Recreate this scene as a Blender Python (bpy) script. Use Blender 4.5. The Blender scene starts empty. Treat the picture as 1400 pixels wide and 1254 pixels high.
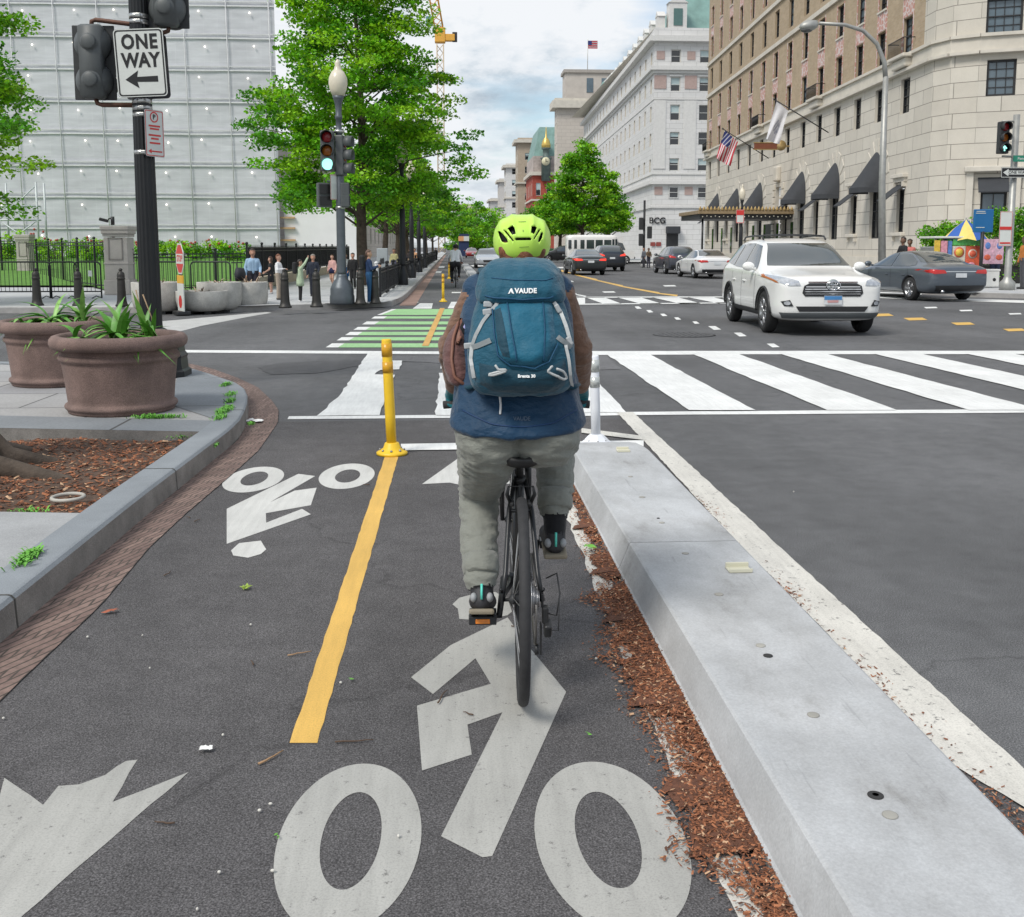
import bpy, bmesh, math, random
import numpy as np
from mathutils import Vector, Matrix
from mathutils.bvhtree import BVHTree
random.seed(7)
S = bpy.context.scene
COL = S.collection
PI = math.pi
R = math.radians
# ------------------------------------------------------------------ camera
F = 1400.; CX, CY = 700., 505.; H = 1.53          # focal length and optical centre in photo pixels, eye height
PHI = math.atan(167 / F); PSI = math.atan(83 / F * math.cos(PHI))
cp, sp, cs, ss = math.cos(PHI), math.sin(PHI), math.cos(PSI), math.sin(PSI)
R_ = (cs, -ss, 0); U_ = (ss * sp, cs * sp, cp); W_ = (ss * cp, cs * cp, -sp)
def ray(px, py):
    a, b = (px - CX) / F, -(py - CY) / F
    return [a * R_[i] + b * U_[i] + W_[i] for i in range(3)]
def G(px, py, z=0):                                # point of a level surface seen at a photo pixel
    d = ray(px, py); t = (z - H) / d[2]
    return (d[0] * t, d[1] * t)
def D(px, py, Y):                                  # point at distance Y up the street
    d = ray(px, py); t = Y / d[1]
    return (d[0] * t, Y, H + d[2] * t)
cam = bpy.data.cameras.new('camera'); co = bpy.data.objects.new('camera', cam); COL.objects.link(co)
co.location = (0, 0, H); co.rotation_euler = (PI / 2 - PHI, 0, -PSI)
cam.sensor_fit = 'HORIZONTAL'; cam.sensor_width = 36; cam.lens = 36 * F / 1400
cam.shift_y = -122 / 1400; cam.clip_start = .05; cam.clip_end = 5000
S.camera = co
# ------------------------------------------------------------------ materials
MATS = {}
def nn(nt, t, **kw):
    n = nt.nodes.new(t)
    for k, v in kw.items(): setattr(n, k, v)
    return n
def ramp(nt, src, stops):
    r = nt.nodes.new('ShaderNodeValToRGB'); e = r.color_ramp.elements
    while len(e) < len(stops): e.new(.5)
    for i, (p, c) in enumerate(stops):
        e[i].position = p; e[i].color = (*c, 1) if len(c) == 3 else c
    nt.links.new(src, r.inputs[0]); return r.outputs[0]
def noise(nt, scale, detail=3, rough=.55, coord=None, kind='Object'):
    if coord is None:
        tc = nn(nt, 'ShaderNodeTexCoord'); coord = tc.outputs[kind]
    n = nn(nt, 'ShaderNodeTexNoise'); n.inputs['Scale'].default_value = scale
    n.inputs['Detail'].default_value = detail; n.inputs['Roughness'].default_value = rough
    nt.links.new(coord, n.inputs['Vector']); return n.outputs[0]
def mixc(nt, fac, a, b, mode='MIX'):
    m = nn(nt, 'ShaderNodeMix', data_type='RGBA', blend_type=mode)
    for s, v in ((m.inputs[0], fac), (m.inputs[6], a), (m.inputs[7], b)):
        if isinstance(v, (int, float)): s.default_value = v
        elif isinstance(v, (tuple, list)): s.default_value = (*v, 1) if len(v) == 3 else v
        else: nt.links.new(v, s)
    return m.outputs[2]
def lite(c, f): return tuple(min(1, max(0, x * f)) for x in c[:3])
def M(name, color, rough=.6, metal=0., var=.12, scale=4., bump=0., bscale=60., spec=.5, coat=0., emit=0., fine=0., fscale=200, trans=0., sheen=0.):
    if name in MATS: return MATS[name]
    m = bpy.data.materials.new(name); m.use_nodes = True; nt = m.node_tree; b = nt.nodes['Principled BSDF']
    b.inputs['Roughness'].default_value = rough; b.inputs['Metallic'].default_value = metal
    b.inputs['Specular IOR Level'].default_value = spec
    if coat: b.inputs['Coat Weight'].default_value = coat; b.inputs['Coat Roughness'].default_value = .04
    if sheen: b.inputs['Sheen Weight'].default_value = sheen
    c = None
    if var:
        n = noise(nt, scale, 5, .6)
        c = ramp(nt, n, [(.25, lite(color, 1 - var)), (.75, lite(color, 1 + var))])
    if fine:
        f = noise(nt, fscale, 2, .7)
        fr = ramp(nt, f, [(.3, (1 - fine,) * 3), (.7, (1 + fine,) * 3)])
        c = mixc(nt, 1., c if c is not None else color, fr, 'MULTIPLY')
    if c is not None: nt.links.new(c, b.inputs['Base Color'])
    else: b.inputs['Base Color'].default_value = (*color, 1)
    if emit:
        b.inputs['Emission Color'].default_value = (*color, 1); b.inputs['Emission Strength'].default_value = emit
    if trans: b.inputs['Transmission Weight'].default_value = trans
    if bump:
        n2 = noise(nt, bscale, 4, .6); bp = nn(nt, 'ShaderNodeBump'); bp.inputs['Strength'].default_value = bump
        bp.inputs['Distance'].default_value = .01
        nt.links.new(n2, bp.inputs['Height']); nt.links.new(bp.outputs[0], b.inputs['Normal'])
    MATS[name] = m; return m
def brickmat(name, c1, c2, mortar, bw, bh, ms=.02, rough=.8, off=.5, bump=.4, kind='UV', var=.15, bias=0.):
    if name in MATS: return MATS[name]
    m = bpy.data.materials.new(name); m.use_nodes = True; nt = m.node_tree; b = nt.nodes['Principled BSDF']
    b.inputs['Roughness'].default_value = rough
    tc = nn(nt, 'ShaderNodeTexCoord'); t = nn(nt, 'ShaderNodeTexBrick'); t.offset = off
    t.inputs['Scale'].default_value = 1; t.inputs['Brick Width'].default_value = bw; t.inputs['Row Height'].default_value = bh
    t.inputs['Mortar Size'].default_value = ms; t.inputs['Mortar Smooth'].default_value = .1; t.inputs['Bias'].default_value = bias
    t.inputs['Color1'].default_value = (*c1, 1); t.inputs['Color2'].default_value = (*c2, 1); t.inputs['Mortar'].default_value = (*mortar, 1)
    nt.links.new(tc.outputs[kind], t.inputs['Vector'])
    n = noise(nt, 1.2, 6, .65); r = ramp(nt, n, [(.25, (1 - var,) * 3), (.75, (1 + var,) * 3)])
    n2 = noise(nt, 40, 3, .6); r2 = ramp(nt, n2, [(.25, (1 - var,) * 3), (.75, (1 + var,) * 3)])
    c = mixc(nt, 1., mixc(nt, 1., t.outputs[0], r, 'MULTIPLY'), r2, 'MULTIPLY')
    nt.links.new(c, b.inputs['Base Color'])
    if bump:
        bp = nn(nt, 'ShaderNodeBump'); bp.inputs['Strength'].default_value = bump; bp.inputs['Distance'].default_value = .01
        bp.invert = True; nt.links.new(t.outputs[1], bp.inputs['Height']); nt.links.new(bp.outputs[0], b.inputs['Normal'])
    MATS[name] = m; return m
# ------------------------------------------------------------------ mesh builder
class MB:
    def __init__(s): s.v = []; s.f = []; s.m = []; s.u = {}; s.sm = []
    def add(s, vs, fs, mi=0, smooth=False, xf=None):
        o = len(s.v)
        if xf is not None: vs = [tuple(xf @ Vector(v)) for v in vs]
        s.v += [tuple(v) for v in vs]
        for f in fs: s.f.append([i + o for i in f]); s.m.append(mi); s.sm.append(smooth)
        return s
    def quad(s, a, b, c, d, mi=0, uv=None):
        s.add([a, b, c, d], [(0, 1, 2, 3)], mi)
        if uv: s.u[len(s.f) - 1] = uv
        return s
    def box(s, c, d, mi=0, rot=None, bev=0., xf=None):
        x, y, z = d[0] / 2, d[1] / 2, d[2] / 2
        if bev:
            b = min(bev, x * .9, y * .9, z * .9)
            bm = bmesh.new(); bmesh.ops.create_cube(bm, size=1)
            for v in bm.verts: v.co = Vector((v.co.x * 2 * x, v.co.y * 2 * y, v.co.z * 2 * z))
            bmesh.ops.bevel(bm, geom=bm.edges[:], offset=b, segments=2, affect='EDGES', profile=.5)
            bm.verts.index_update()
            vs = [v.co.copy() for v in bm.verts]; fs = [[v.index for v in f.verts] for f in bm.faces]; bm.free()
        else:
            vs = [Vector((i * x, j * y, k * z)) for i in (-1, 1) for j in (-1, 1) for k in (-1, 1)]
            fs = [(0, 1, 3, 2), (4, 6, 7, 5), (0, 4, 5, 1), (2, 3, 7, 6), (0, 2, 6, 4), (1, 5, 7, 3)]
        if rot is not None: vs = [rot @ v for v in vs]
        vs = [v + Vector(c) for v in vs]
        return s.add(vs, fs, mi, False, xf)
    def tube(s, path, r, n=10, mi=0, smooth=True, caps=True, close=False, squash=None):
        path = [Vector(p) for p in path]; k = len(path)
        rs = r if isinstance(r, (list, tuple)) else [r] * k
        vs = []; fs = []; up = None
        for i, p in enumerate(path):
            if close: t = path[(i + 1) % k] - path[i - 1]
            else: t = path[min(i + 1, k - 1)] - path[max(i - 1, 0)]
            if t.length < 1e-9: t = Vector((0, 0, 1))
            t.normalize()
            if up is None: up = Vector((0, 0, 1)) if abs(t.z) < .9 else Vector((0, 1, 0))
            a = up - t * up.dot(t)
            if a.length < 1e-6: a = t.orthogonal()
            a.normalize(); up = a; b = t.cross(a)
            for j in range(n):
                w = 2 * PI * j / n
                q = a * math.cos(w) + b * math.sin(w)
                if squash: q = a * math.cos(w) * squash + b * math.sin(w)
                vs.append(p + q * rs[i])
        for i in range(k if close else k - 1):
            for j in range(n):
                i2 = (i + 1) % k
                fs.append((i * n + j, i * n + (j + 1) % n, i2 * n + (j + 1) % n, i2 * n + j))
        if caps and not close: fs.append(tuple(range(n))[::-1]); fs.append(tuple((k - 1) * n + j for j in range(n)))
        return s.add(vs, fs, mi, smooth)
    def lathe(s, prof, c=(0, 0, 0), n=24, mi=0, smooth=True, xf=None, caps=True):
        vs = []; fs = []
        for (r, z) in prof:
            for j in range(n):
                w = 2 * PI * j / n; vs.append((c[0] + r * math.cos(w), c[1] + r * math.sin(w), c[2] + z))
        for i in range(len(prof) - 1):
            for j in range(n):
                fs.append((i * n + j, i * n + (j + 1) % n, (i + 1) * n + (j + 1) % n, (i + 1) * n + j))
        if caps: fs.append(tuple(range(n))[::-1]); fs.append(tuple((len(prof) - 1) * n + j for j in range(n)))
        return s.add(vs, fs, mi, smooth, xf)
    def prism(s, poly, o, ux, uy, un, d, mi=0):            # 2-D outline swept along un by d
        o, ux, uy, un = Vector(o), Vector(ux), Vector(uy), Vector(un)
        a = [o + ux * x + uy * y for x, y in poly]; n = len(a)
        vs = a + [p + un * d for p in a]
        fs = [tuple(range(n))[::-1], tuple(range(n, 2 * n))] + [(i, (i + 1) % n, n + (i + 1) % n, n + i) for i in range(n)]
        return s.add(vs, fs, mi)
    def sphere(s, c, r, mi=0, n=16, m=10):
        rr = r if isinstance(r, (tuple, list)) else (r, r, r)
        pr = [(max(1e-4, math.sin(PI * i / m)), -math.cos(PI * i / m)) for i in range(m + 1)]
        xf = Matrix.Translation(Vector(c)) @ Matrix.Diagonal((*rr, 1))
        return s.lathe(pr, (0, 0, 0), n, mi, True, xf, False)
    def mesh(s, name, mats, fix=True):
        me = bpy.data.meshes.new(name)
        me.from_pydata(s.v, [], s.f); 
        for m in (mats if isinstance(mats, (list, tuple)) else [mats]): me.materials.append(m)
        me.polygons.foreach_set('material_index', s.m); me.polygons.foreach_set('use_smooth', s.sm)
        if s.u:
            uv = me.uv_layers.new(name='UVMap')
            for pi, c in s.u.items():
                for k, l in enumerate(me.polygons[pi].loop_indices): uv.data[l].uv = c[k]
        if fix:
            bm = bmesh.new(); bm.from_mesh(me); bmesh.ops.recalc_face_normals(bm, faces=bm.faces[:]); bm.to_mesh(me); bm.free()
        me.update(); return me
    def build(s, name, mats, parent=None, fix=True, loc=None):
        o = bpy.data.objects.new(name, s.mesh(name, mats, fix)); COL.objects.link(o)
        if parent is not None: o.parent = parent
        if loc is not None: o.location = loc
        return o
def tag(o, label=None, cat=None, group=None, kind=None):
    if label: o['label'] = label
    if cat: o['category'] = cat
    if group: o['group'] = group
    if kind: o['kind'] = kind
    return o
def empty(name, loc, label, cat, group=None, rz=0.):
    o = bpy.data.objects.new(name, None); COL.objects.link(o); o.location = loc; o.rotation_euler = (0, 0, rz)
    o.empty_display_size = .1
    return tag(o, label, cat, group)
def copy_tree(o, parent=None):
    c = o.copy(); COL.objects.link(c)
    if parent is not None: c.parent = parent
    for ch in list(o.children): copy_tree(ch, c)
    return c
def struct(mb, name, mats, fix=True): return tag(mb.build(name, mats, None, fix), kind='structure')
def recentre(o):                                            # put a thing's origin at its base
    me = o.data; n = len(me.vertices); a = np.empty(n * 3); me.vertices.foreach_get('co', a); a = a.reshape(-1, 3)
    c = np.array([(a[:, 0].min() + a[:, 0].max()) / 2, (a[:, 1].min() + a[:, 1].max()) / 2, a[:, 2].min()])
    me.vertices.foreach_set('co', (a - c).ravel()); o.location = Vector(o.location) + Vector(c); me.update(); return o
def text_mb(txt, size, bold=0., depth=.004, spacing=1., shear=0.):
    cu = bpy.data.curves.new('t', 'FONT'); cu.body = txt; cu.size = size; cu.align_x = 'CENTER'; cu.align_y = 'CENTER'
    cu.extrude = depth; cu.offset = bold; cu.space_character = spacing; cu.shear = shear
    cu.resolution_u = 3
    o = bpy.data.objects.new('t', cu); COL.objects.link(o)
    dg = bpy.context.evaluated_depsgraph_get(); me = bpy.data.meshes.new_from_object(o.evaluated_get(dg))
    vs = [v.co.copy() for v in me.vertices]; fs = [list(p.vertices) for p in me.polygons]
    bpy.data.objects.remove(o); bpy.data.curves.remove(cu); bpy.data.meshes.remove(me)
    return vs, fs
def add_text(mb, txt, size, xf, mi=0, **k):
    vs, fs = text_mb(txt, size, **k); mb.add(vs, fs, mi, False, xf)
def frame(o, x, y, z):                                      # matrix with given axes and origin
    return Matrix(((x[0], y[0], z[0], o[0]), (x[1], y[1], z[1], o[1]), (x[2], y[2], z[2], o[2]), (0, 0, 0, 1)))
FACE = lambda o: frame(o, (1, 0, 0), (0, 0, 1), (0, -1, 0))  # upright, facing the viewer (-Y)
def patch(bvh, poly, o, ux, uy, un, off=.004, d=.03, thick=0.):
    """outline on a plane (o,ux,uy) dropped along un onto a surface: a skin that follows the surface"""
    o, ux, uy, un = map(Vector, (o, ux, uy, un))
    bm = bmesh.new(); vv = [bm.verts.new((x, y, 0)) for x, y in poly]; bm.faces.new(vv)
    bmesh.ops.triangulate(bm, faces=bm.faces[:])
    for _ in range(7):
        es = [e for e in bm.edges if e.calc_length() > d]
        if not es: break
        bmesh.ops.subdivide_edges(bm, edges=es, cuts=1); bmesh.ops.triangulate(bm, faces=[f for f in bm.faces if len(f.verts) > 3])
    cen = sum((o + ux * x + uy * y for x, y in poly), Vector()) / len(poly); hc_ = bvh.ray_cast(cen, un); last = hc_[3] if hc_[0] is not None else None
    for v in bm.verts:
        p = o + ux * v.co.x + uy * v.co.y
        hit = bvh.ray_cast(p, un)
        if hit[0] is None:
            n = bvh.find_nearest(p + un * (last if last else 0)); q = n[0] if n[0] is not None else p; nr = n[1] if n[1] is not None else -un
        else: q, nr = hit[0], hit[1]; last = hit[3]
        if nr.dot(un) > 0: nr = -nr
        v.co = q + (nr * .4 - un * .6) * off
    bm.verts.index_update()
    vs = [v.co.copy() for v in bm.verts]; fs = [[v.index for v in f.verts] for f in bm.faces]; bm.free()
    return vs, fs
def bvh_of(o):
    me = o.data
    return BVHTree.FromPolygons([v.co.copy() for v in me.vertices], [list(p.vertices) for p in me.polygons])
def smooth_all(o, v=True):
    o.data.polygons.foreach_set('use_smooth', [v] * len(o.data.polygons)); o.data.update()
def apply_mods(o):
    dg = bpy.context.evaluated_depsgraph_get(); me = bpy.data.meshes.new_from_object(o.evaluated_get(dg))
    old = o.data; o.modifiers.clear(); o.data = me; bpy.data.meshes.remove(old); return o
# ------------------------------------------------------------------ figures: capsules fused into one skin
def capsule(mb, a, ra, b, rb, n=12):
    a, b = Vector(a), Vector(b); t = b - a; L = t.length
    if L < 1e-6: t = Vector((0, 0, 1))
    t = t.normalized(); path = []; rr = []
    for k in range(5):
        w = PI / 2 * (1 - k / 4); path.append(a - t * ra * math.sin(w) * .999); rr.append(max(.0015, ra * math.cos(w)))
    for k in range(5):
        w = PI / 2 * (k / 4); path.append(b + t * rb * math.sin(w) * .999); rr.append(max(.0015, rb * math.cos(w)))
    mb.tube(path, rr, n)
def skin(name, segs, mats, voxel=.012, parent=None, smooth=2, loc=None):
    """segs: (a, ra, b, rb, material index). One continuous remeshed surface."""
    mb = MB()
    for s in segs: capsule(mb, *s[:4])
    o = mb.build(name, mats, parent, True, loc)
    md = o.modifiers.new('r', 'REMESH'); md.mode = 'VOXEL'; md.voxel_size = voxel; md.use_smooth_shade = True
    if smooth:
        m2 = o.modifiers.new('s', 'SMOOTH'); m2.iterations = smooth; m2.factor = .5
    apply_mods(o); me = o.data
    me.materials.clear()
    for m in mats: me.materials.append(m)
    n = len(me.vertices); co_ = np.empty(n * 3); me.vertices.foreach_get('co', co_); co_ = co_.reshape(-1, 3)
    best = np.full(n, 9e9); idx = np.zeros(n, int)
    for s in segs:
        a, b = np.array(s[0], float), np.array(s[2], float); ab = b - a; L2 = max(ab @ ab, 1e-12)
        t = np.clip(((co_ - a) @ ab) / L2, 0, 1); d = np.linalg.norm(co_ - a - t[:, None] * ab, axis=1) - (s[1] + (s[3] - s[1]) * t)
        w = d < best; best[w] = d[w]; idx[w] = s[4]
    pi = np.empty(len(me.polygons), int)
    st = np.empty(len(me.polygons), int); me.polygons.foreach_get('loop_start', st)
    lv = np.empty(len(me.loops), int); me.loops.foreach_get('vertex_index', lv)
    pi = idx[lv[st]]
    me.polygons.foreach_set('material_index', pi); smooth_all(o); return o
def hand(segs, w, d, side, mi, curl=.35, s=1., pd=None):
    """palm, four unequal bent fingers and a thumb; w wrist, d pointing direction, side = thumb side"""
    w, d, t = Vector(w), Vector(d).normalized(), Vector(side)
    t = (t - d * t.dot(d)).normalized(); n = Vector(pd).normalized() if pd is not None else d.cross(t)
    pc = w + d * .085 * s
    for k in (-1, 0, 1): segs.append((w + t * .012 * k * s, .017 * s, pc + t * .024 * k * s, .015 * s, mi))
    for k, L in enumerate((.072, .08, .075, .058)):
        b = pc + t * (.030 - .02 * k) * s; c = curl
        p1 = b + (d * math.cos(c) + n * math.sin(c)) * L * .5 * s
        p2 = p1 + (d * math.cos(c * 2.6) + n * math.sin(c * 2.6)) * L * .5 * s
        segs.append((b, .0095 * s, p1, .009 * s, mi)); segs.append((p1, .009 * s, p2, .0075 * s, mi))
    q = w + t * .03 * s + d * .03 * s; q1 = q + (t * .7 + d * .7 + n * .2) * .035 * s; q2 = q1 + (t * .2 + d * .9 + n * .4) * .03 * s
    segs.append((q, .013 * s, q1, .0105 * s, mi)); segs.append((q1, .0105 * s, q2, .009 * s, mi))
# ------------------------------------------------------------------ sky and sun
SUN_EL, SUN_AZ = R(50), R(226)      # compass-like: direction the light comes from, measured from +Y towards +X
w = bpy.data.worlds.new('World'); S.world = w; w.use_nodes = True; nt = w.node_tree; nt.nodes.clear()
out = nn(nt, 'ShaderNodeOutputWorld'); bg = nn(nt, 'ShaderNodeBackground'); bg.inputs[1].default_value = .092
sky = nn(nt, 'ShaderNodeTexSky', sky_type='NISHITA'); sky.sun_disc = False; sky.sun_elevation = SUN_EL; sky.sun_rotation = SUN_AZ
sky.air_density = 1.2; sky.dust_density = 1.5; sky.altitude = 20
tc = nn(nt, 'ShaderNodeTexCoord'); sx = nn(nt, 'ShaderNodeSeparateXYZ'); nt.links.new(tc.outputs['Generated'], sx.inputs[0])
def mth(op, a, b=None, clamp=False):
    m = nn(nt, 'ShaderNodeMath', operation=op, use_clamp=clamp)
    for i, v in enumerate((a, b)):
        if v is None: continue
        if isinstance(v, (int, float)): m.inputs[i].default_value = v
        else: nt.links.new(v, m.inputs[i])
    return m.outputs[0]
zz = mth('ADD', mth('MAXIMUM', sx.outputs[2], 0.), .12)
cb = nn(nt, 'ShaderNodeCombineXYZ'); nt.links.new(mth('DIVIDE', sx.outputs[0], zz), cb.inputs[0]); nt.links.new(mth('DIVIDE', sx.outputs[1], zz), cb.inputs[1])
mp = nn(nt, 'ShaderNodeMapping'); mp.inputs['Location'].default_value = (3.3, 1.7, .4); nt.links.new(cb.outputs[0], mp.inputs[0])
n1 = noise(nt, .6, 9, .58, mp.outputs[0])
mp2 = nn(nt, 'ShaderNodeMapping'); mp2.inputs['Location'].default_value = (8.1, 5.2, 2.); mp2.inputs['Scale'].default_value = (1, .6, 1); nt.links.new(cb.outputs[0], mp2.inputs[0])
n2 = noise(nt, 1.15, 10, .62, mp2.outputs[0])
cover = ramp(nt, n1, [(.36, (0, 0, 0)), (.50, (1, 1, 1))])
shade = ramp(nt, n2, [(.38, (2.5, 3.2, 3.9)), (.44, (4.0, 4.7, 5.3)), (.485, (5.8, 6.2, 6.6)), (.53, (6.7, 6.9, 7.15))])
skyc = mixc(nt, 1., sky.outputs[0], (1.0, 1.12, 1.2), 'MULTIPLY')
c = mixc(nt, cover, skyc, shade)
# low white cloud bank near the horizon
hz = ramp(nt, sx.outputs[2], [(.02, (1, 1, 1)), (.2, (0, 0, 0))])
c = mixc(nt, mth('MULTIPLY', hz, ramp(nt, n1, [(.35, (.2, .2, .2)), (.55, (.75, .75, .75))])), c, (6.5, 6.7, 7.0))
nt.links.new(c, bg.inputs[0]); nt.links.new(bg.outputs[0], out.inputs[0])
sl = bpy.data.lights.new('sun', 'SUN'); so = bpy.data.objects.new('sun', sl); COL.objects.link(so)
sl.energy = 1.9; sl.angle = R(20); sl.color = (1, .95, .87)
sd = Vector((math.sin(SUN_AZ) * math.cos(SUN_EL), math.cos(SUN_AZ) * math.cos(SUN_EL), math.sin(SUN_EL)))
so.rotation_euler = sd.to_track_quat('Z', 'Y').to_euler(); so.location = (0, 0, 50)
S.view_settings.view_transform = 'Standard'; S.view_settings.look = 'None'; S.view_settings.exposure = .55; S.view_settings.gamma = 1
S.cycles.max_bounces = 6; S.cycles.diffuse_bounces = 3; S.cycles.glossy_bounces = 3; S.cycles.transparent_max_bounces = 8; S.cycles.transmission_bounces = 4
S.cycles.use_denoising = True
# ================================================================== GROUND
def roadmat(name, c, tint=(1, 1, 1)):
    m = bpy.data.materials.new(name); m.use_nodes = True; nt = m.node_tree; b = nt.nodes['Principled BSDF']
    tc = nn(nt, 'ShaderNodeTexCoord'); cd = tc.outputs['Object']
    sm = nn(nt, 'ShaderNodeMapping'); sm.inputs['Scale'].default_value = (1, .12, 1); nt.links.new(cd, sm.inputs[0]); trk = ramp(nt, noise(nt, .9, 4, .6, sm.outputs[0]), [(.3, (.84,) * 3), (.7, (1.14,) * 3)])
    big = mixc(nt, 1., ramp(nt, noise(nt, .35, 5, .6, cd), [(.3, lite(c, .78)), (.7, lite(c, 1.2))]), trk, 'MULTIPLY')
    mid = ramp(nt, noise(nt, 6, 5, .7, cd), [(.3, (.86,) * 3), (.7, (1.14,) * 3)])
    fin = ramp(nt, noise(nt, 190, 2, .7, cd), [(.30, (.36,) * 3), (.52, (1,) * 3), (.70, (1.85,) * 3)])
    v = nn(nt, 'ShaderNodeTexVoronoi'); v.inputs['Scale'].default_value = 75; nt.links.new(cd, v.inputs[0])
    spk = ramp(nt, v.outputs['Distance'], [(.04, (1, 1, 1)), (.09, (0, 0, 0))])
    rnd = ramp(nt, v.outputs['Color'], [(.80, (0, 0, 0)), (.9, (1, 1, 1))])
    cc = mixc(nt, 1., mixc(nt, 1., big, mid, 'MULTIPLY'), fin, 'MULTIPLY')
    sp_ = mixc(nt, 1., spk, rnd, 'MULTIPLY')
    cc = mixc(nt, mixc(nt, 1., sp_, (.75, .75, .75), 'MULTIPLY'), cc, (.40, .39, .37))
    # tar seams and cracks
    wv = nn(nt, 'ShaderNodeTexVoronoi', feature='DISTANCE_TO_EDGE'); wv.inputs['Scale'].default_value = .16
    wp = nn(nt, 'ShaderNodeVectorMath', operation='ADD'); ns = nn(nt, 'ShaderNodeTexNoise'); ns.inputs['Scale'].default_value = 1.5; ns.inputs['Detail'].default_value = 6
    nt.links.new(cd, ns.inputs[0]); nt.links.new(cd, wp.inputs[0]); nt.links.new(ns.outputs[1], wp.inputs[1]); nt.links.new(wp.outputs[0], wv.inputs[0])
    cr = ramp(nt, wv.outputs[0], [(.0006, (.78,) * 3), (.0022, (1,) * 3)])
    cc = mixc(nt, 1., cc, cr, 'MULTIPLY')
    nt.links.new(cc, b.inputs['Base Color']); b.inputs['Roughness'].default_value = .82; b.inputs['Specular IOR Level'].default_value = .2
    bp = nn(nt, 'ShaderNodeBump'); bp.inputs['Strength'].default_value = .6; bp.inputs['Distance'].default_value = .008
    nt.links.new(noise(nt, 170, 2, .6, cd), bp.inputs['Height']); nt.links.new(bp.outputs[0], b.inputs['Normal'])
    MATS[name] = m; return m
road_m = roadmat('asphalt', (.128, .129, .133)); lane_m = roadmat('asphalt_lane', (.102, .098, .100))
def paint(name, c, wear=.5, worn=(.13, .125, .12), lo=.30, hi=.44):
    m = bpy.data.materials.new(name); m.use_nodes = True; nt = m.node_tree; b = nt.nodes['Principled BSDF']; b.inputs['Roughness'].default_value = .6
    tc = nn(nt, 'ShaderNodeTexCoord'); cd = tc.outputs['Object']
    big = ramp(nt, noise(nt, 1.6, 6, .65, cd), [(.3, lite(c, .86)), (.7, lite(c, 1.08))])
    fin = ramp(nt, noise(nt, 170, 2, .7, cd), [(.3, (.80,) * 3), (.55, (1.03,) * 3)])
    sc = nn(nt, 'ShaderNodeMapping'); sc.inputs['Scale'].default_value = (30, 2.5, 1); nt.links.new(cd, sc.inputs[0])
    st = ramp(nt, noise(nt, 1, 4, .6, sc.outputs[0]), [(.3, (.9,) * 3), (.6, (1.03,) * 3)])
    cc = mixc(nt, 1., mixc(nt, 1., big, fin, 'MULTIPLY'), st, 'MULTIPLY')
    wr = ramp(nt, noise(nt, 38, 5, .7, cd), [(lo - .06, (1, 1, 1)), (lo, (0, 0, 0))])
    cc = mixc(nt, mixc(nt, 1., wr, (wear,) * 3, 'MULTIPLY'), cc, worn)
    nt.links.new(cc, b.inputs['Base Color']); MATS[name] = m; return m
white_p = paint('white_paint', (.76, .765, .75), .7); old_p = paint('old_white_paint', (.40, .395, .37), .8, lo=.385)
cream_p = paint('cream_paint', (.62, .60, .55), .85, lo=.40)
yellow_p = paint('yellow_paint', (.70, .43, .10), .5, (.42, .26, .08)); green_p = paint('green_paint', (.32, .57, .27), .8, (.13, .2, .12), lo=.38)
def flat(name, polys, mat, z=.0055, kind='structure', sub=False):
    mb = MB()
    for p in polys:
        vs = [(x, y, z) for x, y in p]; mb.add(vs, [tuple(range(len(vs)))])
    o = mb.build(name, mat); bm = bmesh.new(); bm.from_mesh(o.data); bmesh.ops.triangulate(bm, faces=bm.faces[:]); bm.to_mesh(o.data); bm.free()
    for f in o.data.polygons:
        if f.normal.z < 0: f.flip()
    return tag(o, kind=kind)
def gp(pts, z=0): return [G(x, y, z) for x, y in pts]
def jag(pts, step=.15, amp=.006):
    """slightly uneven painted edge"""
    o = []
    for i in range(len(pts)):
        a, b = Vector(pts[i]), Vector(pts[(i + 1) % len(pts)]); L = (b - a).length; n = max(1, min(60, int(L / step)))
        t = (b - a).normalized() if L else Vector((1, 0)); nrm = Vector((-t.y, t.x))
        for k in range(n):
            p = a + (b - a) * (k / n)
            if k: p = p + nrm * random.uniform(-amp, amp)
            o.append((p.x, p.y))
    return o
flat('road', [[(-900, -200), (900, -200), (900, 3500), (-900, 3500)]], road_m, 0)
flat('cycle_lane', [[(-1.75, -3), (1.52, -3), (1.56, 9.0), (-1.9, 9.0)]], lane_m, .004)
# ---- markings, each painted on the road
W = [(248, 479), (600, 481), (1000, 480.3), (1500, 480), (1500, 484.5), (1000, 485), (830, 486), (600, 484.8), (248, 482.6)]
flat('crossing_line', [jag(gp(W), .3, .01)], white_p)
flat('crossing_line', [jag(gp([(395, 570), (700, 567), (860, 564), (1400, 560), (1480, 559.6), (1480, 565), (1400, 565), (860, 568.4), (700, 571.5), (393, 574)]), .3, .008)], white_p)
st = [((828, 886), (942, 1033)), ((946, 1008.5), (1130.7, 1226)), ((1066.5, 1128.6), (1324.6, 1425)), ((1195, 1259), (1516, 1615)), ((1321, 1385), (1705, 1805)), ((1450, 1514), (1896, 1996))]
flat('zebra_stripes', [jag(gp([(a, 484.5), (b, 484.5), (d, 562), (c, 562)]), .25, .012) for (a, b), (c, d) in st], white_p, .010)
flat('crossing_block', [jag(gp([(502.6, 484), (532, 484.5), (535, 494), (550, 494), (546, 506), (520, 507), (512, 513), (540, 513.5), (519, 569), (433, 570), (466, 540), (490, 504)]), .2, .015),
      jag(gp([(600, 511), (680, 511), (700, 569), (596, 569)]), .2, .015), gp([(604, 494), (650, 494), (650, 505), (602, 505)]),
      jag(gp([(740, 511), (803, 511), (820, 526), (856, 565), (735, 566)]), .2, .012)], white_p, .010)
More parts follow.
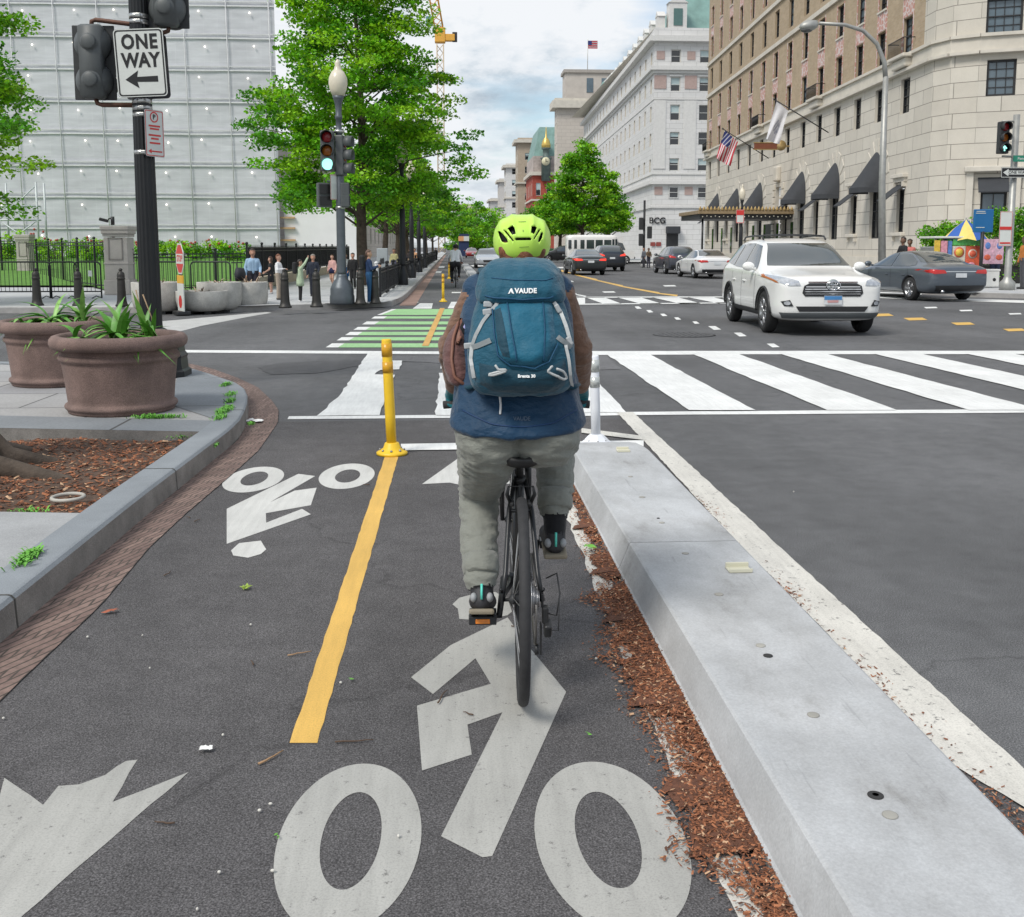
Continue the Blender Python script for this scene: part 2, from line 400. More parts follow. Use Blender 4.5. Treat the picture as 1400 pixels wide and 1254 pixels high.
flat('stop_line', [jag(gp([(548, 609), (880, 604), (880, 612), (549, 618)]), .15, .006)][:1], white_p, .012)
flat('lane_line', [jag(gp([(843, 565), (866, 565), (881, 580), (1133, 811.5), (1400, 1055.6), (1560, 1202), (1560, 1320), (1400, 1108), (1289, 1042), (1104, 841), (1000, 736), (936, 665), (880, 604)]), .06, .004)], cream_p, .010)
flat('lane_line', [jag(gp([(795, 587.5), (880, 598.5), (882, 604), (795, 594)]), .15, .005)], cream_p, .014)
yl = [(526, 625.7), (544.4, 625.7), (434, 1018), (396, 1018)]
flat('cycle_lane_centre_line', [jag(gp(yl), .04, .0025)], yellow_p)
x0 = .635
flat('cycle_lane_edge_line', [jag([(x0, 1.2), (x0 + .075, 1.2), (x0 + .085, 7.2), (x0 + .01, 7.2)], .08, .012)], cream_p)
def ring(cx, cy, rx, ry, ix, iy, n=56, ox=0, oy=0, tilt=0):
    qs = []
    for k in range(n):
        a, b = 2 * PI * k / n, 2 * PI * (k + 1) / n
        f = lambda w, p, q, sx, sy: (cx + sx + p * math.cos(w) + tilt * q * math.sin(w), cy + sy + q * math.sin(w))
        qs.append([f(a, rx, ry, 0, 0), f(b, rx, ry, 0, 0), f(b, ix, iy, ox, oy), f(a, ix, iy, ox, oy)])
    return qs
def ring_px(L, Rt, T, iL, iR, iT, iB):                 # wheel of a painted bicycle, from its extents
    yT, yiT, yiB = G(0.5 * (L + Rt), T)[1], G(.5 * (iL + iR), iT)[1], G(.5 * (iL + iR), iB)[1]
    cy = (yiT + yiB) / 2; iy = (yiT - yiB) / 2; ry = iy + (yT - yiT)
    pym = CY; 
    lo, hi = T, iB + 120
    for _ in range(40):                                   # photo row of the centre
        m = (lo + hi) / 2
        if G(.5 * (L + Rt), m)[1] > cy: lo = m
        else: hi = m
    a, b = G(L, lo)[0], G(Rt, lo)[0]; c, d = G(iL, lo)[0], G(iR, lo)[0]
    return ring((a + b) / 2, cy, (b - a) / 2, ry, (d - c) / 2, iy, 64, (c + d) / 2 - (a + b) / 2, 0)
sym = ring_px(381, 576, 1047, 440, 521, 1086, 1219) + ring_px(731.4, 936.4, 1043, 787.5, 873, 1084.6, 1218)
sym.append(gp([(562, 928), (616, 884), (694, 846), (724, 887), (774, 948), (673, 1173), (660, 1175), (603, 1146), (687, 976), (639, 993), (645, 1034), (577, 1056), (570, 967), (671, 937), (650, 902), (592, 951)]))
sym.append(gp([(618.6, 828), (628, 819), (647, 814), (677, 811), (694, 820), (700, 838), (694, 843), (657, 850), (628, 848), (626, 834)]))
flat('cycle_symbol', sym, old_p)
flat('cycle_arrow', [jag(gp([(-60, 1130), (0, 1090), (6, 1066), (59, 1103), (80, 1077), (108, 1075), (144, 1062), (160, 1050), (172, 1043), (188, 1041), (154, 1099), (258, 1058), (32, 1254), (-60, 1340), (-160, 1340)]), .06, .003)], old_p)
def rpx(L, Rt, T, B, iL, iR, iT, iB):
    yT, yB = G((L + Rt) / 2, T)[1], G((L + Rt) / 2, B)[1]; jT, jB = G((iL + iR) / 2, iT)[1], G((iL + iR) / 2, iB)[1]; m = (T + B) / 2 - .5
    a, b, c, d = G(L, m)[0], G(Rt, m)[0], G(iL, m)[0], G(iR, m)[0]
    return ring((a + b) / 2, (yT + yB) / 2, (b - a) / 2, (yT - yB) / 2, (d - c) / 2, (jT - jB) / 2, 56, (c + d) / 2 - (a + b) / 2, (jT + jB) / 2 - (yT + yB) / 2)
s2 = rpx(307.5, 385.7, 639.4, 674.4, 330, 364, 646, 665) + rpx(437, 511.5, 635, 669.6, 458.7, 492, 643, 661)
s2.append(gp([(310, 697), (408, 649), (431, 652), (369, 688), (403, 672), (433, 668), (425, 692), (363.5, 703), (364, 716), (413, 697), (425, 704.5), (310, 745)]))
s2.append(gp([(316, 754), (327, 744), (356.6, 740.6), (361.7, 749), (364, 752.5), (356.6, 759), (339, 764), (319, 761)]))
flat('cycle_symbol', s2, paint('pale_paint', (.58, .575, .55), .6, lo=.33))
flat('cycle_arrow', [gp([(577, 663), (640, 618), (703, 663), (665, 661), (665, 700), (628, 700), (628, 664), (615, 661)])], MATS['pale_paint'])
bars = [(423, 431), (433, 436), (440, 444), (447.5, 451.5), (454.3, 458.7), (461.5, 466), (470, 475.5)]
gl, wl_ = [], []
for a, b in bars:
    q = []
    for y in (a, b):
        t = (y - 425) / 50.; xl = 525 - 79 * t if y > 430 else 536 - 11 * (y - 423) / 7
        q.append((xl, xl + (17 if y > 431 else 6)))
    wl_.append(gp([(q[0][0], a), (q[0][1], a), (q[1][1], b), (q[1][0], b)])); gl.append(gp([(q[0][1], a), (742, a), (742, b), (q[1][1], b)]))
flat('green_cycle_crossing', gl, green_p); flat('green_crossing_edge', wl_, white_p)
flat('cycle_crossing_centre_line', [gp([(601.6 - 24.6 * (a - 422) / 51.6, a), (608 - 22 * (a - 422) / 51.6, a), (608 - 22 * (b - 422) / 51.6, b), (601.6 - 24.6 * (b - 422) / 51.6, b)]) for a, b in [(422, 474)]], paint('orange_paint', (.62, .36, .10), .6), .012)
flat('crossing_block', [gp([(574, 415), (592, 415), (590, 422.4), (564, 422.4)]), gp([(617, 413), (640, 413), (640, 422), (612, 422)]), gp([(562, 413.6), (573, 413.4), (568, 415), (560, 415)])], white_p)
flat('lane_dashes', [gp([(x - 4.5, y - 1.5), (x + 1, y - 1.8), (x + 5.5, y + 1.3), (x - 1, y + 1.8)]) for x, y in ((872, 421), (888, 426), (907, 431), (926, 436), (951, 441.5))] + [gp([(x - 9, y - 2.6), (x + 1, y - 2.8), (x + 9, y + 2), (x - 1, y + 2.6)]) for x, y in ((977, 449), (1012, 458), (1057, 473))], white_p)
flat('centre_dashes', [gp([(x - 16, y - 1.4), (x + 10, y - 2), (x + 17, y + 1.2), (x - 8, y + 2)]) for x, y in ((1205, 431), (1251, 436.6), (1316, 443), (1387, 451.5))], yellow_p)
flat('lane_dashes', [gp([(x - 9, y - .8), (x + 8, y - 1.2), (x + 10, y + .6), (x - 6, y + 1.1)]) for x, y in ((1272, 421), (1320, 425), (1387, 429.5), (1040, 412), (1000, 408))], white_p)
# far crossing: two border lines and slanting stripes
fz = [gp([(760, 406.6), (900, 406), (1005, 406), (1005, 407.2), (760, 407.8)]), gp([(780, 416), (900, 415), (1005, 414), (1005, 415.3), (780, 417.4)])]
for a, b, c, d in ((786, 800, 778, 800), (800, 826, 825, 850), (843, 875, 876, 905), (891, 926, 930, 960), (940, 975, 985, 1012), (985, 1020, 1035, 1065)):
    fz.append(gp([(a, 407), (b, 407), (d, 416), (c, 416)]))
flat('zebra_stripes', fz, white_p, .012)
flat('crossing_line', [gp([(1170, 404.5), (1420, 412), (1420, 415.5), (1290, 411.5), (1170, 407)]), gp([(1180, 399), (1260, 402), (1260, 403.6), (1180, 400.4)])], white_p, .012)
# double yellow centre line bending up the street
yc = [(925, 405.5), (900, 402), (850, 392.5), (815, 384), (790, 377.5), (770, 372), (748, 366.5), (730, 362)]
flat('centre_line', [gp([yc[i], yc[i + 1], (yc[i + 1][0] + 1.5, yc[i + 1][1] - 1.1), (yc[i][0] + 2, yc[i][1] - 2)]) for i in range(len(yc) - 1)], yellow_p)
flat('lane_dashes', [gp([(x - 9, y - .7), (x + 7, y - 1), (x + 10, y + .8), (x - 6, y + 1)]) for x, y in ((832, 399.5), (775, 385), (915, 391), (770, 366), (652, 363.5), (780, 402))] + [gp([(770, 399), (802, 405), (800, 406), (768, 400)])], white_p)
flat('cycle_lane_dashes', [gp([(594, 371), (604, 371), (603, 373.5), (592, 373.5)]), gp([(600, 364.5), (608, 364.5), (607, 366.5), (599, 366.5)]), gp([(618, 399.5), (632, 399.5), (632, 401), (617, 401)])], white_p)
flat('concrete_apron', [gp([(205, 441), (365, 427), (372, 428), (342, 433), (275, 446), (248, 453), (205, 456)])], M('apron', (.45, .45, .44), .8, var=.15, fine=.2), .004)
# old tar patch and trench seams in the crossing
patch_m = roadmat('asphalt_patch', (.108, .108, .112))
flat('road_patch', [jag(gp([(530, 487), (830, 487), (850, 505), (800, 507), (527, 493)]), .2, .02)], roadmat('asphalt_pale_patch', (.16, .16, .165)), .005)
flat('road_patch', [jag(gp([(352, 503), (380, 497), (430, 494), (500, 493), (496, 500), (430, 511), (370, 513)]), .2, .03)], patch_m, .005)
def manhole(px, py, r):
    x, y = G(px, py); mb = MB(); mb.lathe([(r, .006), (r * .9, .009), (.001, .009)], (x, y, 0), 28); 
    for k in range(-4, 5):
        h = math.sqrt(max(0, .7 - (k / 5) ** 2)) * r
        mb.box((x + k * r / 5.4, y, .011), (r * .09, 2 * h, .006))
    return recentre(tag(mb.build('manhole_cover', M('iron', (.075, .075, .078), .6, .3, .2, 20)), 'round iron manhole cover in the road left of the white car', 'manhole cover'))
manhole(935, 458, .55)
# ------------------------------------------------------------------ pavements and kerbs
slab_m = brickmat('paving', (.30, .30, .31), (.36, .355, .35), (.14, .14, .14), 1.5, .9, .012, kind='Object')
slate_m = brickmat('slate', (.185, .205, .225), (.225, .24, .255), (.08, .08, .08), 1.3, 4.5, .012, kind='Object')
kerb_m = M('granite', (.23, .25, .27), .75, var=.16, scale=3, fine=.18, fscale=160, bump=.2, bscale=90)
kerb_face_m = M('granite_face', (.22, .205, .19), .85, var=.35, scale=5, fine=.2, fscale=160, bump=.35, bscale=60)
outer = [(0, 825), (187, 680), (322, 579), (331, 566), (337, 551), (338, 540), (334, 530), (322, 522), (306, 517), (283, 509), (258, 502)]
inner = [(0, 787), (121, 702), (163, 678), (246, 614), (297, 576), (308, 565), (314, 555), (317, 546), (316, 537), (310, 526), (301, 519), (282, 512), (258, 506)]
O = gp(outer, .15); I = gp(inner, .15)
O[0] = (-1.758, 2.6); O[1] = (-1.757, 5.7)
O = [(-1.76, -3.0)] + O + [(-6, 12.9), (-30, 14.2)]
I2 = [(-1.95, -3.0), (-1.95, 2.6)] + I[1:] + [(-6, 12.6), (-30, 13.9)]
def resample(P, n):
    P = [Vector(p) for p in P]; L = [0]
    for a, b in zip(P, P[1:]): L.append(L[-1] + (b - a).length)
    o = []
    for k in range(n + 1):
        t = L[-1] * k / n
        for i in range(len(P) - 1):
            if L[i + 1] >= t - 1e-9:
                u = (t - L[i]) / max(1e-9, L[i + 1] - L[i]); o.append(P[i].lerp(P[i + 1], u)); break
    return o
def kerb_strip(name, O, n, wid, h=.15, m=None, side=1, joint=0):
    """kerb stones along a line: rounded top arris, face slightly battered"""
    P = resample(O, n); mb = MB(); rows = []
    for i, p in enumerate(P):
        t = (P[min(i + 1, n)] - P[max(i - 1, 0)]).normalized(); nr = Vector((-t.y, t.x)) * side
        prof = [(-.012, -.02), (-.004, h - .018), (.010, h - .003), (.022, h), (wid, h), (wid, h - .08)]
        rows.append([(p.x + nr.x * a, p.y + nr.y * a, z) for a, z in prof])
    k = len(rows[0])
    for i in range(n):
        for j in range(k - 1):
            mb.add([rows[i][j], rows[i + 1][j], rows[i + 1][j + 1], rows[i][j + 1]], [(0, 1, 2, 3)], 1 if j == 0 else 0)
    if joint:
        for i in range(0, n, joint):
            for j in range(k - 2):
                a, b = Vector(rows[i][j]), Vector(rows[i][j + 1]); t = (Vector(rows[min(i + 1, n)][j]) - a).normalized() * .006
                u = (P[min(i + 1, n)] - P[max(i - 1, 0)]).normalized(); nr = Vector((-u.y, u.x, 0)) * side; lift = Vector((0, 0, .0015)) - nr * .0015
                mb.add([a - t + lift, a + t + lift, b + t + lift, b - t + lift], [(0, 1, 2, 3)], 2)
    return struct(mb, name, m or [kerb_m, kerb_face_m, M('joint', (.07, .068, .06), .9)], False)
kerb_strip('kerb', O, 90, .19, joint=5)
EX = -14
def ext(p, q, x): return (x, p[1] + (q[1] - p[1]) * (x - p[0]) / (q[0] - p[0]))
z = .15
a0, a1 = G(0, 568, z), G(296, 575, z); b0, b1 = G(0, 585, z), G(277, 590, z)
front = [ext(a0, a1, EX), a1] + [p for p in gp(inner[5:], z)] + [(-6, 12.6), (EX, 13)]
flat('pavement', [front], slab_m, z - .003)
flat('pavement_border', [[ext(b0, b1, EX), b1, gp([(297, 575)], z)[0], ext(a0, a1, EX)]], slate_m, z - .001)
c0, c1 = G(0, 699, z), G(120, 701, z)
flat('pavement_slab', [[(EX, -3), (-1.94, -3), (-1.94, 2.6), c1, ext(c0, c1, EX)]], M('slab', (.33, .335, .34), .8, var=.12, fine=.2, bump=.15), z - .003)
mb = MB()
for p, q in ((b1, ext(b0, b1, EX)), (c1, ext(c0, c1, EX))): mb.quad((*p, z - .002), (*q, z - .002), (*q, .0), (*p, .0))
mb.quad((*c1, z), (*b1, z), (*b1, 0), (*c1, 0))
struct(mb, 'planting_bed_edge', kerb_face_m, False)
# granite lower slate slab joints on the corner (radial)
corner = gp([(232, 553), (296, 574), (308, 565), (314, 555), (317, 546), (316, 537), (310, 526), (301, 519), (282, 512), (245, 507)], z)
flat('pavement_corner_slate', [corner], slate_m, z + .001)
# brick gutter
brick_m = brickmat('gutter_brick', (.15, .098, .085), (.24, .165, .14), (.075, .06, .05), .20, .095, .010, .85, kind='UV', var=.25, bump=.8)
go = [(-1.56, -3), (-1.553, 2.6)] + gp([(0, 962), (32, 930), (137, 831), (204, 751), (255, 703.5), (319, 649), (354, 617), (380, 579), (381, 562), (372, 549), (353, 531), (326, 518), (290, 505), (255, 497)]) + [(-6, 13.3)]
gi = resample([(p[0] + .01, p[1]) for p in O[:-1]], 120); gO = resample(go, 120)
mb = MB(); acc = 0
for i in range(120):
    d = (gO[i + 1] - gO[i]).length; w_ = max(.2, (gO[i] - gi[i]).length)
    mb.quad((*gO[i], .009), (*gO[i + 1], .009), (*gi[i + 1], .013), (*gi[i], .013), 0, [(0, acc), (0, acc + d), (w_, acc + d), (w_, acc)]); acc += d
struct(mb, 'brick_gutter', brick_m, False)
# ---- far pavements
pave2 = brickmat('paving_far', (.40, .41, .42), (.46, .465, .47), (.25, .25, .25), 1.2, 1.2, .01, kind='Object', bump=.2)
def block(name, pts, kerbw=.2, side=-1, n=80, m=None, loop=None):
    flat(name, [pts], m or pave2, .15)
    kerb_strip('kerb', loop or pts, n, kerbw, .155, None, side)
gk = [(-60, 25.2), (-6.5, 24.4)] + gp([(343, 427), (430, 423.5), (500, 422.5), (526, 421.5), (536, 419), (545, 416)]) + [(-1.36, 32), (-1.36, 60), (-1.36, 300)]
flat('pavement', [[(x + .02, y + .05) if i < 2 else (x - .02, y + .06) for i, (x, y) in enumerate(gk)] + [(-60, 300)]], pave2, .15)
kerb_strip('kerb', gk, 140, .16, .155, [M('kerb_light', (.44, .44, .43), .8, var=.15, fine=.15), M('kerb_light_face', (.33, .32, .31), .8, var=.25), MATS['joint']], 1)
flat('brick_gutter', [[(-1.38, 27), (-.95, 27), (-1.0, 200), (-1.36, 200)]], M('gutter_far', (.26, .17, .14), .85, var=.25, scale=1.5), .007)
rk = [(60, 27.5), (20, 29.2), (17.2, 29.6), (16.0, 30.6), (15.4, 32.5), (15.2, 36), (15.2, 80), (15.5, 84), (17, 86), (60, 86.5)]
flat('pavement', [rk], pave2, .15); kerb_strip('kerb', rk, 120, .16, .155, [MATS['kerb_light'], MATS['kerb_light_face'], MATS['joint']], -1)
rk2 = [(80, 95.5), (18, 95.5), (16, 96.5), (15.4, 99), (15.2, 300), (15.2, 700), (80, 700)]
flat('pavement', [rk2], pave2, .15); kerb_strip('kerb', rk2[:-1], 120, .16, .155, [MATS['kerb_light'], MATS['kerb_light_face'], MATS['joint']], -1)
# ------------------------------------------------------------------ mulch
def chips(name, regions, n, base_polys, label_kind='stuff', z0=.0, cols=((.20, .072, .032), (.32, .125, .058), (.52, .33, .20), (.095, .04, .022)), size=(.004, .019), basem=None, mound=.0):
    mb = MB()
    for k in range(n):
        x, y, zz_ = regions(k)
        L = random.uniform(*size); wd = L * random.uniform(.2, .5); a = random.uniform(0, PI); t = random.uniform(-.35, .35); rr = random.uniform(-.5, .5)
        c, s_ = math.cos(a), math.sin(a); zz_ += .004
        ux = Vector((c, s_, t)) * L / 2; uy = Vector((-s_, c, rr)) * wd / 2; up = Vector((0, 0, wd * .25)); p = Vector((x, y, zz_ + .3 * L * abs(t) + .3 * wd * abs(rr)))
        ci = random.choices(range(len(cols)), (5, 4, 1.0, 4))[0]
        mb.add([p - ux - uy, p + ux - uy * .6, p + ux * .9 + uy, p - ux * .8 + uy, p + up], [(0, 1, 4), (1, 2, 4), (2, 3, 4), (3, 0, 4), (3, 2, 1, 0)], ci + 1)
    for poly, zf in base_polys:
        mb.add([(x, y, zf(x, y)) for x, y in poly], [tuple(range(len(poly)))], 0)
    ms = [basem or M('mulch_base', (.135, .056, .032), .95, var=.4, scale=30, bump=.8, bscale=120)] + [M('chip%d' % i, c, .9, var=.3, scale=40) for i, c in enumerate(cols)]
    return tag(mb.build(name, ms, None, False), kind=label_kind)
bl = gp([(779, 665), (790, 720), (800, 760), (815, 800), (800, 818), (790, 824), (822, 832), (832, 850), (824, 870), (812, 902), (835, 915), (856, 940), (866, 985), (893, 1010), (915, 1060), (908, 1092), (925, 1120), (930, 1160), (910, 1175), (950, 1190), (990, 1214), (1030, 1254), (1050, 1300), (1075, 1400)])
def lx(y):
    for (xa, ya), (xb, yb) in zip(bl, bl[1:]):
        if ya >= y >= yb: return xa + (xb - xa) * (ya - y) / max(1e-6, ya - yb)
    return bl[-1][0]
def reg(k):
    y = random.choice((random.uniform(1.7, 7.0), random.uniform(1.7, 4.4))); l = lx(y); u = random.random() ** 1.15
    x = .785 - (.785 - l) * u + (random.gauss(0, .025) if u > .8 else 0)
    return x, y, .006 + .022 * (1 - u)
bp_ = []
ys = [1.6 + 5.4 * i / 70 for i in range(71)]
nz = [random.uniform(-.02, .025) for _ in ys]
for i in range(70):
    a, b = ys[i], ys[i + 1]; g_ = .05 + .05 * math.sin(a * 9) + .03 * math.sin(a * 23); la, lb = lx(a) + g_ + nz[i], lx(b) + g_ + nz[i + 1]
    if min(.75 - la, .75 - lb) < .02: continue
    bp_.append(([(la, a), (.79, a), (.79, b), (lb, b)], lambda x, y: .012 + .02 * (x > .75)))
chips('mulch_debris', reg, 15000, bp_)
def reg2(k):
    c = random.choice(((1.47, 5.75, .55), (1.47, 4.35, .35), (1.475, 2.35, .4), (1.47, 3.4, .8), (1.47, 2.5, .35)))
    return 1.45 + random.gauss(0, .045), c[1] + random.gauss(0, c[2] * .4), .008
chips('mulch_debris', reg2, 1500, [])
bedz = lambda x, y: .085 + .02 * math.sin(x * 5) * math.sin(y * 4) + .05 * math.exp(-((x + 3.2) ** 2 + (y - 6.9) ** 2) / .5)
by1, by0 = b1[1], c1[1]
def bx_right(y): return c1[0] + (b1[0] - c1[0]) * (y - by0) / (by1 - by0)
def reg3(k):
    y = random.uniform(by0, by1); x = bx_right(y) - 2.6 * random.random(); return x, y, bedz(x, y)
bps = []
N1, N2 = 40, 26
for i in range(N1):
    for j in range(N2):
        ya, yb = by0 + (by1 - by0) * j / N2, by0 + (by1 - by0) * (j + 1) / N2
        f = lambda u, y: bx_right(y) - 8 * (u / N1) ** 1.6
        bps.append(([(f(i, ya), ya), (f(i + 1, ya), ya), (f(i + 1, yb), yb), (f(i, yb), yb)], bedz))
chips('mulch_bed', reg3, 7500, bps, cols=((.15, .075, .045), (.24, .14, .085), (.42, .31, .21), (.075, .04, .025)), size=(.012, .045), basem=M('bed_soil', (.095, .06, .042), .95, var=.45, scale=18, bump=.8, bscale=70))
# ------------------------------------------------------------------ concrete separator blocks
conc_m = M('concrete_pale', (.42, .43, .44), .75, var=.22, scale=2.2, fine=.10, fscale=120, bump=.12, bscale=40)
nt = conc_m.node_tree; b = nt.nodes['Principled BSDF']; old = b.inputs['Base Color'].links[0].from_socket; tcc = nn(nt, 'ShaderNodeTexCoord'); mpc = nn(nt, 'ShaderNodeMapping'); mpc.inputs['Scale'].default_value = (2.2, .9, 2.2); nt.links.new(tcc.outputs['Object'], mpc.inputs[0])
stn = ramp(nt, noise(nt, 1.3, 8, .72, mpc.outputs[0]), [(.30, (.62, .60, .57)), (.42, (.90, .89, .88)), (.60, (1.06,) * 3)]); scr = nn(nt, 'ShaderNodeMapping'); scr.inputs['Scale'].default_value = (40, 3, 10); nt.links.new(tcc.outputs['Object'], scr.inputs[0]); scf = ramp(nt, noise(nt, 1, 3, .6, scr.outputs[0]), [(.26, (.80,) * 3), (.36, (1,) * 3)])
nt.links.new(mixc(nt, 1., mixc(nt, 1., old, stn, 'MULTIPLY'), scf, 'MULTIPLY'), b.inputs['Base Color'])
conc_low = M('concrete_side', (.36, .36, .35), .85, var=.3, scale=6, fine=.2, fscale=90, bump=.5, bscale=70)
def sep_block(y0, y1, round_end=False, x0=.77, x1=1.39):
    mid = (x0 + x1) / 2; w = (x1 - x0) / 2
    prof = [(-w, 0), (-w, .028), (-w + .008, .034), (-w + .052, .148), (-w + .062, .153), (w - .062, .153), (w - .052, .148), (w - .008, .034), (w, .028), (w, 0)]
    mb = MB(); rows = []; st_ = [(y0, 1., 0), (y1 - (.30 if round_end else .0), 1., 0)]
    if round_end: st_ = st_[:1] + [(y1 - .44, 1, 0), (y1 - .28, .965, .002), (y1 - .16, .88, .006), (y1 - .07, .74, .016), (y1 - .02, .58, .035), (y1, .45, .075)]
    for y, f, dz in st_:
        rows.append([(x * f, y - y0, max(0, zz_ - dz) if zz_ > .03 else zz_) for x, zz_ in prof])
    k = len(prof)
    for i in range(len(rows) - 1):
        for j in range(k - 1):
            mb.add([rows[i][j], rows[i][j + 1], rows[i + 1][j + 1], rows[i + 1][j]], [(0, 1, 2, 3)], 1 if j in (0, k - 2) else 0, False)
    mb.add(rows[0], [tuple(range(k))], 0); mb.add(rows[-1], [tuple(range(k))[::-1]], 0)
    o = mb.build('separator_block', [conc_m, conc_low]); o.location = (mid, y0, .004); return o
spot_m = M('bolt_grey', (.32, .31, .28), .8, var=.2); dark_m = M('hole_dark', (.03, .03, .03), .9, var=0)
refl_m = M('reflector_cream', (.62, .60, .47), .35, var=.06)
def tops(o, pts, refl):
    y0 = o.location.y; mx = o.location.x
    for (px, py, r, dark) in pts:
        x, y = G(px, py, .157); mb = MB(); mb.lathe([(r, 0), (r, .0025), (r * .8, .0035), (.0005, .0035)], (x - mx, y - y0, .153), 16); mb.build('bolt_cap', dark_m if dark else spot_m, o)
    for (px, py, wd, ht) in refl:
        x, y = G(px, py, .157); mb = MB(); mb.box((x - mx, y - y0, .158), (wd, .075, .008), 0, bev=.003); mb.box((x - mx, y - y0 + .03, .158 + ht / 2), (wd, .012, ht), 0, bev=.003); mb.box((x - mx, y - y0 - .034, .164), (wd, .007, .014), 0, bev=.002); mb.build('reflector', refl_m, o)
jy = 4.62
b1_ = sep_block(jy + .008, 7.25, True); tag(b1_, 'rounded end block of the grey concrete separator, beside the white post', 'separator', 'concrete separator blocks')
tops(b1_, [(878, 680, .017, 0), (905, 715, .014, 0), (900, 709, .008, 1), (937, 757, .016, 0), (862, 652, .014, 0)], [(852, 617, .085, .02)])
b2_ = sep_block(.6, jy); tag(b2_, 'nearest long concrete separator block with the black bolt hole', 'separator', 'concrete separator blocks')
tops(b2_, [(983, 813, .018, 0), (1040, 883, .017, 0), (1050, 897, .016, 1), (1112, 978, .018, 0), (1217, 1115, .019, 0), (1197, 1088, .020, 1), (1197, 1088, .010, 1)], [(1010, 780, .10, .022)])
fo = None
for i in range(12):
    y = 36 + i * 4.2
    if i == 0: fo = sep_block(y, y + 3.9, False, .85, 1.42); o = fo
    else: o = fo.copy(); COL.objects.link(o); o.location.y = y
    tag(o, 'pale concrete separator block in the row beyond the crossing', 'separator', 'distant concrete separator blocks')
# ------------------------------------------------------------------ flexible posts
def post(px, py, hgt, mats, label, square=False, r=.038, lean=0.0, group=None):
    x, y = G(px, py); e = empty('delineator_post', (x, y, .006), label, 'post', group)
    mb = MB()
    if square: mb.lathe([(.135, 0), (.135, .012), (.12, .022), (.055, .085), (r + .004, .09)], (0, 0, 0), 8, smooth=False)
    else: mb.lathe([(.115, 0), (.115, .016), (.10, .026), (.065, .046), (.052, .085), (r + .006, .09)], (0, 0, 0), 28)
    for k in range(8):
        w_ = k * PI / 4; mb.sphere((.088 * math.cos(w_), .088 * math.sin(w_), .036 if not square else .042), .010, 1, 8, 6)
    mb.build('base', [mats[0], M('bolt_steel', (.3, .3, .3), .4, .8, .1)], e)
    mb = MB(); T = lambda z: (lean * z, 0, z)
    pr = [(r * .98, .05), (r, .30), (r * .97, hgt * .55), (r * .94, hgt - .006), (r * .86, hgt), (r * .7, hgt)]
    mb.tube([T(z) for _, z in pr], [a for a, _ in pr], 20); mb.build('tube', mats[0], e)
    for z0, z1 in ((hgt - .245, hgt - .165), (hgt - .125, hgt - .03)):
        mb = MB(); mb.tube([T(z0), T(z1)], r * .99 + .002, 20); mb.build('reflective_band', mats[1], e)
    return e
yp = M('post_yellow', (.78, .50, .02), .45, var=.08, scale=8); yb = M('band_amber', (.62, .32, .015), .3, var=.15, scale=30)
wp = M('post_white', (.74, .76, .80), .4, var=.05); wb = M('band_silver', (.50, .52, .50), .25, .3, var=.1)
post(536, 622, .855, (yp, yb), 'tall yellow flexible post at the end of the yellow lane line', lean=-.035)
post(815, 610, .70, (wp, wb), 'white flexible post with silver bands beside the separator end', True, .037, lean=-.03)
p3 = post(606, 413, .78, (yp, yb), 'yellow flexible post just past the green crossing')
for i, Y in enumerate((50, 58, 66, 74, 82, 90)):
    c = copy_tree(p3); c.location = (-.12 + i * .035, Y, .006); tag(c, 'yellow flexible post in the far row up the cycle lane', 'post', 'far yellow lane posts')
# ------------------------------------------------------------------ small litter
def twig(px, py, L, a, mat, nm='twig', lab='thin twig lying on the asphalt', z=.012, r=.003, grp=None):
    x, y = G(px, py); mb = MB(); n = 5
    pts = [((k / n - .5) * L * math.cos(a) + random.uniform(-.004, .004), (k / n - .5) * L * math.sin(a) + random.uniform(-.004, .004), 0) for k in range(n + 1)]
    mb.tube(pts, [r * (1 - .5 * k / n) for k in range(n + 1)], 6); o = mb.build(nm, mat); o.location = (x, y, z); return tag(o, lab, 'twig', grp)
tan = M('twig_tan', (.36, .22, .12), .8, var=.2)
brn = M('twig_brown', (.09, .055, .035), .8, var=.2)
twig(372, 1040, .10, .95, tan, lab='pale twig on the asphalt just left of the yellow line end', r=.004)
twig(410, 897, .085, .4, tan, lab='reddish twig on the asphalt left of the yellow line middle', r=.003)
twig(485, 1018, .12, .05, brn, lab='dark twig on the asphalt right of the yellow line end')
twig(605, 957, .11, 1.3, brn, lab='curled dark twig on the painted bicycle symbol', z=.014)
for px, py in ((270, 714), (258, 710), (230, 787), (345, 910), (705, 860), (225, 1130), (500, 665), (818, 905), (640, 980)):
    twig(px, py, random.uniform(.03, .07), random.uniform(0, PI), brn, lab='small dark twig scattered on the cycle lane asphalt', grp='small twigs on the cycle lane')
leaf_y = M('leaf_fresh', (.30, .42, .06), .6, var=.2); leaf_g = M('leaf_green', (.14, .40, .05), .6, var=.2); paper = M('paper', (.8, .8, .78), .7, var=.03)
def scrap(px, py, s, mat, nm, lab, cat, n=6, z=.012, flatness=.25, grp=None):
    x, y = G(px, py); mb = MB()
    for i in range(n):
        a = random.uniform(0, 2 * PI); L = s * random.uniform(.4, 1); w_ = L * .35; p = Vector((random.uniform(-s, s) * .35, random.uniform(-s, s) * .35, random.uniform(.002, s * flatness)))
        u = Vector((math.cos(a), math.sin(a), random.uniform(-.3, .3))) * L / 2; v = Vector((-math.sin(a), math.cos(a), random.uniform(-.4, .4))) * w_ / 2
        mb.add([p - u, p - v, p + u, p + v, p + Vector((0, 0, .15 * w_))], [(0, 1, 4), (1, 2, 4), (2, 3, 4), (3, 0, 4)], 0, True)
    o = mb.build(nm, mat, None, False); o.location = (x, y, z); return tag(o, lab, cat, grp)
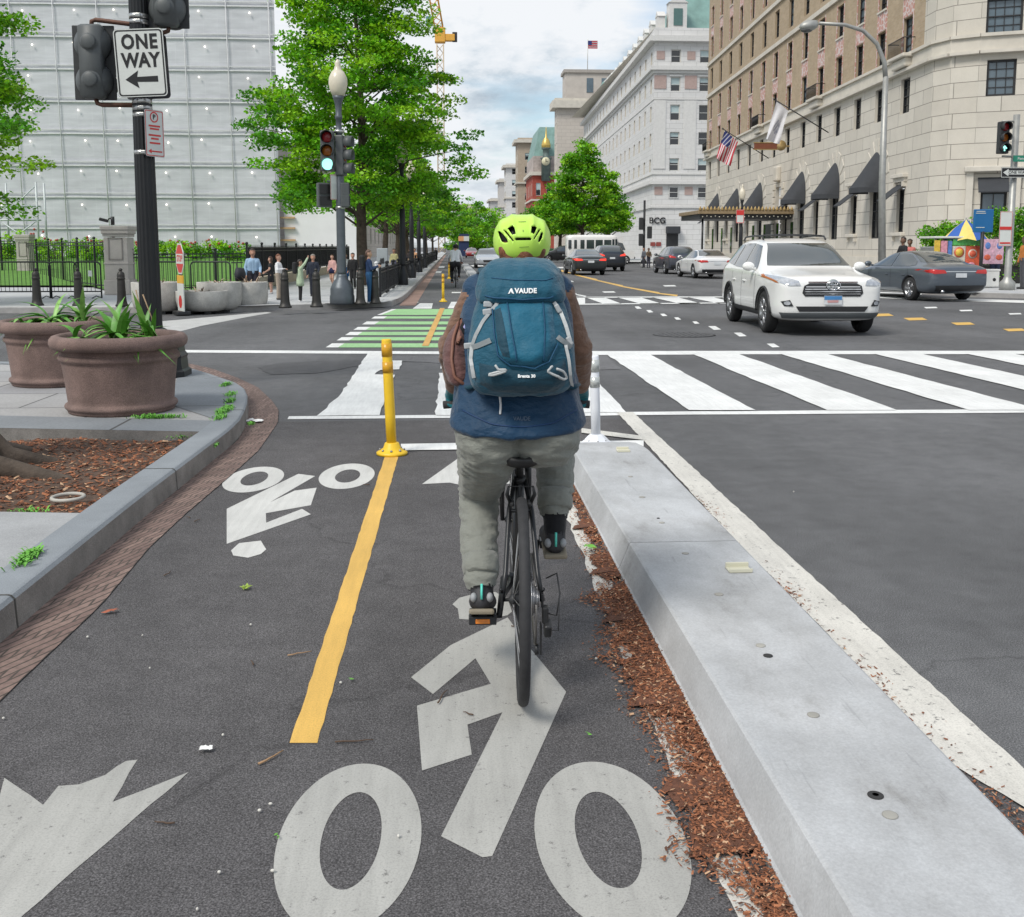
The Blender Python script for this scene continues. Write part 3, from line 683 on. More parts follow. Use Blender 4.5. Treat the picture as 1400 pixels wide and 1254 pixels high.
scrap(337, 809, .055, leaf_y, 'fallen_leaf', 'yellow green maple leaf fallen on the asphalt', 'leaf', 9)
scrap(152, 840, .05, M('leaf_red', (.35, .10, .05), .7), 'fallen_leaf', 'reddish leaf fallen beside the brick gutter', 'leaf', 5)
scrap(805, 757, .07, leaf_g, 'fallen_leaf', 'bright green leaf sprig beside the mulch near the rear foot', 'leaf', 8, .03)
scrap(805, 1011, .03, leaf_g, 'fallen_leaf', 'small green leaf between the symbol and the mulch', 'leaf', 3)
scrap(480, 933, .025, leaf_g, 'fallen_leaf', 'small green leaf right of the yellow line', 'leaf', 3)
scrap(378, 1151, .025, leaf_g, 'fallen_leaf', 'tiny green leaf left of the painted wheel', 'leaf', 3)
def crumpled(px, py, s, lab, z=.014):
    x, y = G(px, py); mb = MB(); n = 7
    vs = [((i / n - .5) * s * 1.5 + random.uniform(-.1, .1) * s, (j / n - .5) * s + random.uniform(-.1, .1) * s, .003 + random.uniform(0, .22) * s * (1 - abs(i / n - .5) * 1.6)) for i in range(n + 1) for j in range(n + 1)]
    mb.add(vs, [(i * (n + 1) + j, i * (n + 1) + j + 1, (i + 1) * (n + 1) + j + 1, (i + 1) * (n + 1) + j) for i in range(n) for j in range(n)])
    o = mb.build('paper_scrap', paper, None, False); o.location = (x, y, z); return tag(o, lab, 'litter')
crumpled(346, 579, .11, 'white paper scrap lying on the brick gutter by the kerb', .018)
crumpled(282, 1030, .026, 'small white paper scrap on the asphalt left of the yellow line')
pet = M('pebble_pale', (.6, .58, .53), .8)
for px, py in ((373, 1197), (300, 1199), (195, 873), (120, 875), (205, 918), (5, 987), (355, 1114), (270, 1250), (545, 1149), (1000, 711), (815, 905), (1085, 675), (343, 858), (466, 938), (305, 1010), (370, 1105)):
    x, y = G(px, py); mb = MB(); mb.sphere((0, 0, 0), (random.uniform(.003, .006), random.uniform(.003, .006), .004), 0, 8, 6); o = mb.build('pebble', pet); o.location = (x, y, .013)
    tag(o, 'tiny pale stone chip lying on the asphalt', 'pebble', 'pale stone chips on the asphalt')
def weeds(name, lab, pts, n, h, z, mat=leaf_g, wid=.006):
    mb = MB()
    for k in range(n):
        a = random.choice(pts); x, y = a[0] + random.gauss(0, a[2]), a[1] + random.gauss(0, a[3]); w_ = random.uniform(0, 2 * PI); L = h * random.uniform(.4, 1)
        d = Vector((math.cos(w_), math.sin(w_), 0)); p = Vector((x, y, z)); s_ = Vector((-d.y, d.x, 0)) * wid * random.uniform(.6, 1.2)
        q = p + d * L * .5 + Vector((0, 0, L * .6)); t = p + d * L * .9 + Vector((0, 0, L * random.uniform(.3, .8)))
        mb.add([p - s_ * .5, p + s_ * .5, q + s_, q - s_, t], [(0, 1, 2, 3), (3, 2, 4)], 0, True)
    return tag(mb.build(name, mat, None, False), kind='stuff')
wpts = []
for px, py in gp([(300, 572), (311, 560), (315, 549), (316, 540), (309, 527), (303, 565), (306, 563)], .15): wpts.append((px, py, .02, .06))
weeds('kerb_grass', '', wpts, 700, .05, .15)
gx = [(*G(222, 571, .15), .10, .02), (*G(205, 572, .15), .08, .015)]; weeds('kerb_grass', '', gx, 260, .05, .15)
gx = [(*G(35, 767, .15), .015, .05), (*G(42, 760, .15), .015, .04)]; weeds('kerb_grass', '', gx, 260, .045, .15)
gx = [(*G(255, 598, .1), .06, .03), (*G(40, 696, .12), .05, .02), (*G(120, 593, .1), .03, .02), (*G(345, 597, .0), .012, .03), (*G(293, 625, .02), .01, .05), (*G(318, 594, .0), .012, .03)]; weeds('bed_weeds', '', gx, 260, .04, .10)
x, y = G(93, 683, .11); mb = MB(); mb.tube([(.085 * math.cos(k * PI / 14), .085 * math.sin(k * PI / 14), .015) for k in range(28)], .011, 8, close=True)
o = mb.build('pipe_ring', M('ring_grey', (.42, .40, .36), .7, var=.2)); o.location = (x, y, .108); tag(o, 'round grey pipe ring lying in the mulch bed', 'ring')
# ================================================================== CYCLIST AND BICYCLE
BX, BY, BYAW = .23, 3.33, R(-2.2)
blk = M('bike_black', (.018, .019, .021), .35, .2, .1, 10); rub = M('tyre_rubber', (.028, .028, .030), .75, var=.25, scale=30, bump=.2, bscale=200)
alu = M('aluminium', (.45, .45, .46), .3, .9, .1); dk = M('component_dark', (.035, .036, .038), .45, .4, .1); stl = M('spoke_steel', (.38, .38, .38), .35, .9, 0)
orr = M('reflector_orange', (.85, .25, .02), .25, var=.15, scale=60)
def arcpts(c, r, n, plane='yz', a0=0., a1=2 * PI, close=True):
    k = n if close else n + 1; o = []
    for i in range(k):
        a = a0 + (a1 - a0) * i / n; p, q = r * math.cos(a), r * math.sin(a)
        o.append((c[0], c[1] + p, c[2] + q) if plane == 'yz' else (c[0] + p, c[1], c[2] + q) if plane == 'xz' else (c[0] + p, c[1] + q, c[2]))
    return o
def bike_wheel(par, y, z, r=.345, spokes=28, tw=.018, n=64):
    e = MB(); e.tube(arcpts((0, 0, 0), r - tw, n), tw, 12, close=True); t = e.build('wheel', rub, par, loc=(0, y, z))
    e = MB(); rows = []
    for k in range(n):
        a = 2 * PI * k / n
        for (dx, rr) in ((-.011, r - .034), (-.011, r - .052), (.011, r - .052), (.011, r - .034)): rows.append((dx, rr * math.cos(a), rr * math.sin(a)))
    e.add(rows, [(k * 4 + j, k * 4 + (j + 1) % 4, ((k + 1) % n) * 4 + (j + 1) % 4, ((k + 1) % n) * 4 + j) for k in range(n) for j in range(4)]); e.build('rim', dk, t)
    e = MB(); e.lathe([(.006, -.062), (.006, -.045), (.026, -.034), (.026, -.029), (.014, -.026), (.014, .026), (.026, .029), (.026, .034), (.006, .045), (.006, .062)], n=14, xf=Matrix.Rotation(PI / 2, 4, 'Y')); e.build('hub', dk, t)
    e = MB()
    for k in range(spokes):
        a = 2 * PI * k / spokes; b = a + (.35 if (k // 2) % 2 else -.35); sx = -.031 if k % 2 else .031
        e.tube([(sx, .024 * math.cos(b), .024 * math.sin(b)), (sx * .1, (r - .05) * math.cos(a), (r - .05) * math.sin(a))], .0014, 5, caps=False)
    e.build('spokes', stl, t)
    return t
def make_bike(loc, yaw, label, crank=(-.14, -.10), detail=True):
    B = empty('bicycle', loc, label, 'bicycle', None, yaw); f = MB()
    bb = (0, .43, .28); stt = (0, .285, .70); hd0, hd1 = (0, .865, .60), (0, .825, .74)
    f.tube([bb, stt], .016, 14); f.tube([stt, (0, .80, .715)], .015, 12); f.tube([bb, (0, .855, .625)], .019, 12); f.tube([hd0, hd1], .021, 14)
    for s_ in (-1, 1):
        f.tube([(s_ * .068, 0, .345), (s_ * .055, .06, .42), (s_ * .040, .20, .60), (s_ * .018, .285, .69)], [.008, .0085, .009, .008], 10)
        f.tube([(s_ * .068, 0, .345), (s_ * .060, .10, .33), (s_ * .035, .30, .295), (s_ * .03, .42, .28)], [.009, .010, .010, .012], 10)
        f.box((s_ * .068, 0, .345), (.008, .035, .05), bev=.003)
        f.tube([(s_ * .068, .015, .37), (s_ * .072, -.01, .385)], .006, 8)
    f.tube([(-.04, .20, .60), (.04, .20, .60)], .007, 8)
    f.tube([(-.035, .43, .28), (.035, .43, .28)], .022, 14)
    f.build('frame', blk, B)
    k = MB(); k.tube([(0, .285, .69), (0, .235, .82)], .0136, 12); k.tube([(0, .287, .685), (0, .281, .705)], .021, 12); k.build('seat_post', dk, B)
    sd_ = MB(); vs = []; prof = [(.02, .10, .055), (.08, .115, .072), (.14, .10, .07), (.20, .06, .062), (.27, .036, .05), (.34, .026, .038)]
    for i, (yy, hw, th) in enumerate(((.075, .04, .03), (.09, .060, .045), (.14, .066, .05), (.20, .056, .048), (.25, .035, .042), (.32, .024, .036), (.37, .016, .024))):
        for j in range(14):
            a = 2 * PI * j / 14; vs.append((hw * math.cos(a), yy, .822 - th * .5 + th * .5 * math.sin(a) - (.01 if abs(math.cos(a)) < .3 and math.sin(a) > 0 else 0)))
    fs = [(i * 14 + j, i * 14 + (j + 1) % 14, (i + 1) * 14 + (j + 1) % 14, (i + 1) * 14 + j) for i in range(6) for j in range(14)] + [tuple(range(14)), tuple(range(84, 98))]
    sd_.add(vs, fs, 0, True)
    for s_ in (-1, 1): sd_.tube([(s_ * .022, .11, .80), (s_ * .022, .16, .785), (s_ * .022, .28, .785), (s_ * .015, .34, .805)], .0035, 6)
    sd_.build('saddle', M('saddle_black', (.016, .016, .017), .5, var=.1), B)
    fk = MB()
    for s_ in (-1, 1): fk.tube([(s_ * .055, .985 + .045, .345), (s_ * .058, .955, .48), (s_ * .05, .885, .63)], [.009, .012, .016], 12)
    fk.tube([(-.05, .885, .63), (.05, .885, .63)], .018, 10); fk.tube([(0, .885, .63), (0, .81, .80), (0, .79, .87)], .0145, 12); fk.build('fork', blk, B)
    hb = MB(); hb.tube([(-.285, .755, .895), (-.20, .775, .90), (-.07, .80, .885), (.07, .80, .885), (.20, .775, .90), (.285, .755, .895)], .0125, 12); hb.tube([(0, .79, .865), (0, .80, .885)], .02, 12)
    for s_ in (-1, 1):
        hb.tube([(s_ * .15, .79, .89), (s_ * .19, .86, .87), (s_ * .26, .84, .85)], .005, 8)
        hb.tube([(s_ * .14, .80, .89), (s_ * .1, .93, .86), (s_ * .03, .92, .72)], .003, 6)
    bar = hb.build('handlebar', dk, B)
    for s_ in (-1, 1):
        g = MB(); g.tube([(s_ * .295, .752, .894), (s_ * .19, .777, .90)], .0165, 12); g.build('grip', rub, bar)
    bike_wheel(B, 0, .345); bike_wheel(B, 1.03, .345)
    c = MB()
    ring_ = [(.048 + 0, 0)]
    for s_ in (-1, 1):
        d = (crank[0] * -s_ * -1, crank[1] * -s_ * -1) if False else ((crank[0], crank[1]) if s_ == -1 else (-crank[0], -crank[1]))
        c.tube([(s_ * .055, .43, .28), (s_ * .075, .43 + d[0], .28 + d[1])], [.014, .011], 10)
    c.tube([(-.06, .43, .28), (.06, .43, .28)], .012, 10); c.build('crank', dk, B)
    q = MB(); n = 44
    vs = []
    for x_ in (.046, .050):
        for i in range(n * 2): 
            a = PI * i / n; rr = .092 if i % 2 else .086; vs.append((x_, .43 + rr * math.cos(a), .28 + rr * math.sin(a)))
        for i in range(n * 2): a = PI * i / n; vs.append((x_, .43 + .07 * math.cos(a), .28 + .07 * math.sin(a)))
    m_ = 2 * n; fs = []
    for i in range(m_):
        j = (i + 1) % m_; fs += [(i, j, m_ + j, m_ + i), (2 * m_ + i, 3 * m_ + i, 3 * m_ + j, 2 * m_ + j), (i, 2 * m_ + i, 2 * m_ + j, j), (m_ + i, m_ + j, 3 * m_ + j, 3 * m_ + i)]
    q.add(vs, fs)
    for i in range(5): a = 2 * PI * i / 5; q.tube([(.048, .43, .28), (.048, .43 + .075 * math.cos(a), .28 + .075 * math.sin(a))], .006, 6)
    q.build('chainring', alu, B)
    cs_ = MB()
    for i, rr in enumerate((.058, .052, .046, .040, .035, .030)): cs_.lathe([(rr, 0), (rr, .0025), (.012, .0025)], n=22, xf=Matrix.Translation((.030 + i * .005, 0, .345)) @ Matrix.Rotation(PI / 2, 4, 'Y'))
    cs_.build('cassette', alu, B)
    ch = MB(); ch.tube([(.048, .43, .372), (.046, 0, .392)], .0045, 6); ch.tube([(.046, 0, .19), (.046, .06, .165), (.048, .43, .19)], .0045, 6); ch.tube([(.046, -.05, .345), (.046, -.03, .25), (.046, .0, .19)], .004, 6); ch.build('chain', M('chain', (.2, .19, .18), .4, .8, .2), B)
    dr = MB(); dr.box((.078, -.005, .295), (.022, .035, .06), bev=.006); dr.box((.086, -.01, .25), (.026, .05, .05), bev=.008, rot=Matrix.Rotation(.4, 3, 'X'))
    dr.box((.064, .01, .205), (.006, .03, .11), bev=.004); dr.lathe([(.02, -.006), (.02, .006)], (0, 0, 0), 12, xf=Matrix.Translation((.05, .015, .165)) @ Matrix.Rotation(PI / 2, 4, 'Y'))
    dr.tube([(.082, -.005, .30), (.115, -.03, .30), (.125, -.04, .38), (.118, .02, .43), (.085, .06, .40)], .0028, 6); dr.tube([(.082, -.03, .25), (.12, -.05, .255), (.124, -.04, .38)], .002, 6)
    dr.build('derailleur', dk, B)
    br_ = MB()
    for s_ in (-1, 1):
        br_.tube([(s_ * .032, .19, .625), (s_ * .048, .155, .67), (s_ * .042, .15, .70)], [.008, .007, .004], 8); br_.box((s_ * .03, .17, .635), (.014, .05, .014), bev=.004)
    br_.tube([(-.042, .15, .70), (.045, .15, .70)], .002, 6); br_.build('brake', dk, B)
    for s_ in (-1, 1): br_ = MB(); br_.tube([(s_ * .055, .925, .66), (s_ * .07, .91, .70), (s_ * .06, .91, .74)], [.008, .007, .004], 8); br_.build('brake', dk, B)
    for s_, lab in ((-1, 'black pedal with an orange reflector'), (1, None)):
        d = (crank[0], crank[1]) if s_ == -1 else (-crank[0], -crank[1]); cx, cy, cz = s_ * .135, .43 + d[0], .28 + d[1]
        p = MB(); tl = Matrix.Rotation(-.25 if s_ == -1 else 0., 3, 'X')
        p.box((0, -.043, 0), (.10, .014, .030), bev=.003, rot=tl); p.box((0, .043, 0), (.10, .014, .030), bev=.003, rot=tl); p.box((-.045, 0, 0), (.012, .08, .022), bev=.003, rot=tl); p.box((.045, 0, 0), (.012, .08, .022), bev=.003, rot=tl); p.box((0, 0, 0), (.03, .08, .018), bev=.003, rot=tl); p.tube([(-s_ * .07, 0, 0), (s_ * .04, 0, 0)], .007, 8)
        po = p.build('pedal', blk, B, loc=(cx, cy, cz))
        rf = MB(); rf.box((0, -.0515, .0), (.052, .005, .017), bev=.002, rot=tl); rf.build('reflector', orr, po)
    return B
BIKE = make_bike((BX, BY, .004), BYAW, 'black bicycle ridden by the person in the lime helmet, seen from behind')
# ---- rider
def cloth(name, c, rough=.75, var=.12, bump=.5, bs=16, sheen=.2):
    m = M(name, c, rough, 0, var, 6, 0, sheen=sheen, spec=.3); nt = m.node_tree; b = nt.nodes['Principled BSDF']
    tc = nn(nt, 'ShaderNodeTexCoord'); mp_ = nn(nt, 'ShaderNodeMapping'); mp_.inputs['Scale'].default_value = (1, 1, 1.8); nt.links.new(tc.outputs['Object'], mp_.inputs[0])
    a = noise(nt, bs, 3, .5, mp_.outputs[0]); w_ = noise(nt, 420, 2, .5, tc.outputs['Object'])
    mx = mth2(nt, 'ADD', a, mth2(nt, 'MULTIPLY', w_, .06)); bp = nn(nt, 'ShaderNodeBump'); bp.inputs['Strength'].default_value = bump; bp.inputs['Distance'].default_value = .03
    nt.links.new(mx, bp.inputs['Height']); nt.links.new(bp.outputs[0], b.inputs['Normal']); return m
def mth2(nt, op, a, b):
    m = nn(nt, 'ShaderNodeMath', operation=op)
    for i, v in enumerate((a, b)):
        if isinstance(v, (int, float)): m.inputs[i].default_value = v
        else: nt.links.new(v, m.inputs[i])
    return m.outputs[0]
skin_m = M('skin', (.52, .28, .20), .5, var=.12, scale=12)
jk_m = cloth('jacket_blue', (.004, .036, .085), .55, .15, .7, 13); sl_m = cloth('sleeve_brown', (.19, .105, .068), .75, .18, .6, 18)
tr_m = cloth('trousers_grey_green', (.215, .222, .195), .8, .10, .7, 12); sk_m = cloth('sock_black', (.012, .012, .014), .9, .1, .2)
sh_m = M('shoe_dark', (.03, .03, .034), .6, var=.3, scale=40); gl_m = cloth('glove_teal', (.010, .155, .19), .7, .15, .4, 30)
hair_m = M('hair_auburn', (.20, .075, .03), .55, var=.35, scale=60, bump=.6, bscale=160)
RID = empty('person', (BX, BY, .004), 'cyclist riding away in lime helmet, blue and brown jacket and grey green trousers', 'person', None, BYAW)
sg = []
T_, J_, SL_, SK_, SO_, SHO, GL_ = 3, 1, 2, 0, 4, 5, 6
cx = -.012
HL, HR = (-.095, .20, .905), (.085, .20, .905); KL, KR = (-.148, .47, .60), (.145, .60, .845); AL, AR = (-.138, .155, .335), (.135, .395, .475)
for s_, h in ((-1, HL), (1, HR)):
    sg += [((cx + s_ * .097, .165, .882), .122, (cx + s_ * .09, .25, .93), .112, T_), ((cx + s_ * .085, .20, .98), .115, (cx + s_ * .075, .28, 1.12), .105, J_), ((cx + s_ * .075, .28, 1.12), .105, (cx + s_ * .085, .385, 1.30), .105, J_), ((cx + s_ * .06, .385, 1.32), .095, (cx + s_ * .12, .41, 1.365), .07, J_)]
sg += [((cx, .22, .95), .11, (cx, .38, 1.30), .105, J_), ((-.06, .2, .92), .12, (.05, .2, .92), .12, T_), ((-.148, .41, 1.37), .062, (.14, .41, 1.37), .062, J_)]
# legs: trousers, with loose calves
sg += [((-.105, .17, .86), .118, (-.124, .28, .75), .100, T_), ((-.124, .28, .75), .100, KL, .070, T_), (KL, .072, (-.148, .31, .475), .069, T_), ((-.148, .31, .475), .069, (-.140, .185, .375), .052, T_), ((-.14, .205, .40), .053, (-.139, .175, .362), .054, T_)]
sg += [((.092, .18, .885), .118, (.12, .40, .88), .095, T_), ((.12, .40, .88), .095, KR, .076, T_), (KR, .076, (.142, .50, .67), .070, T_), ((.142, .50, .67), .070, (.137, .428, .555), .056, T_)]
sg += [((.136, .418, .535), .046, AR, .043, SO_), (AL, .042, (-.138, .19, .37), .042, SO_)]
def foot(A, heel, ball, toe, w=.036):
    sg.extend([(A, .042, heel, .036, SHO), (A, .042, tuple((Vector(A) + Vector(ball)) / 2), .042, SHO), (heel, .034, ball, .034, SHO), (tuple(Vector(heel) + Vector((.012, .02, 0))), .032, tuple(Vector(ball) + Vector((.02, 0, 0))), .032, SHO), (tuple(Vector(heel) - Vector((.012, -.02, 0))), .032, tuple(Vector(ball) - Vector((.02, 0, 0))), .032, SHO), (ball, .036, toe, .026, SHO)])
foot(AL, (-.137, .125, .297), (-.135, .285, .238), (-.135, .365, .222)); foot(AR, (.135, .375, .424), (.133, .545, .425), (.133, .63, .43))
# arms
SLh, ELb, WLr = (-.152, .41, 1.355), (-.252, .50, 1.150), (-.245, .70, .985); SRh, ERb, WRr = (.146, .41, 1.355), (.228, .50, 1.145), (.250, .70, .985)
for s_, a, b, c_ in ((-1, SLh, ELb, WLr), (1, SRh, ERb, WRr)):
    m1 = tuple(Vector(a).lerp(Vector(b), .05)); sg += [(a, .060, m1, .060, SL_), (m1, .058, b, .050, SL_), (b, .050, c_, .041, SL_), (tuple(Vector(b).lerp(Vector(c_), .6)), .046, tuple(Vector(b).lerp(Vector(c_), .85)), .043, SL_)]
    gd = Vector((s_ * .06, .25, -.28)); hs = []
    hand(hs, c_, (s_ * .02, .72, -.55), (-s_, .1, .1), GL_, .95, 1.0, (0, -.35, -.94)); sg += [(p, r1 * 1.35, q_, r2 * 1.35, m) for p, r1, q_, r2, m in hs]
# neck and head
sg += [((.003, .42, 1.39), .062, (.008, .475, 1.475), .056, SK_), ((.012, .51, 1.525), .086, (.012, .53, 1.545), .086, SK_), ((.012, .58, 1.49), .05, (.012, .59, 1.55), .05, SK_), ((.012, .622, 1.53), .016, (.012, .615, 1.55), .012, SK_)]
for s_ in (-1, 1): sg.append(((.012 + s_ * .084, .50, 1.515), .018, (.012 + s_ * .086, .495, 1.545), .02, SK_))
body = skin('body', sg, [skin_m, jk_m, sl_m, tr_m, sk_m, sh_m, gl_m], .0085, RID, 3)
from mathutils import noise as mn
def folds(o, amp, fx, fz, mis=None, centres=()):
    """cloth folds as real relief: stretched ridged noise, stronger round the given joints"""
    me = o.data; ok = None
    if mis is not None:
        ok = set()
        for p in me.polygons:
            if p.material_index in mis: ok.update(p.vertices)
    nr = [v.normal.copy() for v in me.vertices]
    for i, v in enumerate(me.vertices):
        if ok is not None and i not in ok: continue
        c = v.co; k = .45 + (sum(math.exp(-(c - Vector(q)).length_squared / .012) for q in centres) if centres else .55)
        w_ = mn.noise(Vector((c.x * 3, c.y * 3, c.z * 3))) * .6
        n_ = mn.noise(Vector((c.x * fx + w_, c.y * fx, (c.z + .25 * c.x) * fz + 2 * w_))); n2_ = mn.noise(Vector((c.x * fx * 2.3, c.y * fx * 2.3 + 7, c.z * fz * 2.1)))
        v.co = c + nr[i] * amp * min(k, 1.5) * ((1 - abs(n_) * 2.2) * .7 + n2_ * .5)
    me.update()
folds(body, .013, 6, 27, (3,), (KL, KR, (-.14, .2, .40), (.137, .43, .58), (-.1, .15, .80), (.09, .15, .83)))
folds(body, .008, 9, 20, (2,), ((-.27, .5, 1.15), (.26, .5, 1.145)))
def loft(mb, rings, n=48, mi=0, caps=True, p=2.4):
    """rings: (centre x, y, z, half width, half depth[, tilt]) superellipse sections"""
    vs = []
    for r in rings:
        x, y, z_, w_, d = r[:5]; ti = r[5] if len(r) > 5 else 0; wob = r[6] if len(r) > 6 else 0; pw = r[7] if len(r) > 7 else p
        for j in range(n):
            a = 2 * PI * j / n; c, s_ = math.cos(a), math.sin(a)
            k = (abs(c) ** pw + abs(s_) ** pw) ** (-1 / pw); k *= 1 + wob * (math.sin(5 * a + z_ * 30) * .6 + math.sin(9 * a + 1.3) * .4)
            vs.append((x + w_ * c * k, y + d * s_ * k, z_ + ti * s_ * k))
    m = len(rings); fs = [(i * n + j, i * n + (j + 1) % n, (i + 1) * n + (j + 1) % n, (i + 1) * n + j) for i in range(m - 1) for j in range(n)]
    if caps: fs += [tuple(range(n))[::-1], tuple((m - 1) * n + j for j in range(n))]
    mb.add(vs, fs, mi, True); return mb
def subsurf(o, lv=1):
    m = o.modifiers.new('s', 'SUBSURF'); m.levels = lv; m.render_levels = lv; return apply_mods(o)
mb = MB(); loft(mb, [(cx, .215, .945, .200, .150, .03), (cx, .205, .922, .226, .186, .032, .012), (cx, .205, .927, .232, .191, .032, .014), (cx, .206, .94, .231, .189, .030, .016), (cx, .215, .98, .222, .172, .028, .02), (cx, .225, 1.03, .214, .152, .024, .024), (cx, .25, 1.09, .205, .146, .02, .02), (cx, .29, 1.17, .20, .14, .02, .012), (cx, .36, 1.29, .196, .13, .02, .01), (cx, .395, 1.365, .188, .11, .02, .008), (cx, .42, 1.42, .12, .085, .02), (.0, .44, 1.452, .075, .072, .01), (.0, .44, 1.45, .06, .06, .01)], 72, p=2.3)
subsurf(smooth_all(mb.build('jacket', jk_m, RID)) or RID.children[-1])
JK = [c for c in RID.children if c.name.startswith('jacket')][0]; folds(JK, .011, 9, 6)
jb = bvh_of(JK)
def curve_on(bvh, pts, z_off=.003, un=(0, 1, 0), o=-.6, n=24):
    P = resample3([Vector((x, o, z_)) for x, z_ in pts], n); out_ = []
    for p in P:
        h = bvh.ray_cast(p, Vector(un))
        if h[0] is None: h = bvh.find_nearest(Vector((p.x, .1, p.z)))
        nr = h[1]
        if nr.dot(Vector(un)) > 0: nr = -nr
        out_.append(h[0] + nr * z_off)
    return out_
def resample3(P, n):
    L = [0]
    for a, b in zip(P, P[1:]): L.append(L[-1] + (b - a).length)
    o = []
    for k in range(n + 1):
        t = L[-1] * k / n
        for i in range(len(P) - 1):
            if L[i + 1] >= t - 1e-9: u = (t - L[i]) / max(1e-9, L[i + 1] - L[i]); o.append(P[i].lerp(P[i + 1], u)); break
    return o
mb = MB(); mb.tube(curve_on(jb, [(-.20, .975), (-.1, .938), (0, .93), (.1, .938), (.19, .975)], .001), .0028, 6); mb.tube(curve_on(jb, [(-.075, 1.04), (-.07, 1.0), (-.072, .97)], .003), .004, 6, mi=1); mb.build('hem_seam', [M('jacket_seam', (.004, .035, .11), .6), M('toggle_white', (.75, .75, .75), .5)], RID)
mb = MB(); add_text(mb, 'VAUDE', .018, FACE((.0, .0, 0)), depth=.001); 
for i, v in enumerate(mb.v):
    h = jb.ray_cast(Vector((v[0] + .0, -.6, v[2] + .956)), Vector((0, 1, 0)))[0]; mb.v[i] = (v[0], h.y - .002 + v[1], v[2] + .956)
mb.build('jacket_print', M('print_grey', (.10, .14, .20), .6), RID, False)
for c0_, c1_, r_ in (((-.1385, .178, .372), (-.1415, .225, .425), .060), ((.1365, .424, .552), (.1385, .455, .612), .060)):
    mb = MB(); a_, b_ = Vector(c0_), Vector(c1_); mb.tube([a_.lerp(b_, t) for t in (.12, 0, -.02, .15, .5, 1)], [r_ * .8, r_ * .93, r_, r_ * 1.06, r_ * 1.08, r_ * 1.02], 28); o = mb.build('trouser_cuff', tr_m, RID); folds(o, .006, 14, 14)
# shoe details
for A, hy, hz, tilt in ((-.137, .125, .297, -.35), (.135, .375, .424, 0.)):
    rx = Matrix.Rotation(tilt, 4, 'X'); e = MB(); e.box((0, .095, -.036), (.088, .27, .020), bev=.008)
    o = e.build('shoe_sole', M('sole_tan', (.22, .19, .14), .8, var=.2), RID); o.location = (A, hy, hz); o.rotation_euler = (tilt, 0, 0)
    e = MB(); e.tube([(0, -.040, .005), (0, -.043, .03), (0, -.042, .058)], .0042, 8); o = e.build('shoe_tab', M('tab_mint', (.10, .62, .50), .5), RID); o.location = (A, hy, hz); o.rotation_euler = (tilt, 0, 0)
    for s_ in (-1, 1):
        e = MB(); e.sphere((s_ * .028, -.018, .012), (.013, .02, .017), 0, 12, 8)
        o = e.build('shoe_panel', M('shoe_grey', (.30, .31, .32), .6, var=.15), RID); o.location = (A, hy, hz); o.rotation_euler = (tilt, 0, 0)
# hair at the nape
hs = [((.012 + x_, .445 + abs(x_) * .3, 1.475), .027, (.012 + x_ * 1.1, .415 + abs(x_) * .5, 1.515), .034, 0) for x_ in (-.05, -.025, 0, .025, .05)] + [((.012, .425, 1.478), .036, (.02, .42, 1.50), .04, 0), ((-.03, .43, 1.485), .028, (.05, .43, 1.485), .028, 0)]
skin('hair', hs, [hair_m], .008, RID, 1)
# ---- helmet
HEL = empty('helmet', (BX, BY, .004), 'lime green bicycle helmet with dark vents on the cyclist', 'helmet', None, BYAW)
lime = M('helmet_lime', (.50, .80, .10), .38, var=.05, coat=.15); vent_m = M('vent_dark', (.010, .011, .012), .6, var=0)
mb = MB(); hc = (.014, .525)
loft(mb, [(hc[0], hc[1] + .0, 1.505, .082, .11, .014), (hc[0], hc[1], 1.497, .094, .124, .016), (hc[0], hc[1], 1.508, .101, .135, .018), (hc[0], hc[1] - .002, 1.532, .1075, .144, .016, 0, 2.2), (hc[0], hc[1] - .003, 1.560, .1085, .146, .010, 0, 2.2), (hc[0], hc[1], 1.588, .1035, .139, .006, 0, 2.25), (hc[0], hc[1] + .004, 1.612, .092, .123, .004, 0, 2.3), (hc[0], hc[1] + .006, 1.631, .072, .095, .0, 0, 2.3), (hc[0], hc[1] + .008, 1.643, .045, .06, 0, 0, 2.2), (hc[0], hc[1] + .008, 1.647, .015, .02)], 64, p=2.15)
hel = mb.build('shell', lime, HEL); subsurf(hel)
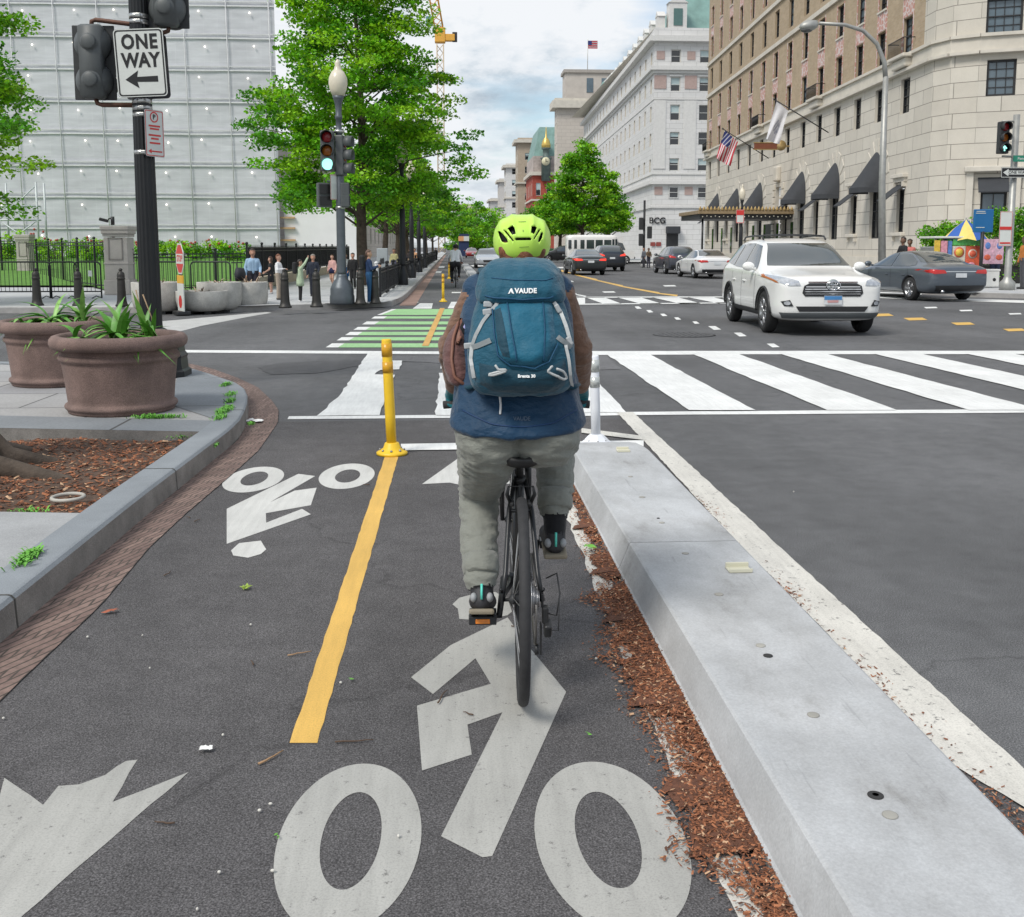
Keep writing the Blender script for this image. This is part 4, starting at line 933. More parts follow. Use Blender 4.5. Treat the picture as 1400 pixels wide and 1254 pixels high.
# ridges of the shell: raise bands between the vents
me = hel.data
for v in me.vertices:
    x_, z_ = v.co.x - hc[0], v.co.z
    ang = math.atan2(x_, 1e-6 + abs(v.co.y - hc[1]))
    f = max(0, min(1, (z_ - 1.535) / .04))
    k = math.exp(-((abs(x_) - .036) / .008) ** 2) * .006 + math.exp(-((abs(x_) - .078) / .008) ** 2) * .005
    nrm = Vector((x_, v.co.y - hc[1], (z_ - 1.53) * 1.0)).normalized(); v.co += nrm * k * f
me.update()
hb_ = bvh_of(hel)
def recess(o, polys, dep, mdark, un=(0, 1, 0), oy=-.5, dd=.012):
    """real hollows cut into a surface"""
    bv = bvh_of(o); mb = MB()
    for poly in polys:
        vs, fs = patch(bv, poly, (0, oy, 0), (1, 0, 0), (0, 0, 1), un, 0, dd)
        n = len(vs); u_ = Vector(un); mb2 = [v - u_ * .02 for v in vs] + [v + u_ * dep for v in vs]
        from collections import Counter
        cnt = Counter(); dire = {}
        for f in fs:
            for a, b in zip(f, f[1:] + f[:1]): cnt[tuple(sorted((a, b)))] += 1; dire[tuple(sorted((a, b)))] = (a, b)
        ff = [list(f) for f in fs] + [[i + n for i in f][::-1] for f in fs]
        for e_, c in cnt.items():
            if c == 1: a, b = dire[e_]; ff.append([b, a, a + n, b + n])
        mb.add(mb2, ff)
    cut = mb.build('cutter', mdark, o.parent); m = o.modifiers.new('b', 'BOOLEAN'); m.operation = 'DIFFERENCE'; m.object = cut; m.solver = 'EXACT'; m.material_mode = 'TRANSFER'
    apply_mods(o); bpy.data.objects.remove(cut)
def hp(pts):   # helmet outline points from photo pixels (zoomed crop), to local x,z
    o = []
    for x_, y_ in pts:
        p = D(640 + x_ / 10., 280 + y_ / 10., 3.79); o.append(((p[0] - BX - .0385 * .46 + .0) * .93 + .009, p[2] - .004))
    return o
vents = [hp([(350, 365), (375, 360), (425, 405), (480, 470), (495, 515), (450, 522), (405, 505), (370, 430)]), hp([(430, 350), (470, 360), (580, 495), (562, 503)]),
         hp([(490, 325), (560, 290), (590, 320), (605, 400), (555, 415)]), hp([(590, 470), (620, 455), (810, 455), (835, 468), (820, 488), (610, 490)]),
         hp([(835, 300), (880, 300), (915, 318), (870, 405), (825, 385)]), hp([(935, 350), (965, 340), (955, 362), (872, 478), (862, 470)]),
         hp([(990, 375), (1003, 390), (990, 455), (950, 512), (928, 510), (940, 460), (970, 395)])]
recess(hel, vents, .03, vent_m)
bm = bmesh.new(); bm.from_mesh(hel.data)
for f in bm.faces: f.smooth = f.material_index == 0
bm.to_mesh(hel.data); bm.free()
for pl in (hp([(645, 236), (755, 232), (757, 240), (650, 243)]), hp([(655, 577), (795, 571), (797, 579), (660, 585)]), hp([(704, 348), (713, 345), (720, 362), (711, 378), (706, 366)])):
    mb = MB(); mb.add(*patch(hb_, pl, (0, -.5, 0), (1, 0, 0), (0, 0, 1), (0, 1, 0), .0022, .02)); mb.build('print', M('helmet_print', (.16, .26, .05), .5), HEL, False)
# ---- backpack
PK = empty('backpack', (BX, BY, .004), 'petrol blue hiking backpack worn by the cyclist', 'backpack', None, BYAW)
pk_m = cloth('pack_blue', (.004, .075, .125), .6, .14, .6, 14); pk_l = cloth('pack_blue_light', (.005, .105, .175), .55, .12, .5, 12); pk_d = cloth('pack_blue_dark', (.003, .042, .070), .65, .15, .5, 14)
web = M('webbing_grey', (.46, .48, .48), .6, var=.12, scale=30); web2 = M('webbing_dark', (.10, .12, .13), .7, var=.15)
px_ = -.002
mb = MB(); loft(mb, [(px_, .12, 1.030, .08, .045), (px_, .10, 1.035, .13, .078), (px_, .08, 1.052, .158, .105), (px_, .065, 1.085, .172, .126, 0, .008), (px_, .07, 1.14, .178, .135, 0, .008), (px_, .085, 1.20, .176, .137, 0, .008), (px_, .115, 1.26, .168, .135, 0, .008), (px_, .145, 1.315, .155, .13, 0, .006), (px_, .165, 1.355, .142, .122), (px_, .18, 1.40, .13, .11), (px_, .19, 1.43, .09, .08)], 64, p=2.7)
pack = mb.build('main_body', pk_m, PK); subsurf(pack); folds(pack, .006, 11, 9)
mb = MB(); loft(mb, [(px_, .155, 1.345, .10, .10, 0), (px_, .150, 1.338, .136, .128, -.004), (px_, .150, 1.350, .148, .138, -.004, .006), (px_, .158, 1.385, .147, .137, 0, .01), (px_, .172, 1.42, .140, .130, 0, .01), (px_, .188, 1.452, .130, .118, 0, .008), (px_, .20, 1.472, .112, .098, 0, .006), (px_, .21, 1.483, .085, .07), (px_, .21, 1.486, .03, .03)], 64, p=2.8)
lid = mb.build('lid', pk_m, PK); subsurf(lid); folds(lid, .008, 11, 13)
# front pocket bulging from the pack
def pw(pts, Y=3.28):
    o = []
    for x_, y_ in pts:
        p = D(580 + x_ / 3.583, 270 + y_ / 3.583, Y); o.append((p[0] - BX - .0385 * (Y - BY), p[2] - .004))
    return o
pb = bvh_of(pack); lb = bvh_of(lid)
def puff(bvh, poly, name, mat, par, thick=.02, d=.016, oy=-.6, edge=.035):
    vs, fs = patch(bvh, poly, (0, oy, 0), (1, 0, 0), (0, 0, 1), (0, 1, 0), .001, d); n = len(vs)
    P = [Vector((x_, 0, z_)) for x_, z_ in poly]
    def dist(v):
        best = 9
        for a, b in zip(P, P[1:] + P[:1]):
            ab = b - a; q = Vector((v.x, 0, v.z)); t = max(0, min(1, (q - a).dot(ab) / ab.length_squared)); best = min(best, (q - a - ab * t).length)
        return best
    out_ = []
    for v in vs:
        k = min(1, dist(v) / edge); out_.append(v - Vector((0, thick * math.sin(k * PI / 2), 0)))
    m = MB(); m.add(out_, fs, 0, True); return m.build(name, mat, par, False)
pocket = puff(pb, pw([(395, 510), (500, 505), (590, 510), (635, 530), (640, 620), (650, 720), (600, 800), (545, 828), (480, 830), (400, 815), (360, 770), (345, 690), (335, 600), (340, 540)]), 'front_pocket', pk_l, PK, .028)
pkb = bvh_of(pocket)
puff(pkb, pw([(345, 560), (375, 545), (395, 640), (420, 780), (385, 775), (362, 720), (350, 640)]), 'pocket_side_panel', pk_d, PK, .004, .016, edge=.01)
puff(pb, pw([(268, 815), (350, 828), (480, 850), (600, 838), (690, 790), (702, 860), (690, 930), (640, 962), (480, 968), (330, 955), (275, 920)]), 'bottom_compartment', pk_d, PK, .012)
mb = MB(); mb.tube([p - Vector((0, .003, 0)) for p in curve_on(pkb, pw([(408, 525), (425, 640), (452, 800)]), .003)], .0022, 6); mb.tube(curve_on(pkb, pw([(585, 520), (590, 660), (580, 800)]), .003), .0022, 6); mb.tube(curve_on(pb, pw([(338, 560), (345, 680), (365, 780), (420, 822), (540, 834), (610, 805), (652, 720)]), .008), .0028, 6); mb.build('seam', M('pack_seam', (.004, .06, .13), .7), PK)
mb = MB(); mb.tube(curve_on(lb, pw([(300, 490), (340, 498), (480, 505), (620, 500), (640, 490)]), .002), .003, 6); mb.tube(curve_on(lb, pw([(330, 400), (450, 410), (600, 412), (640, 400)]), .001), .0018, 6); mb.build('lid_seam', MATS['pack_seam'], PK)
wm = M('print_white', (.82, .84, .84), .5, var=0)
def print_on(bvh, txt, size, x_, z_, name, mat, par, off=.003, bold=.001, sp_=1.05):
    mb = MB(); add_text(mb, txt, size, FACE((0, 0, 0)), depth=.0006, bold=bold, spacing=sp_)
    for i, v in enumerate(mb.v):
        h = bvh.ray_cast(Vector((v[0] + x_, -.6, v[2] + z_)), Vector((0, 1, 0)))[0]
        if h is not None: mb.v[i] = (v[0] + x_, h.y - off + v[1], v[2] + z_)
    return mb.build(name, mat, par, False)
lp = pw([(492, 464)])[0]; print_on(lb, 'VAUDE', .0215, lp[0] + .006, lp[1] + .001, 'logo', wm, PK)
q = pw([(412, 478), (425, 452), (432, 450), (443, 478), (432, 474), (426, 464), (421, 476)]); mb = MB(); mb.add(*patch(lb, q, (0, -.6, 0), (1, 0, 0), (0, 0, 1), (0, 1, 0), .003, .01)); mb.build('logo', wm, PK, False)
bcb = bvh_of([c for c in PK.children if c.name.startswith('bottom_comp')][0])
q = pw([(500, 871)])[0]; print_on(bcb, 'Brenta 30', .0135, q[0], q[1], 'logo', wm, PK, bold=.0006)
def strap(bvh, pts, wd, name, mat, off=.006, n=22, th=.003):
    c = curve_on(bvh, pts, off, n=n); mb = MB(); vs = []
    for i, p in enumerate(c):
        t = (c[min(i + 1, n)] - c[max(i - 1, 0)]).normalized(); s_ = t.cross(Vector((0, 1, 0))); s_ = s_.normalized() if s_.length > .01 else Vector((1, 0, 0))
        for k in (-1, 1):
            for e in (0, 1): vs.append(p + s_ * k * wd / 2 + Vector((0, -th * e, 0)))
    fs = []
    for i in range(n):
        a, b = i * 4, (i + 1) * 4; fs += [(a, b, b + 2, a + 2), (a + 1, a + 3, b + 3, b + 1), (a, a + 1, b + 1, b), (a + 2, b + 2, b + 3, a + 3)]
    fs += [(0, 2, 3, 1), (4 * n, 4 * n + 1, 4 * n + 3, 4 * n + 2)]
    mb.add(vs, fs, 0, False); return mb.build(name, mat, PK)
strap(pb, pw([(400, 512), (370, 520), (335, 560), (290, 620), (255, 690), (235, 750)]), .011, 'strap', web)
strap(pb, pw([(328, 705), (265, 735), (240, 745)]), .017, 'strap', M('webbing_mid', (.28, .31, .32), .6, var=.12)); strap(pb, pw([(238, 745), (233, 800), (250, 890)]), .012, 'strap', web)
strap(pb, pw([(640, 525), (670, 570), (695, 640), (715, 720)]), .012, 'strap', web); strap(pb, pw([(652, 690), (690, 720), (718, 745)]), .016, 'strap', MATS['webbing_mid'])
strap(pb, pw([(690, 730), (705, 800), (715, 900), (735, 955)]), .010, 'strap', web)
for s_, pts in ((-1, [(352, 820), (368, 838), (405, 838), (360, 850), (325, 862), (322, 868), (345, 866), (400, 845)]), (1, [(620, 825), (600, 838), (600, 845), (640, 870), (675, 886), (688, 878), (670, 850), (640, 835)])):
    mb = MB(); mb.tube([p - Vector((0, .012, 0)) for p in curve_on(pb, pw(pts), .012, n=26)], .0042, 6); mb.build('loop', web, PK)
bk = M('buckle_grey', (.40, .42, .43), .4, var=.05)
for q_ in ((228, 742), (320, 540), (315, 575)):
    p = curve_on(pb, pw([q_, (q_[0] + 4, q_[1])]), .010, n=1)[0]; mb = MB(); mb.box(p, (.030, .010, .020), bev=.004, rot=Matrix.Rotation(random.uniform(-.3, .3), 3, 'Y')); mb.build('buckle', bk, PK)
for q_ in ((655, 560), (705, 715)):
    p = curve_on(pb, pw([q_, (q_[0] + 4, q_[1])]), .010, n=1)[0]; mb = MB(); mb.box(p, (.016, .010, .030), bev=.004, rot=Matrix.Rotation(-.5, 3, 'Y')); mb.build('buckle', bk, PK)
for s_ in (-1, 1):     # shoulder harness
    mb = MB(); mb.tube([(s_ * .10, .29, 1.40), (s_ * .125, .36, 1.445), (s_ * .135, .45, 1.42), (s_ * .14, .53, 1.32), (s_ * .15, .50, 1.18), (s_ * .15, .36, 1.10), (s_ * .14, .24, 1.08)], .026, 10, squash=.35); mb.build('shoulder_strap', pk_d, PK)
    mb = MB(); mb.tube([(s_ * .16, .12, 1.05), (s_ * .185, .24, 1.045), (s_ * .17, .36, 1.05), (s_ * .02, .42, 1.06)], .03, 10, squash=.3); mb.build('hip_belt', pk_d, PK)
# ---- brown pouch hanging at the left side of the pack
PO = empty('shoulder_bag', (BX, BY, .004), 'brown cloth bag hanging open at the left of the blue backpack', 'bag', None, BYAW)
mb = MB(); loft(mb, [(-.205, .22, 1.045, .02, .03), (-.207, .22, 1.05, .042, .06, 0, .01), (-.212, .23, 1.075, .050, .075, 0, .02), (-.222, .25, 1.12, .050, .08, 0, .03), (-.232, .27, 1.17, .044, .075, 0, .03), (-.222, .30, 1.22, .036, .06, 0, .03), (-.195, .33, 1.265, .026, .04), (-.185, .335, 1.275, .01, .015)], 40, p=2.3)
bag = mb.build('bag_body', cloth('bag_brown', (.12, .055, .050), .7, .15, .6, 18), PO); subsurf(bag); bb_ = bvh_of(bag)
mb = MB(); mb.add(*patch(bb_, pw([(252, 540), (262, 580), (262, 700), (225, 690), (185, 680), (170, 650), (205, 580)], 3.5), (0, -.6, 0), (1, 0, 0), (0, 0, 1), (0, 1, 0), .004, .015)); mb.build('bag_opening', M('bag_black', (.008, .008, .010), .9), PO, False)
mb = MB(); mb.add(*patch(bb_, pw([(186, 650), (205, 612), (228, 632), (210, 672)], 3.5), (0, -.6, 0), (1, 0, 0), (0, 0, 1), (0, 1, 0), .008, .015)); mb.build('bag_label', M('label_lilac', (.45, .45, .75), .6), PO, False)
mb = MB(); mb.tube(curve_on(bb_, pw([(272, 535), (220, 565), (165, 630), (140, 700), (135, 800), (150, 880), (200, 918), (240, 915)], 3.5), .004), .006, 8); mb.build('bag_piping', M('piping_brown', (.20, .085, .055), .6), PO)
# ================================================================== PEOPLE
def FIG(loc, yaw, label, skin_c=(.50, .28, .20), top=(.5, .5, .5), bot=(.05, .05, .07), shoe=(.03, .03, .03), hair=(.03, .02, .015), hgt=1.72, pose='stand', legs='stand', bare_legs=False, bare_arms=False, coat=0., skirt=0., skirt_c=None, longhair=False, group=None, bald=False, voxel=.013, wide=1.12):
    root = empty('person', loc, label, 'person', group, yaw); k = hgt / 1.75
    kk = 'c%s' % (tuple(int(1000 * c) for c in top),)
    ms = [M('skin_%d' % int(skin_c[0] * 1000), skin_c, .5, var=.1, scale=12), M('top' + str(tuple(int(1000 * c) for c in top)), top, .8, var=.18, scale=7, bump=.5, bscale=14), M('bot' + str(tuple(int(1000 * c) for c in bot)), bot, .85, var=.18, scale=7, bump=.5, bscale=14), M('shoe' + str(tuple(int(1000 * c) for c in shoe)), shoe, .6, var=.1)]
    g = []; A = lambda a, ra, b, rb, m: g.append((tuple(k * c for c in a), ra * k * wide, tuple(k * c for c in b), rb * k * wide, m))
    TM, LM = 1, (0 if bare_legs else 2); AM = 0 if bare_arms else 1
    for s_ in (-1, 1):
        A((s_ * .075, 0, .95), .105, (s_ * .07, 0, 1.02), .10, 2 if not skirt else 1); A((s_ * .07, 0, 1.04), .098, (s_ * .085, .0, 1.30), .105, TM); A((s_ * .05, 0, 1.36), .085, (s_ * .12, -.005, 1.375), .062, TM); A((s_ * .02, 0, 1.42), .05, (s_ * .12, -.005, 1.385), .05, TM)
    A((0, 0, 1.0), .10, (0, 0, 1.34), .105, TM)
    lg = {'stand': ((.09, .02, .50, .0, .09), (.09, .0, .50, -.02, .09)), 'walk': ((.08, .20, .53, .18, .10), (.08, .02, .50, -.26, .16)), 'walk2': ((.08, .10, .50, .02, .09), (.08, .06, .50, -.18, .12)), 'apart': ((.13, .02, .50, .0, .09), (.14, .0, .50, -.02, .09))}[legs]
    for s_, (kx, ky, kz, ay, az) in zip((-1, 1), lg):
        hp_ = (s_ * .085, 0, .93); kn = (s_ * kx, ky, kz); an = (s_ * (kx + .005), ay, az)
        A(hp_, .092, kn, .064 if not bare_legs else .055, LM); A(kn, .062 if not bare_legs else .052, an, .05 if not bare_legs else .037, LM)
        A(an, .036, (an[0], ay - .035, az - .045), .036, 3); A((an[0], ay - .03, az - .052), .035, (an[0] * 1.1, ay + .15, az - .06), .03, 3)
    P = {'stand': [((.235, -.01, 1.14), (.245, .06, .90)), ((.235, -.01, 1.14), (.245, .06, .90))],
         'crossed': [((.25, .04, 1.16), (.02, .20, 1.14)), ((.25, .05, 1.16), (-.02, .23, 1.18))],
         'phone': [((.21, .06, 1.13), (.08, .27, 1.20)), ((.21, .07, 1.13), (.04, .28, 1.22))],
         'arm_up': [((.235, -.01, 1.14), (.22, .1, .92)), ((.26, .16, 1.60), (.20, .28, 1.80))],
         'front': [((.24, .05, 1.15), (.12, .26, 1.02)), ((.24, .05, 1.15), (.12, .26, 1.02))],
         'pocket': [((.25, -.03, 1.15), (.20, .05, .95)), ((.26, .02, 1.16), (.10, .22, 1.14))],
         'hold': [((.24, .03, 1.14), (.20, .22, .98)), ((.24, -.01, 1.14), (.245, .06, .90))]}[pose]
    for s_, (e, w_) in zip((-1, 1), P):
        sh_ = (s_ * .16, -.005, 1.372); e = (s_ * e[0], e[1], e[2]); w_ = (s_ * w_[0], w_[1], w_[2])
        m1 = tuple(Vector(sh_).lerp(Vector(e), .4)); A(sh_, .064, m1, .056, TM); A(m1, .055 if not bare_arms else .046, e, .048 if not bare_arms else .04, AM); A(e, .047 if not bare_arms else .039, w_, .036 if not bare_arms else .03, AM)
        hs = []; d = (Vector(w_) - Vector(e)).normalized(); hand(hs, w_, d, (-s_ * .5, .8, .1), 0, .35, 1.02); [A(*h_) for h_ in hs]
    A((0, 0, 1.42), .055, (0, .01, 1.52), .05, 0); A((0, .01, 1.61), .082, (0, .0, 1.665), .086, 0); A((0, .045, 1.565), .05, (0, .055, 1.60), .058, 0); A((0, .095, 1.60), .014, (0, .085, 1.635), .011, 0)
    for s_ in (-1, 1): A((s_ * .085, -.005, 1.60), .013, (s_ * .088, -.01, 1.635), .016, 0)
    body_ = skin('body', g, ms, voxel * k, root, 2)
    if not bald:
        hm = M('hair' + str(tuple(int(1000 * c) for c in hair)), hair, .55, var=.3, scale=60, bump=.5, bscale=150)
        h = []; B_ = lambda a, ra, b, rb: h.append((tuple(k * c for c in a), ra * k, tuple(k * c for c in b), rb * k, 0))
        B_((0, -.025, 1.66), .088, (0, -.005, 1.695), .082); B_((0, -.035, 1.60), .072, (0, -.03, 1.66), .085); B_((-.055, .0, 1.70), .05, (.055, .0, 1.70), .05); B_((-.03, .055, 1.715), .03, (.03, .055, 1.715), .03)
        if longhair:
            for x_ in (-.07, -.03, .03, .07): B_((x_, -.03, 1.62), .05, (x_ * 1.15, -.06, 1.38), .035)
        skin('hair', h, [hm], .012 * k, root, 1)
    for s_ in (-1, 1):
        e_ = MB(); e_.sphere((s_ * .032 * k, .083 * k, 1.635 * k), .010 * k, 0, 8, 6); e_.build('eye', M('eye_dark', (.02, .015, .012), .3, var=0), root)
    e_ = MB(); e_.tube([(-.022 * k, .098 * k, 1.575 * k), (0, .104 * k, 1.572 * k), (.022 * k, .098 * k, 1.575 * k)], .005 * k, 6); e_.build('mouth', M('lips', (.35, .10, .09), .5, var=0), root)
    if coat:
        mb = MB(); loft(mb, [(0, 0, k * (.95 - coat), .17 * k, .12 * k), (0, 0, k * (.95 - coat) - .004, .215 * k, .155 * k, 0, .05), (0, 0, k * (.95 - coat * .5), .205 * k, .15 * k, 0, .04), (0, 0, k * 1.02, .19 * k, .135 * k, 0, .02), (0, 0, k * 1.2, .19 * k, .13 * k), (0, 0, k * 1.36, .20 * k, .12 * k), (0, 0, k * 1.45, .10 * k, .08 * k), (0, 0, k * 1.455, .06 * k, .06 * k)], 36); mb.build('coat', ms[1], root)
    if skirt:
        sc_ = skirt_c or bot; mb = MB(); loft(mb, [(0, 0, k * (1.06 - skirt), .10 * k, .09 * k), (0, 0, k * (1.06 - skirt) - .003, .20 * k, .16 * k, 0, .06), (0, 0, k * .95, .175 * k, .135 * k, 0, .03), (0, 0, k * 1.06, .14 * k, .11 * k), (0, 0, k * 1.065, .08 * k, .06 * k)], 36); mb.build('skirt', M('skirt' + str(tuple(int(1000 * c) for c in sc_)), sc_, .8, var=.15, bump=.3, bscale=14), root)
    return root
def feet(px, py, z=.15): x, y = G(px, py, z); return (x, y, z)
def thing_child(mbf, name, mat, par): mb = MB(); mbf(mb); return mb.build(name, mat, par)
def ht(px, f, h): return (f - h) * G(px, f, .15)[1] / 1400
SK1, SK2, SK3 = (.50, .29, .21), (.40, .21, .14), (.16, .085, .055)
FIG(feet(347, 413), R(200), 'man in light blue sweater and dark trousers beside the concrete planter', SK2, (.30, .44, .60), (.02, .018, .028), hgt=ht(347, 413, 342), pose='hold', legs='walk2')
FIG(feet(371, 402), R(95), 'woman in black dress standing behind the one in the white jacket', SK1, (.012, .012, .014), (.012, .012, .014), (.5, .5, .5), (.06, .03, .02), ht(371, 402, 352), 'front', bare_legs=True, bare_arms=True, skirt=.5, longhair=True)
FIG(feet(382, 410), R(-100), 'woman in white jacket and khaki trousers with arms crossed', SK1, (.72, .72, .73), (.36, .30, .24), (.03, .03, .03), (.16, .06, .03), ht(382, 410, 349), 'crossed')
p_ = FIG(feet(411, 413), R(-70), 'person in long pale green coat and black leggings raising one arm', SK1, (.42, .52, .36), (.012, .012, .013), (.7, .7, .7), (.02, .015, .012), ht(411, 413, 356), 'arm_up', coat=.28)
mb = MB(); mb.box((0, -.13, .86), (.20, .10, .30), bev=.04); o = tag(mb.build('backpack', M('pack_black', (.012, .012, .013), .7)), 'black backpack on the person in the pale green coat', 'backpack'); o.location = p_.location; o.rotation_euler = p_.rotation_euler
FIG(feet(429, 405), R(185), 'man in dark navy suit facing the street behind a bollard', SK2, (.015, .02, .035), (.015, .018, .03), hgt=ht(429, 405, 349), pose='hold', bald=False, hair=(.22, .2, .18))
FIG(feet(455, 393), R(150), 'woman in pink top and navy shorts walking on the pavement', SK1, (.62, .36, .33), (.012, .014, .05), (.05, .04, .04), (.05, .025, .015), ht(455, 393, 349), 'stand', 'walk2', bare_legs=True, skirt=.3, skirt_c=(.012, .014, .06), longhair=True)
FIG(feet(473, 388), R(170), 'person in white shirt and blue skirt left of the one all in black', SK1, (.75, .75, .75), (.02, .12, .32), (.1, .1, .1), (.12, .07, .04), ht(473, 388, 348), 'front', skirt=.62, skirt_c=(.02, .13, .34))
FIG(feet(483, 395), R(180), 'person dressed all in black with a black cap', SK2, (.010, .010, .011), (.010, .010, .011), hgt=ht(483, 395, 347), pose='stand', legs='walk2')
p_ = FIG(feet(505, 415), R(-80), 'man in navy jacket and jeans looking down at his phone', SK1, (.012, .035, .10), (.02, .085, .20), (.6, .6, .6), (.12, .07, .05), ht(505, 415, 343), 'phone', 'stand')
mb = MB(); mb.box((0, -.165, 1.0), (.24, .13, .38), bev=.05); o = tag(mb.build('backpack', MATS['pack_black']), 'dark backpack on the man looking at his phone', 'backpack'); o.location = p_.location; o.rotation_euler = p_.rotation_euler
mb = MB(); mb.box((.0, .31, 1.075), (.075, .012, .15), bev=.005, rot=Matrix.Rotation(-.9, 3, 'X')); o = tag(mb.build('phone', dk), 'dark phone held by the man in jeans', 'phone'); o.location = p_.location; o.rotation_euler = p_.rotation_euler
for i, (px, py, tc_, bc_, yw, lab) in enumerate(((551, 375, (.02, .03, .05), (.02, .02, .03), 170, 'distant pedestrian in dark navy behind the railing beside a black lamp post'), (561, 373, (.03, .02, .02), (.25, .18, .12), 10, 'distant pedestrian in black top and tan trousers behind the railing'), (567, 371, (.55, .30, .16), (.03, .03, .04), 160, 'distant pedestrian in orange tan top behind the railing'), (596, 356, (.015, .015, .018), (.015, .015, .018), 180, 'distant dark clothed pedestrian near the end of the railing'), (539, 378, (.55, .50, .25), (.1, .1, .16), 175, 'distant pedestrian in yellowish top beside a tree trunk'))):
    FIG(feet(px, py), R(yw), lab, SK2, tc_, bc_, hgt=1.3, pose='stand', legs='walk2', voxel=.018)
FIG(feet(880, 366, .15), R(120), 'pedestrian in grey jacket at the corner by the black signal pole', SK2, (.10, .11, .13), (.04, .04, .05), hgt=1.35, pose='stand', voxel=.02)
FIG(feet(886.5, 366.5, .15), R(200), 'pedestrian in brown jacket at the corner by the black signal pole', SK3, (.12, .08, .05), (.05, .05, .07), hgt=1.32, pose='front', voxel=.02)
FIG((G(1191, 386, .15)[0], 37.0, .15), R(100), 'man in black jacket behind the street lamp on the far pavement', SK3, (.012, .012, .014), (.012, .012, .014), hgt=1.75, pose='front', voxel=.016)
FIG((D(1243, 355, 39)[0], 39, .15), R(150), 'person in pink shirt behind the grey sedan', SK3, (.62, .18, .16), (.05, .05, .07), hgt=1.68, pose='stand', voxel=.016)
FIG((D(1359, 385, 35.6)[0], 35.6, .15), R(170), 'vendor in dark clothes beside the white cooler box', SK3, (.02, .03, .06), (.02, .03, .07), hgt=1.72, pose='front', voxel=.016)
FIG((D(1399, 380, 33)[0], 33, .15), R(90), 'person in orange shirt at the right end of the hedge', SK3, (.62, .22, .05), (.1, .1, .11), hgt=1.75, pose='stand', voxel=.016)
# second cyclist, far up the lane
B2 = make_bike((.155, 39.2, .004), R(0), 'black bicycle of the distant cyclist in the white shirt')
R2 = empty('person', (.155, 39.2, .004), 'distant cyclist in white shirt and black trousers riding up the lane', 'person')
skin('body', [(a, ra * .9 if m == 1 else ra, b, rb * .9 if m == 1 else rb, m) for a, ra, b, rb, m in sg], [skin_m, M('shirt_white', (.74, .76, .78), .8, var=.08, bump=.4, bscale=14), MATS['shirt_white'], M('trouser_black', (.013, .013, .016), .8), sk_m, sh_m, skin_m], .013, R2, 2)
h2 = copy_tree(HEL); h2.location = R2.location; h2.rotation_euler = (0, 0, 0); tag(h2, 'dark helmet on the distant cyclist in the white shirt', 'helmet')
for c in list(h2.children):
    if c.name.startswith('print'): bpy.data.objects.remove(c)
    else: c.data = c.data.copy(); c.data.materials[0] = vent_m
# man with a wheeled bag: black kick scooter in front of him
x, y, z_ = feet(338, 415); sc = empty('kick_scooter', (x, y, z_), 'black kick scooter with bag beside the man in light blue', 'scooter', None, R(65))
mb = MB(); mb.box((0, 0, .10), (.12, .62, .035), bev=.012); mb.build('deck', dk, sc)
mb = MB(); mb.tube([(0, .33, .12), (0, .27, .98)], .019, 10); mb.tube([(-.22, .265, 1.0), (.22, .265, 1.0)], .015, 10); mb.build('handlebar', dk, sc)
for yy in (-.34, .36): mb = MB(); mb.lathe([(.03, -.025), (.085, -.022), (.095, 0), (.085, .022), (.03, .025)], n=20, xf=Matrix.Translation((0, yy, .095)) @ Matrix.Rotation(PI / 2, 4, 'Y')); mb.build('wheel', rub, sc)
mb = MB(); loft(mb, [(0, .20, .55, .10, .05), (0, .19, .56, .15, .09, 0, .02), (0, .18, .72, .17, .11, 0, .03), (0, .19, .86, .13, .08), (0, .2, .88, .05, .03)], 24); o = tag(mb.build('bag', M('bag_dark', (.02, .022, .03), .7, var=.3)), 'dark bag hanging from the kick scooter', 'bag'); o.location = (x, y, z_); o.rotation_euler = (0, 0, R(65))
# ================================================================== SIGNAL POLE, NEAR LEFT
PX, PY = -3.225, 11.2
iron = M('iron_black', (.016, .017, .019), .38, .3, .15, 6); sig_g = M('signal_grey', (.080, .088, .090), .5, 0, .12, 10); sig_d = M('signal_dark', (.028, .030, .032), .55, 0, .15, 10); rust = M('pipe_rust', (.115, .058, .040), .6, .4, .3, 20); band = M('band_steel', (.50, .50, .49), .3, .8, .1)
SP = empty('signal_pole', (PX, PY, .15), 'black fluted signal pole behind the front planter carrying the ONE WAY sign', 'signal pole')
mb = MB(); vs = []; n = 96; zs = [(0.45, .118), (.6, .114), (2.0, .106), (3.6, .096), (5.6, .085)]
for z_, r in zs:
    for j in range(n):
        a = 2 * PI * j / n; rr = r * (1 - .085 * abs(math.cos(8 * a)) ** .8); vs.append((rr * math.cos(a), rr * math.sin(a), z_))
mb.add(vs, [(i * n + j, i * n + (j + 1) % n, (i + 1) * n + (j + 1) % n, (i + 1) * n + j) for i in range(len(zs) - 1) for j in range(n)], 0, True); mb.build('pole', iron, SP)
mb = MB(); mb.lathe([(.40, 0), (.40, .06), (.37, .08), (.36, .20), (.37, .22), (.34, .26), (.33, .36), (.24, .42), (.20, .44), (.19, .48), (.12, .52)], n=8, smooth=False, xf=Matrix.Rotation(PI / 8, 4, 'Z')); mb.build('base', iron, SP)
def zpx(py, Y=PY): return D(190, py, Y)[2] - .15
for py in (23, 31, 139, 148.5, 157.5, 209):
    mb = MB(); z_ = zpx(py); mb.tube([(0, 0, z_ - .022), (0, 0, z_ + .022)], .118 - .006 * z_, 20); mb.box((.02, -.115 + .006 * z_, z_), (.05, .03, .035), bev=.006); mb.build('band', band, SP)
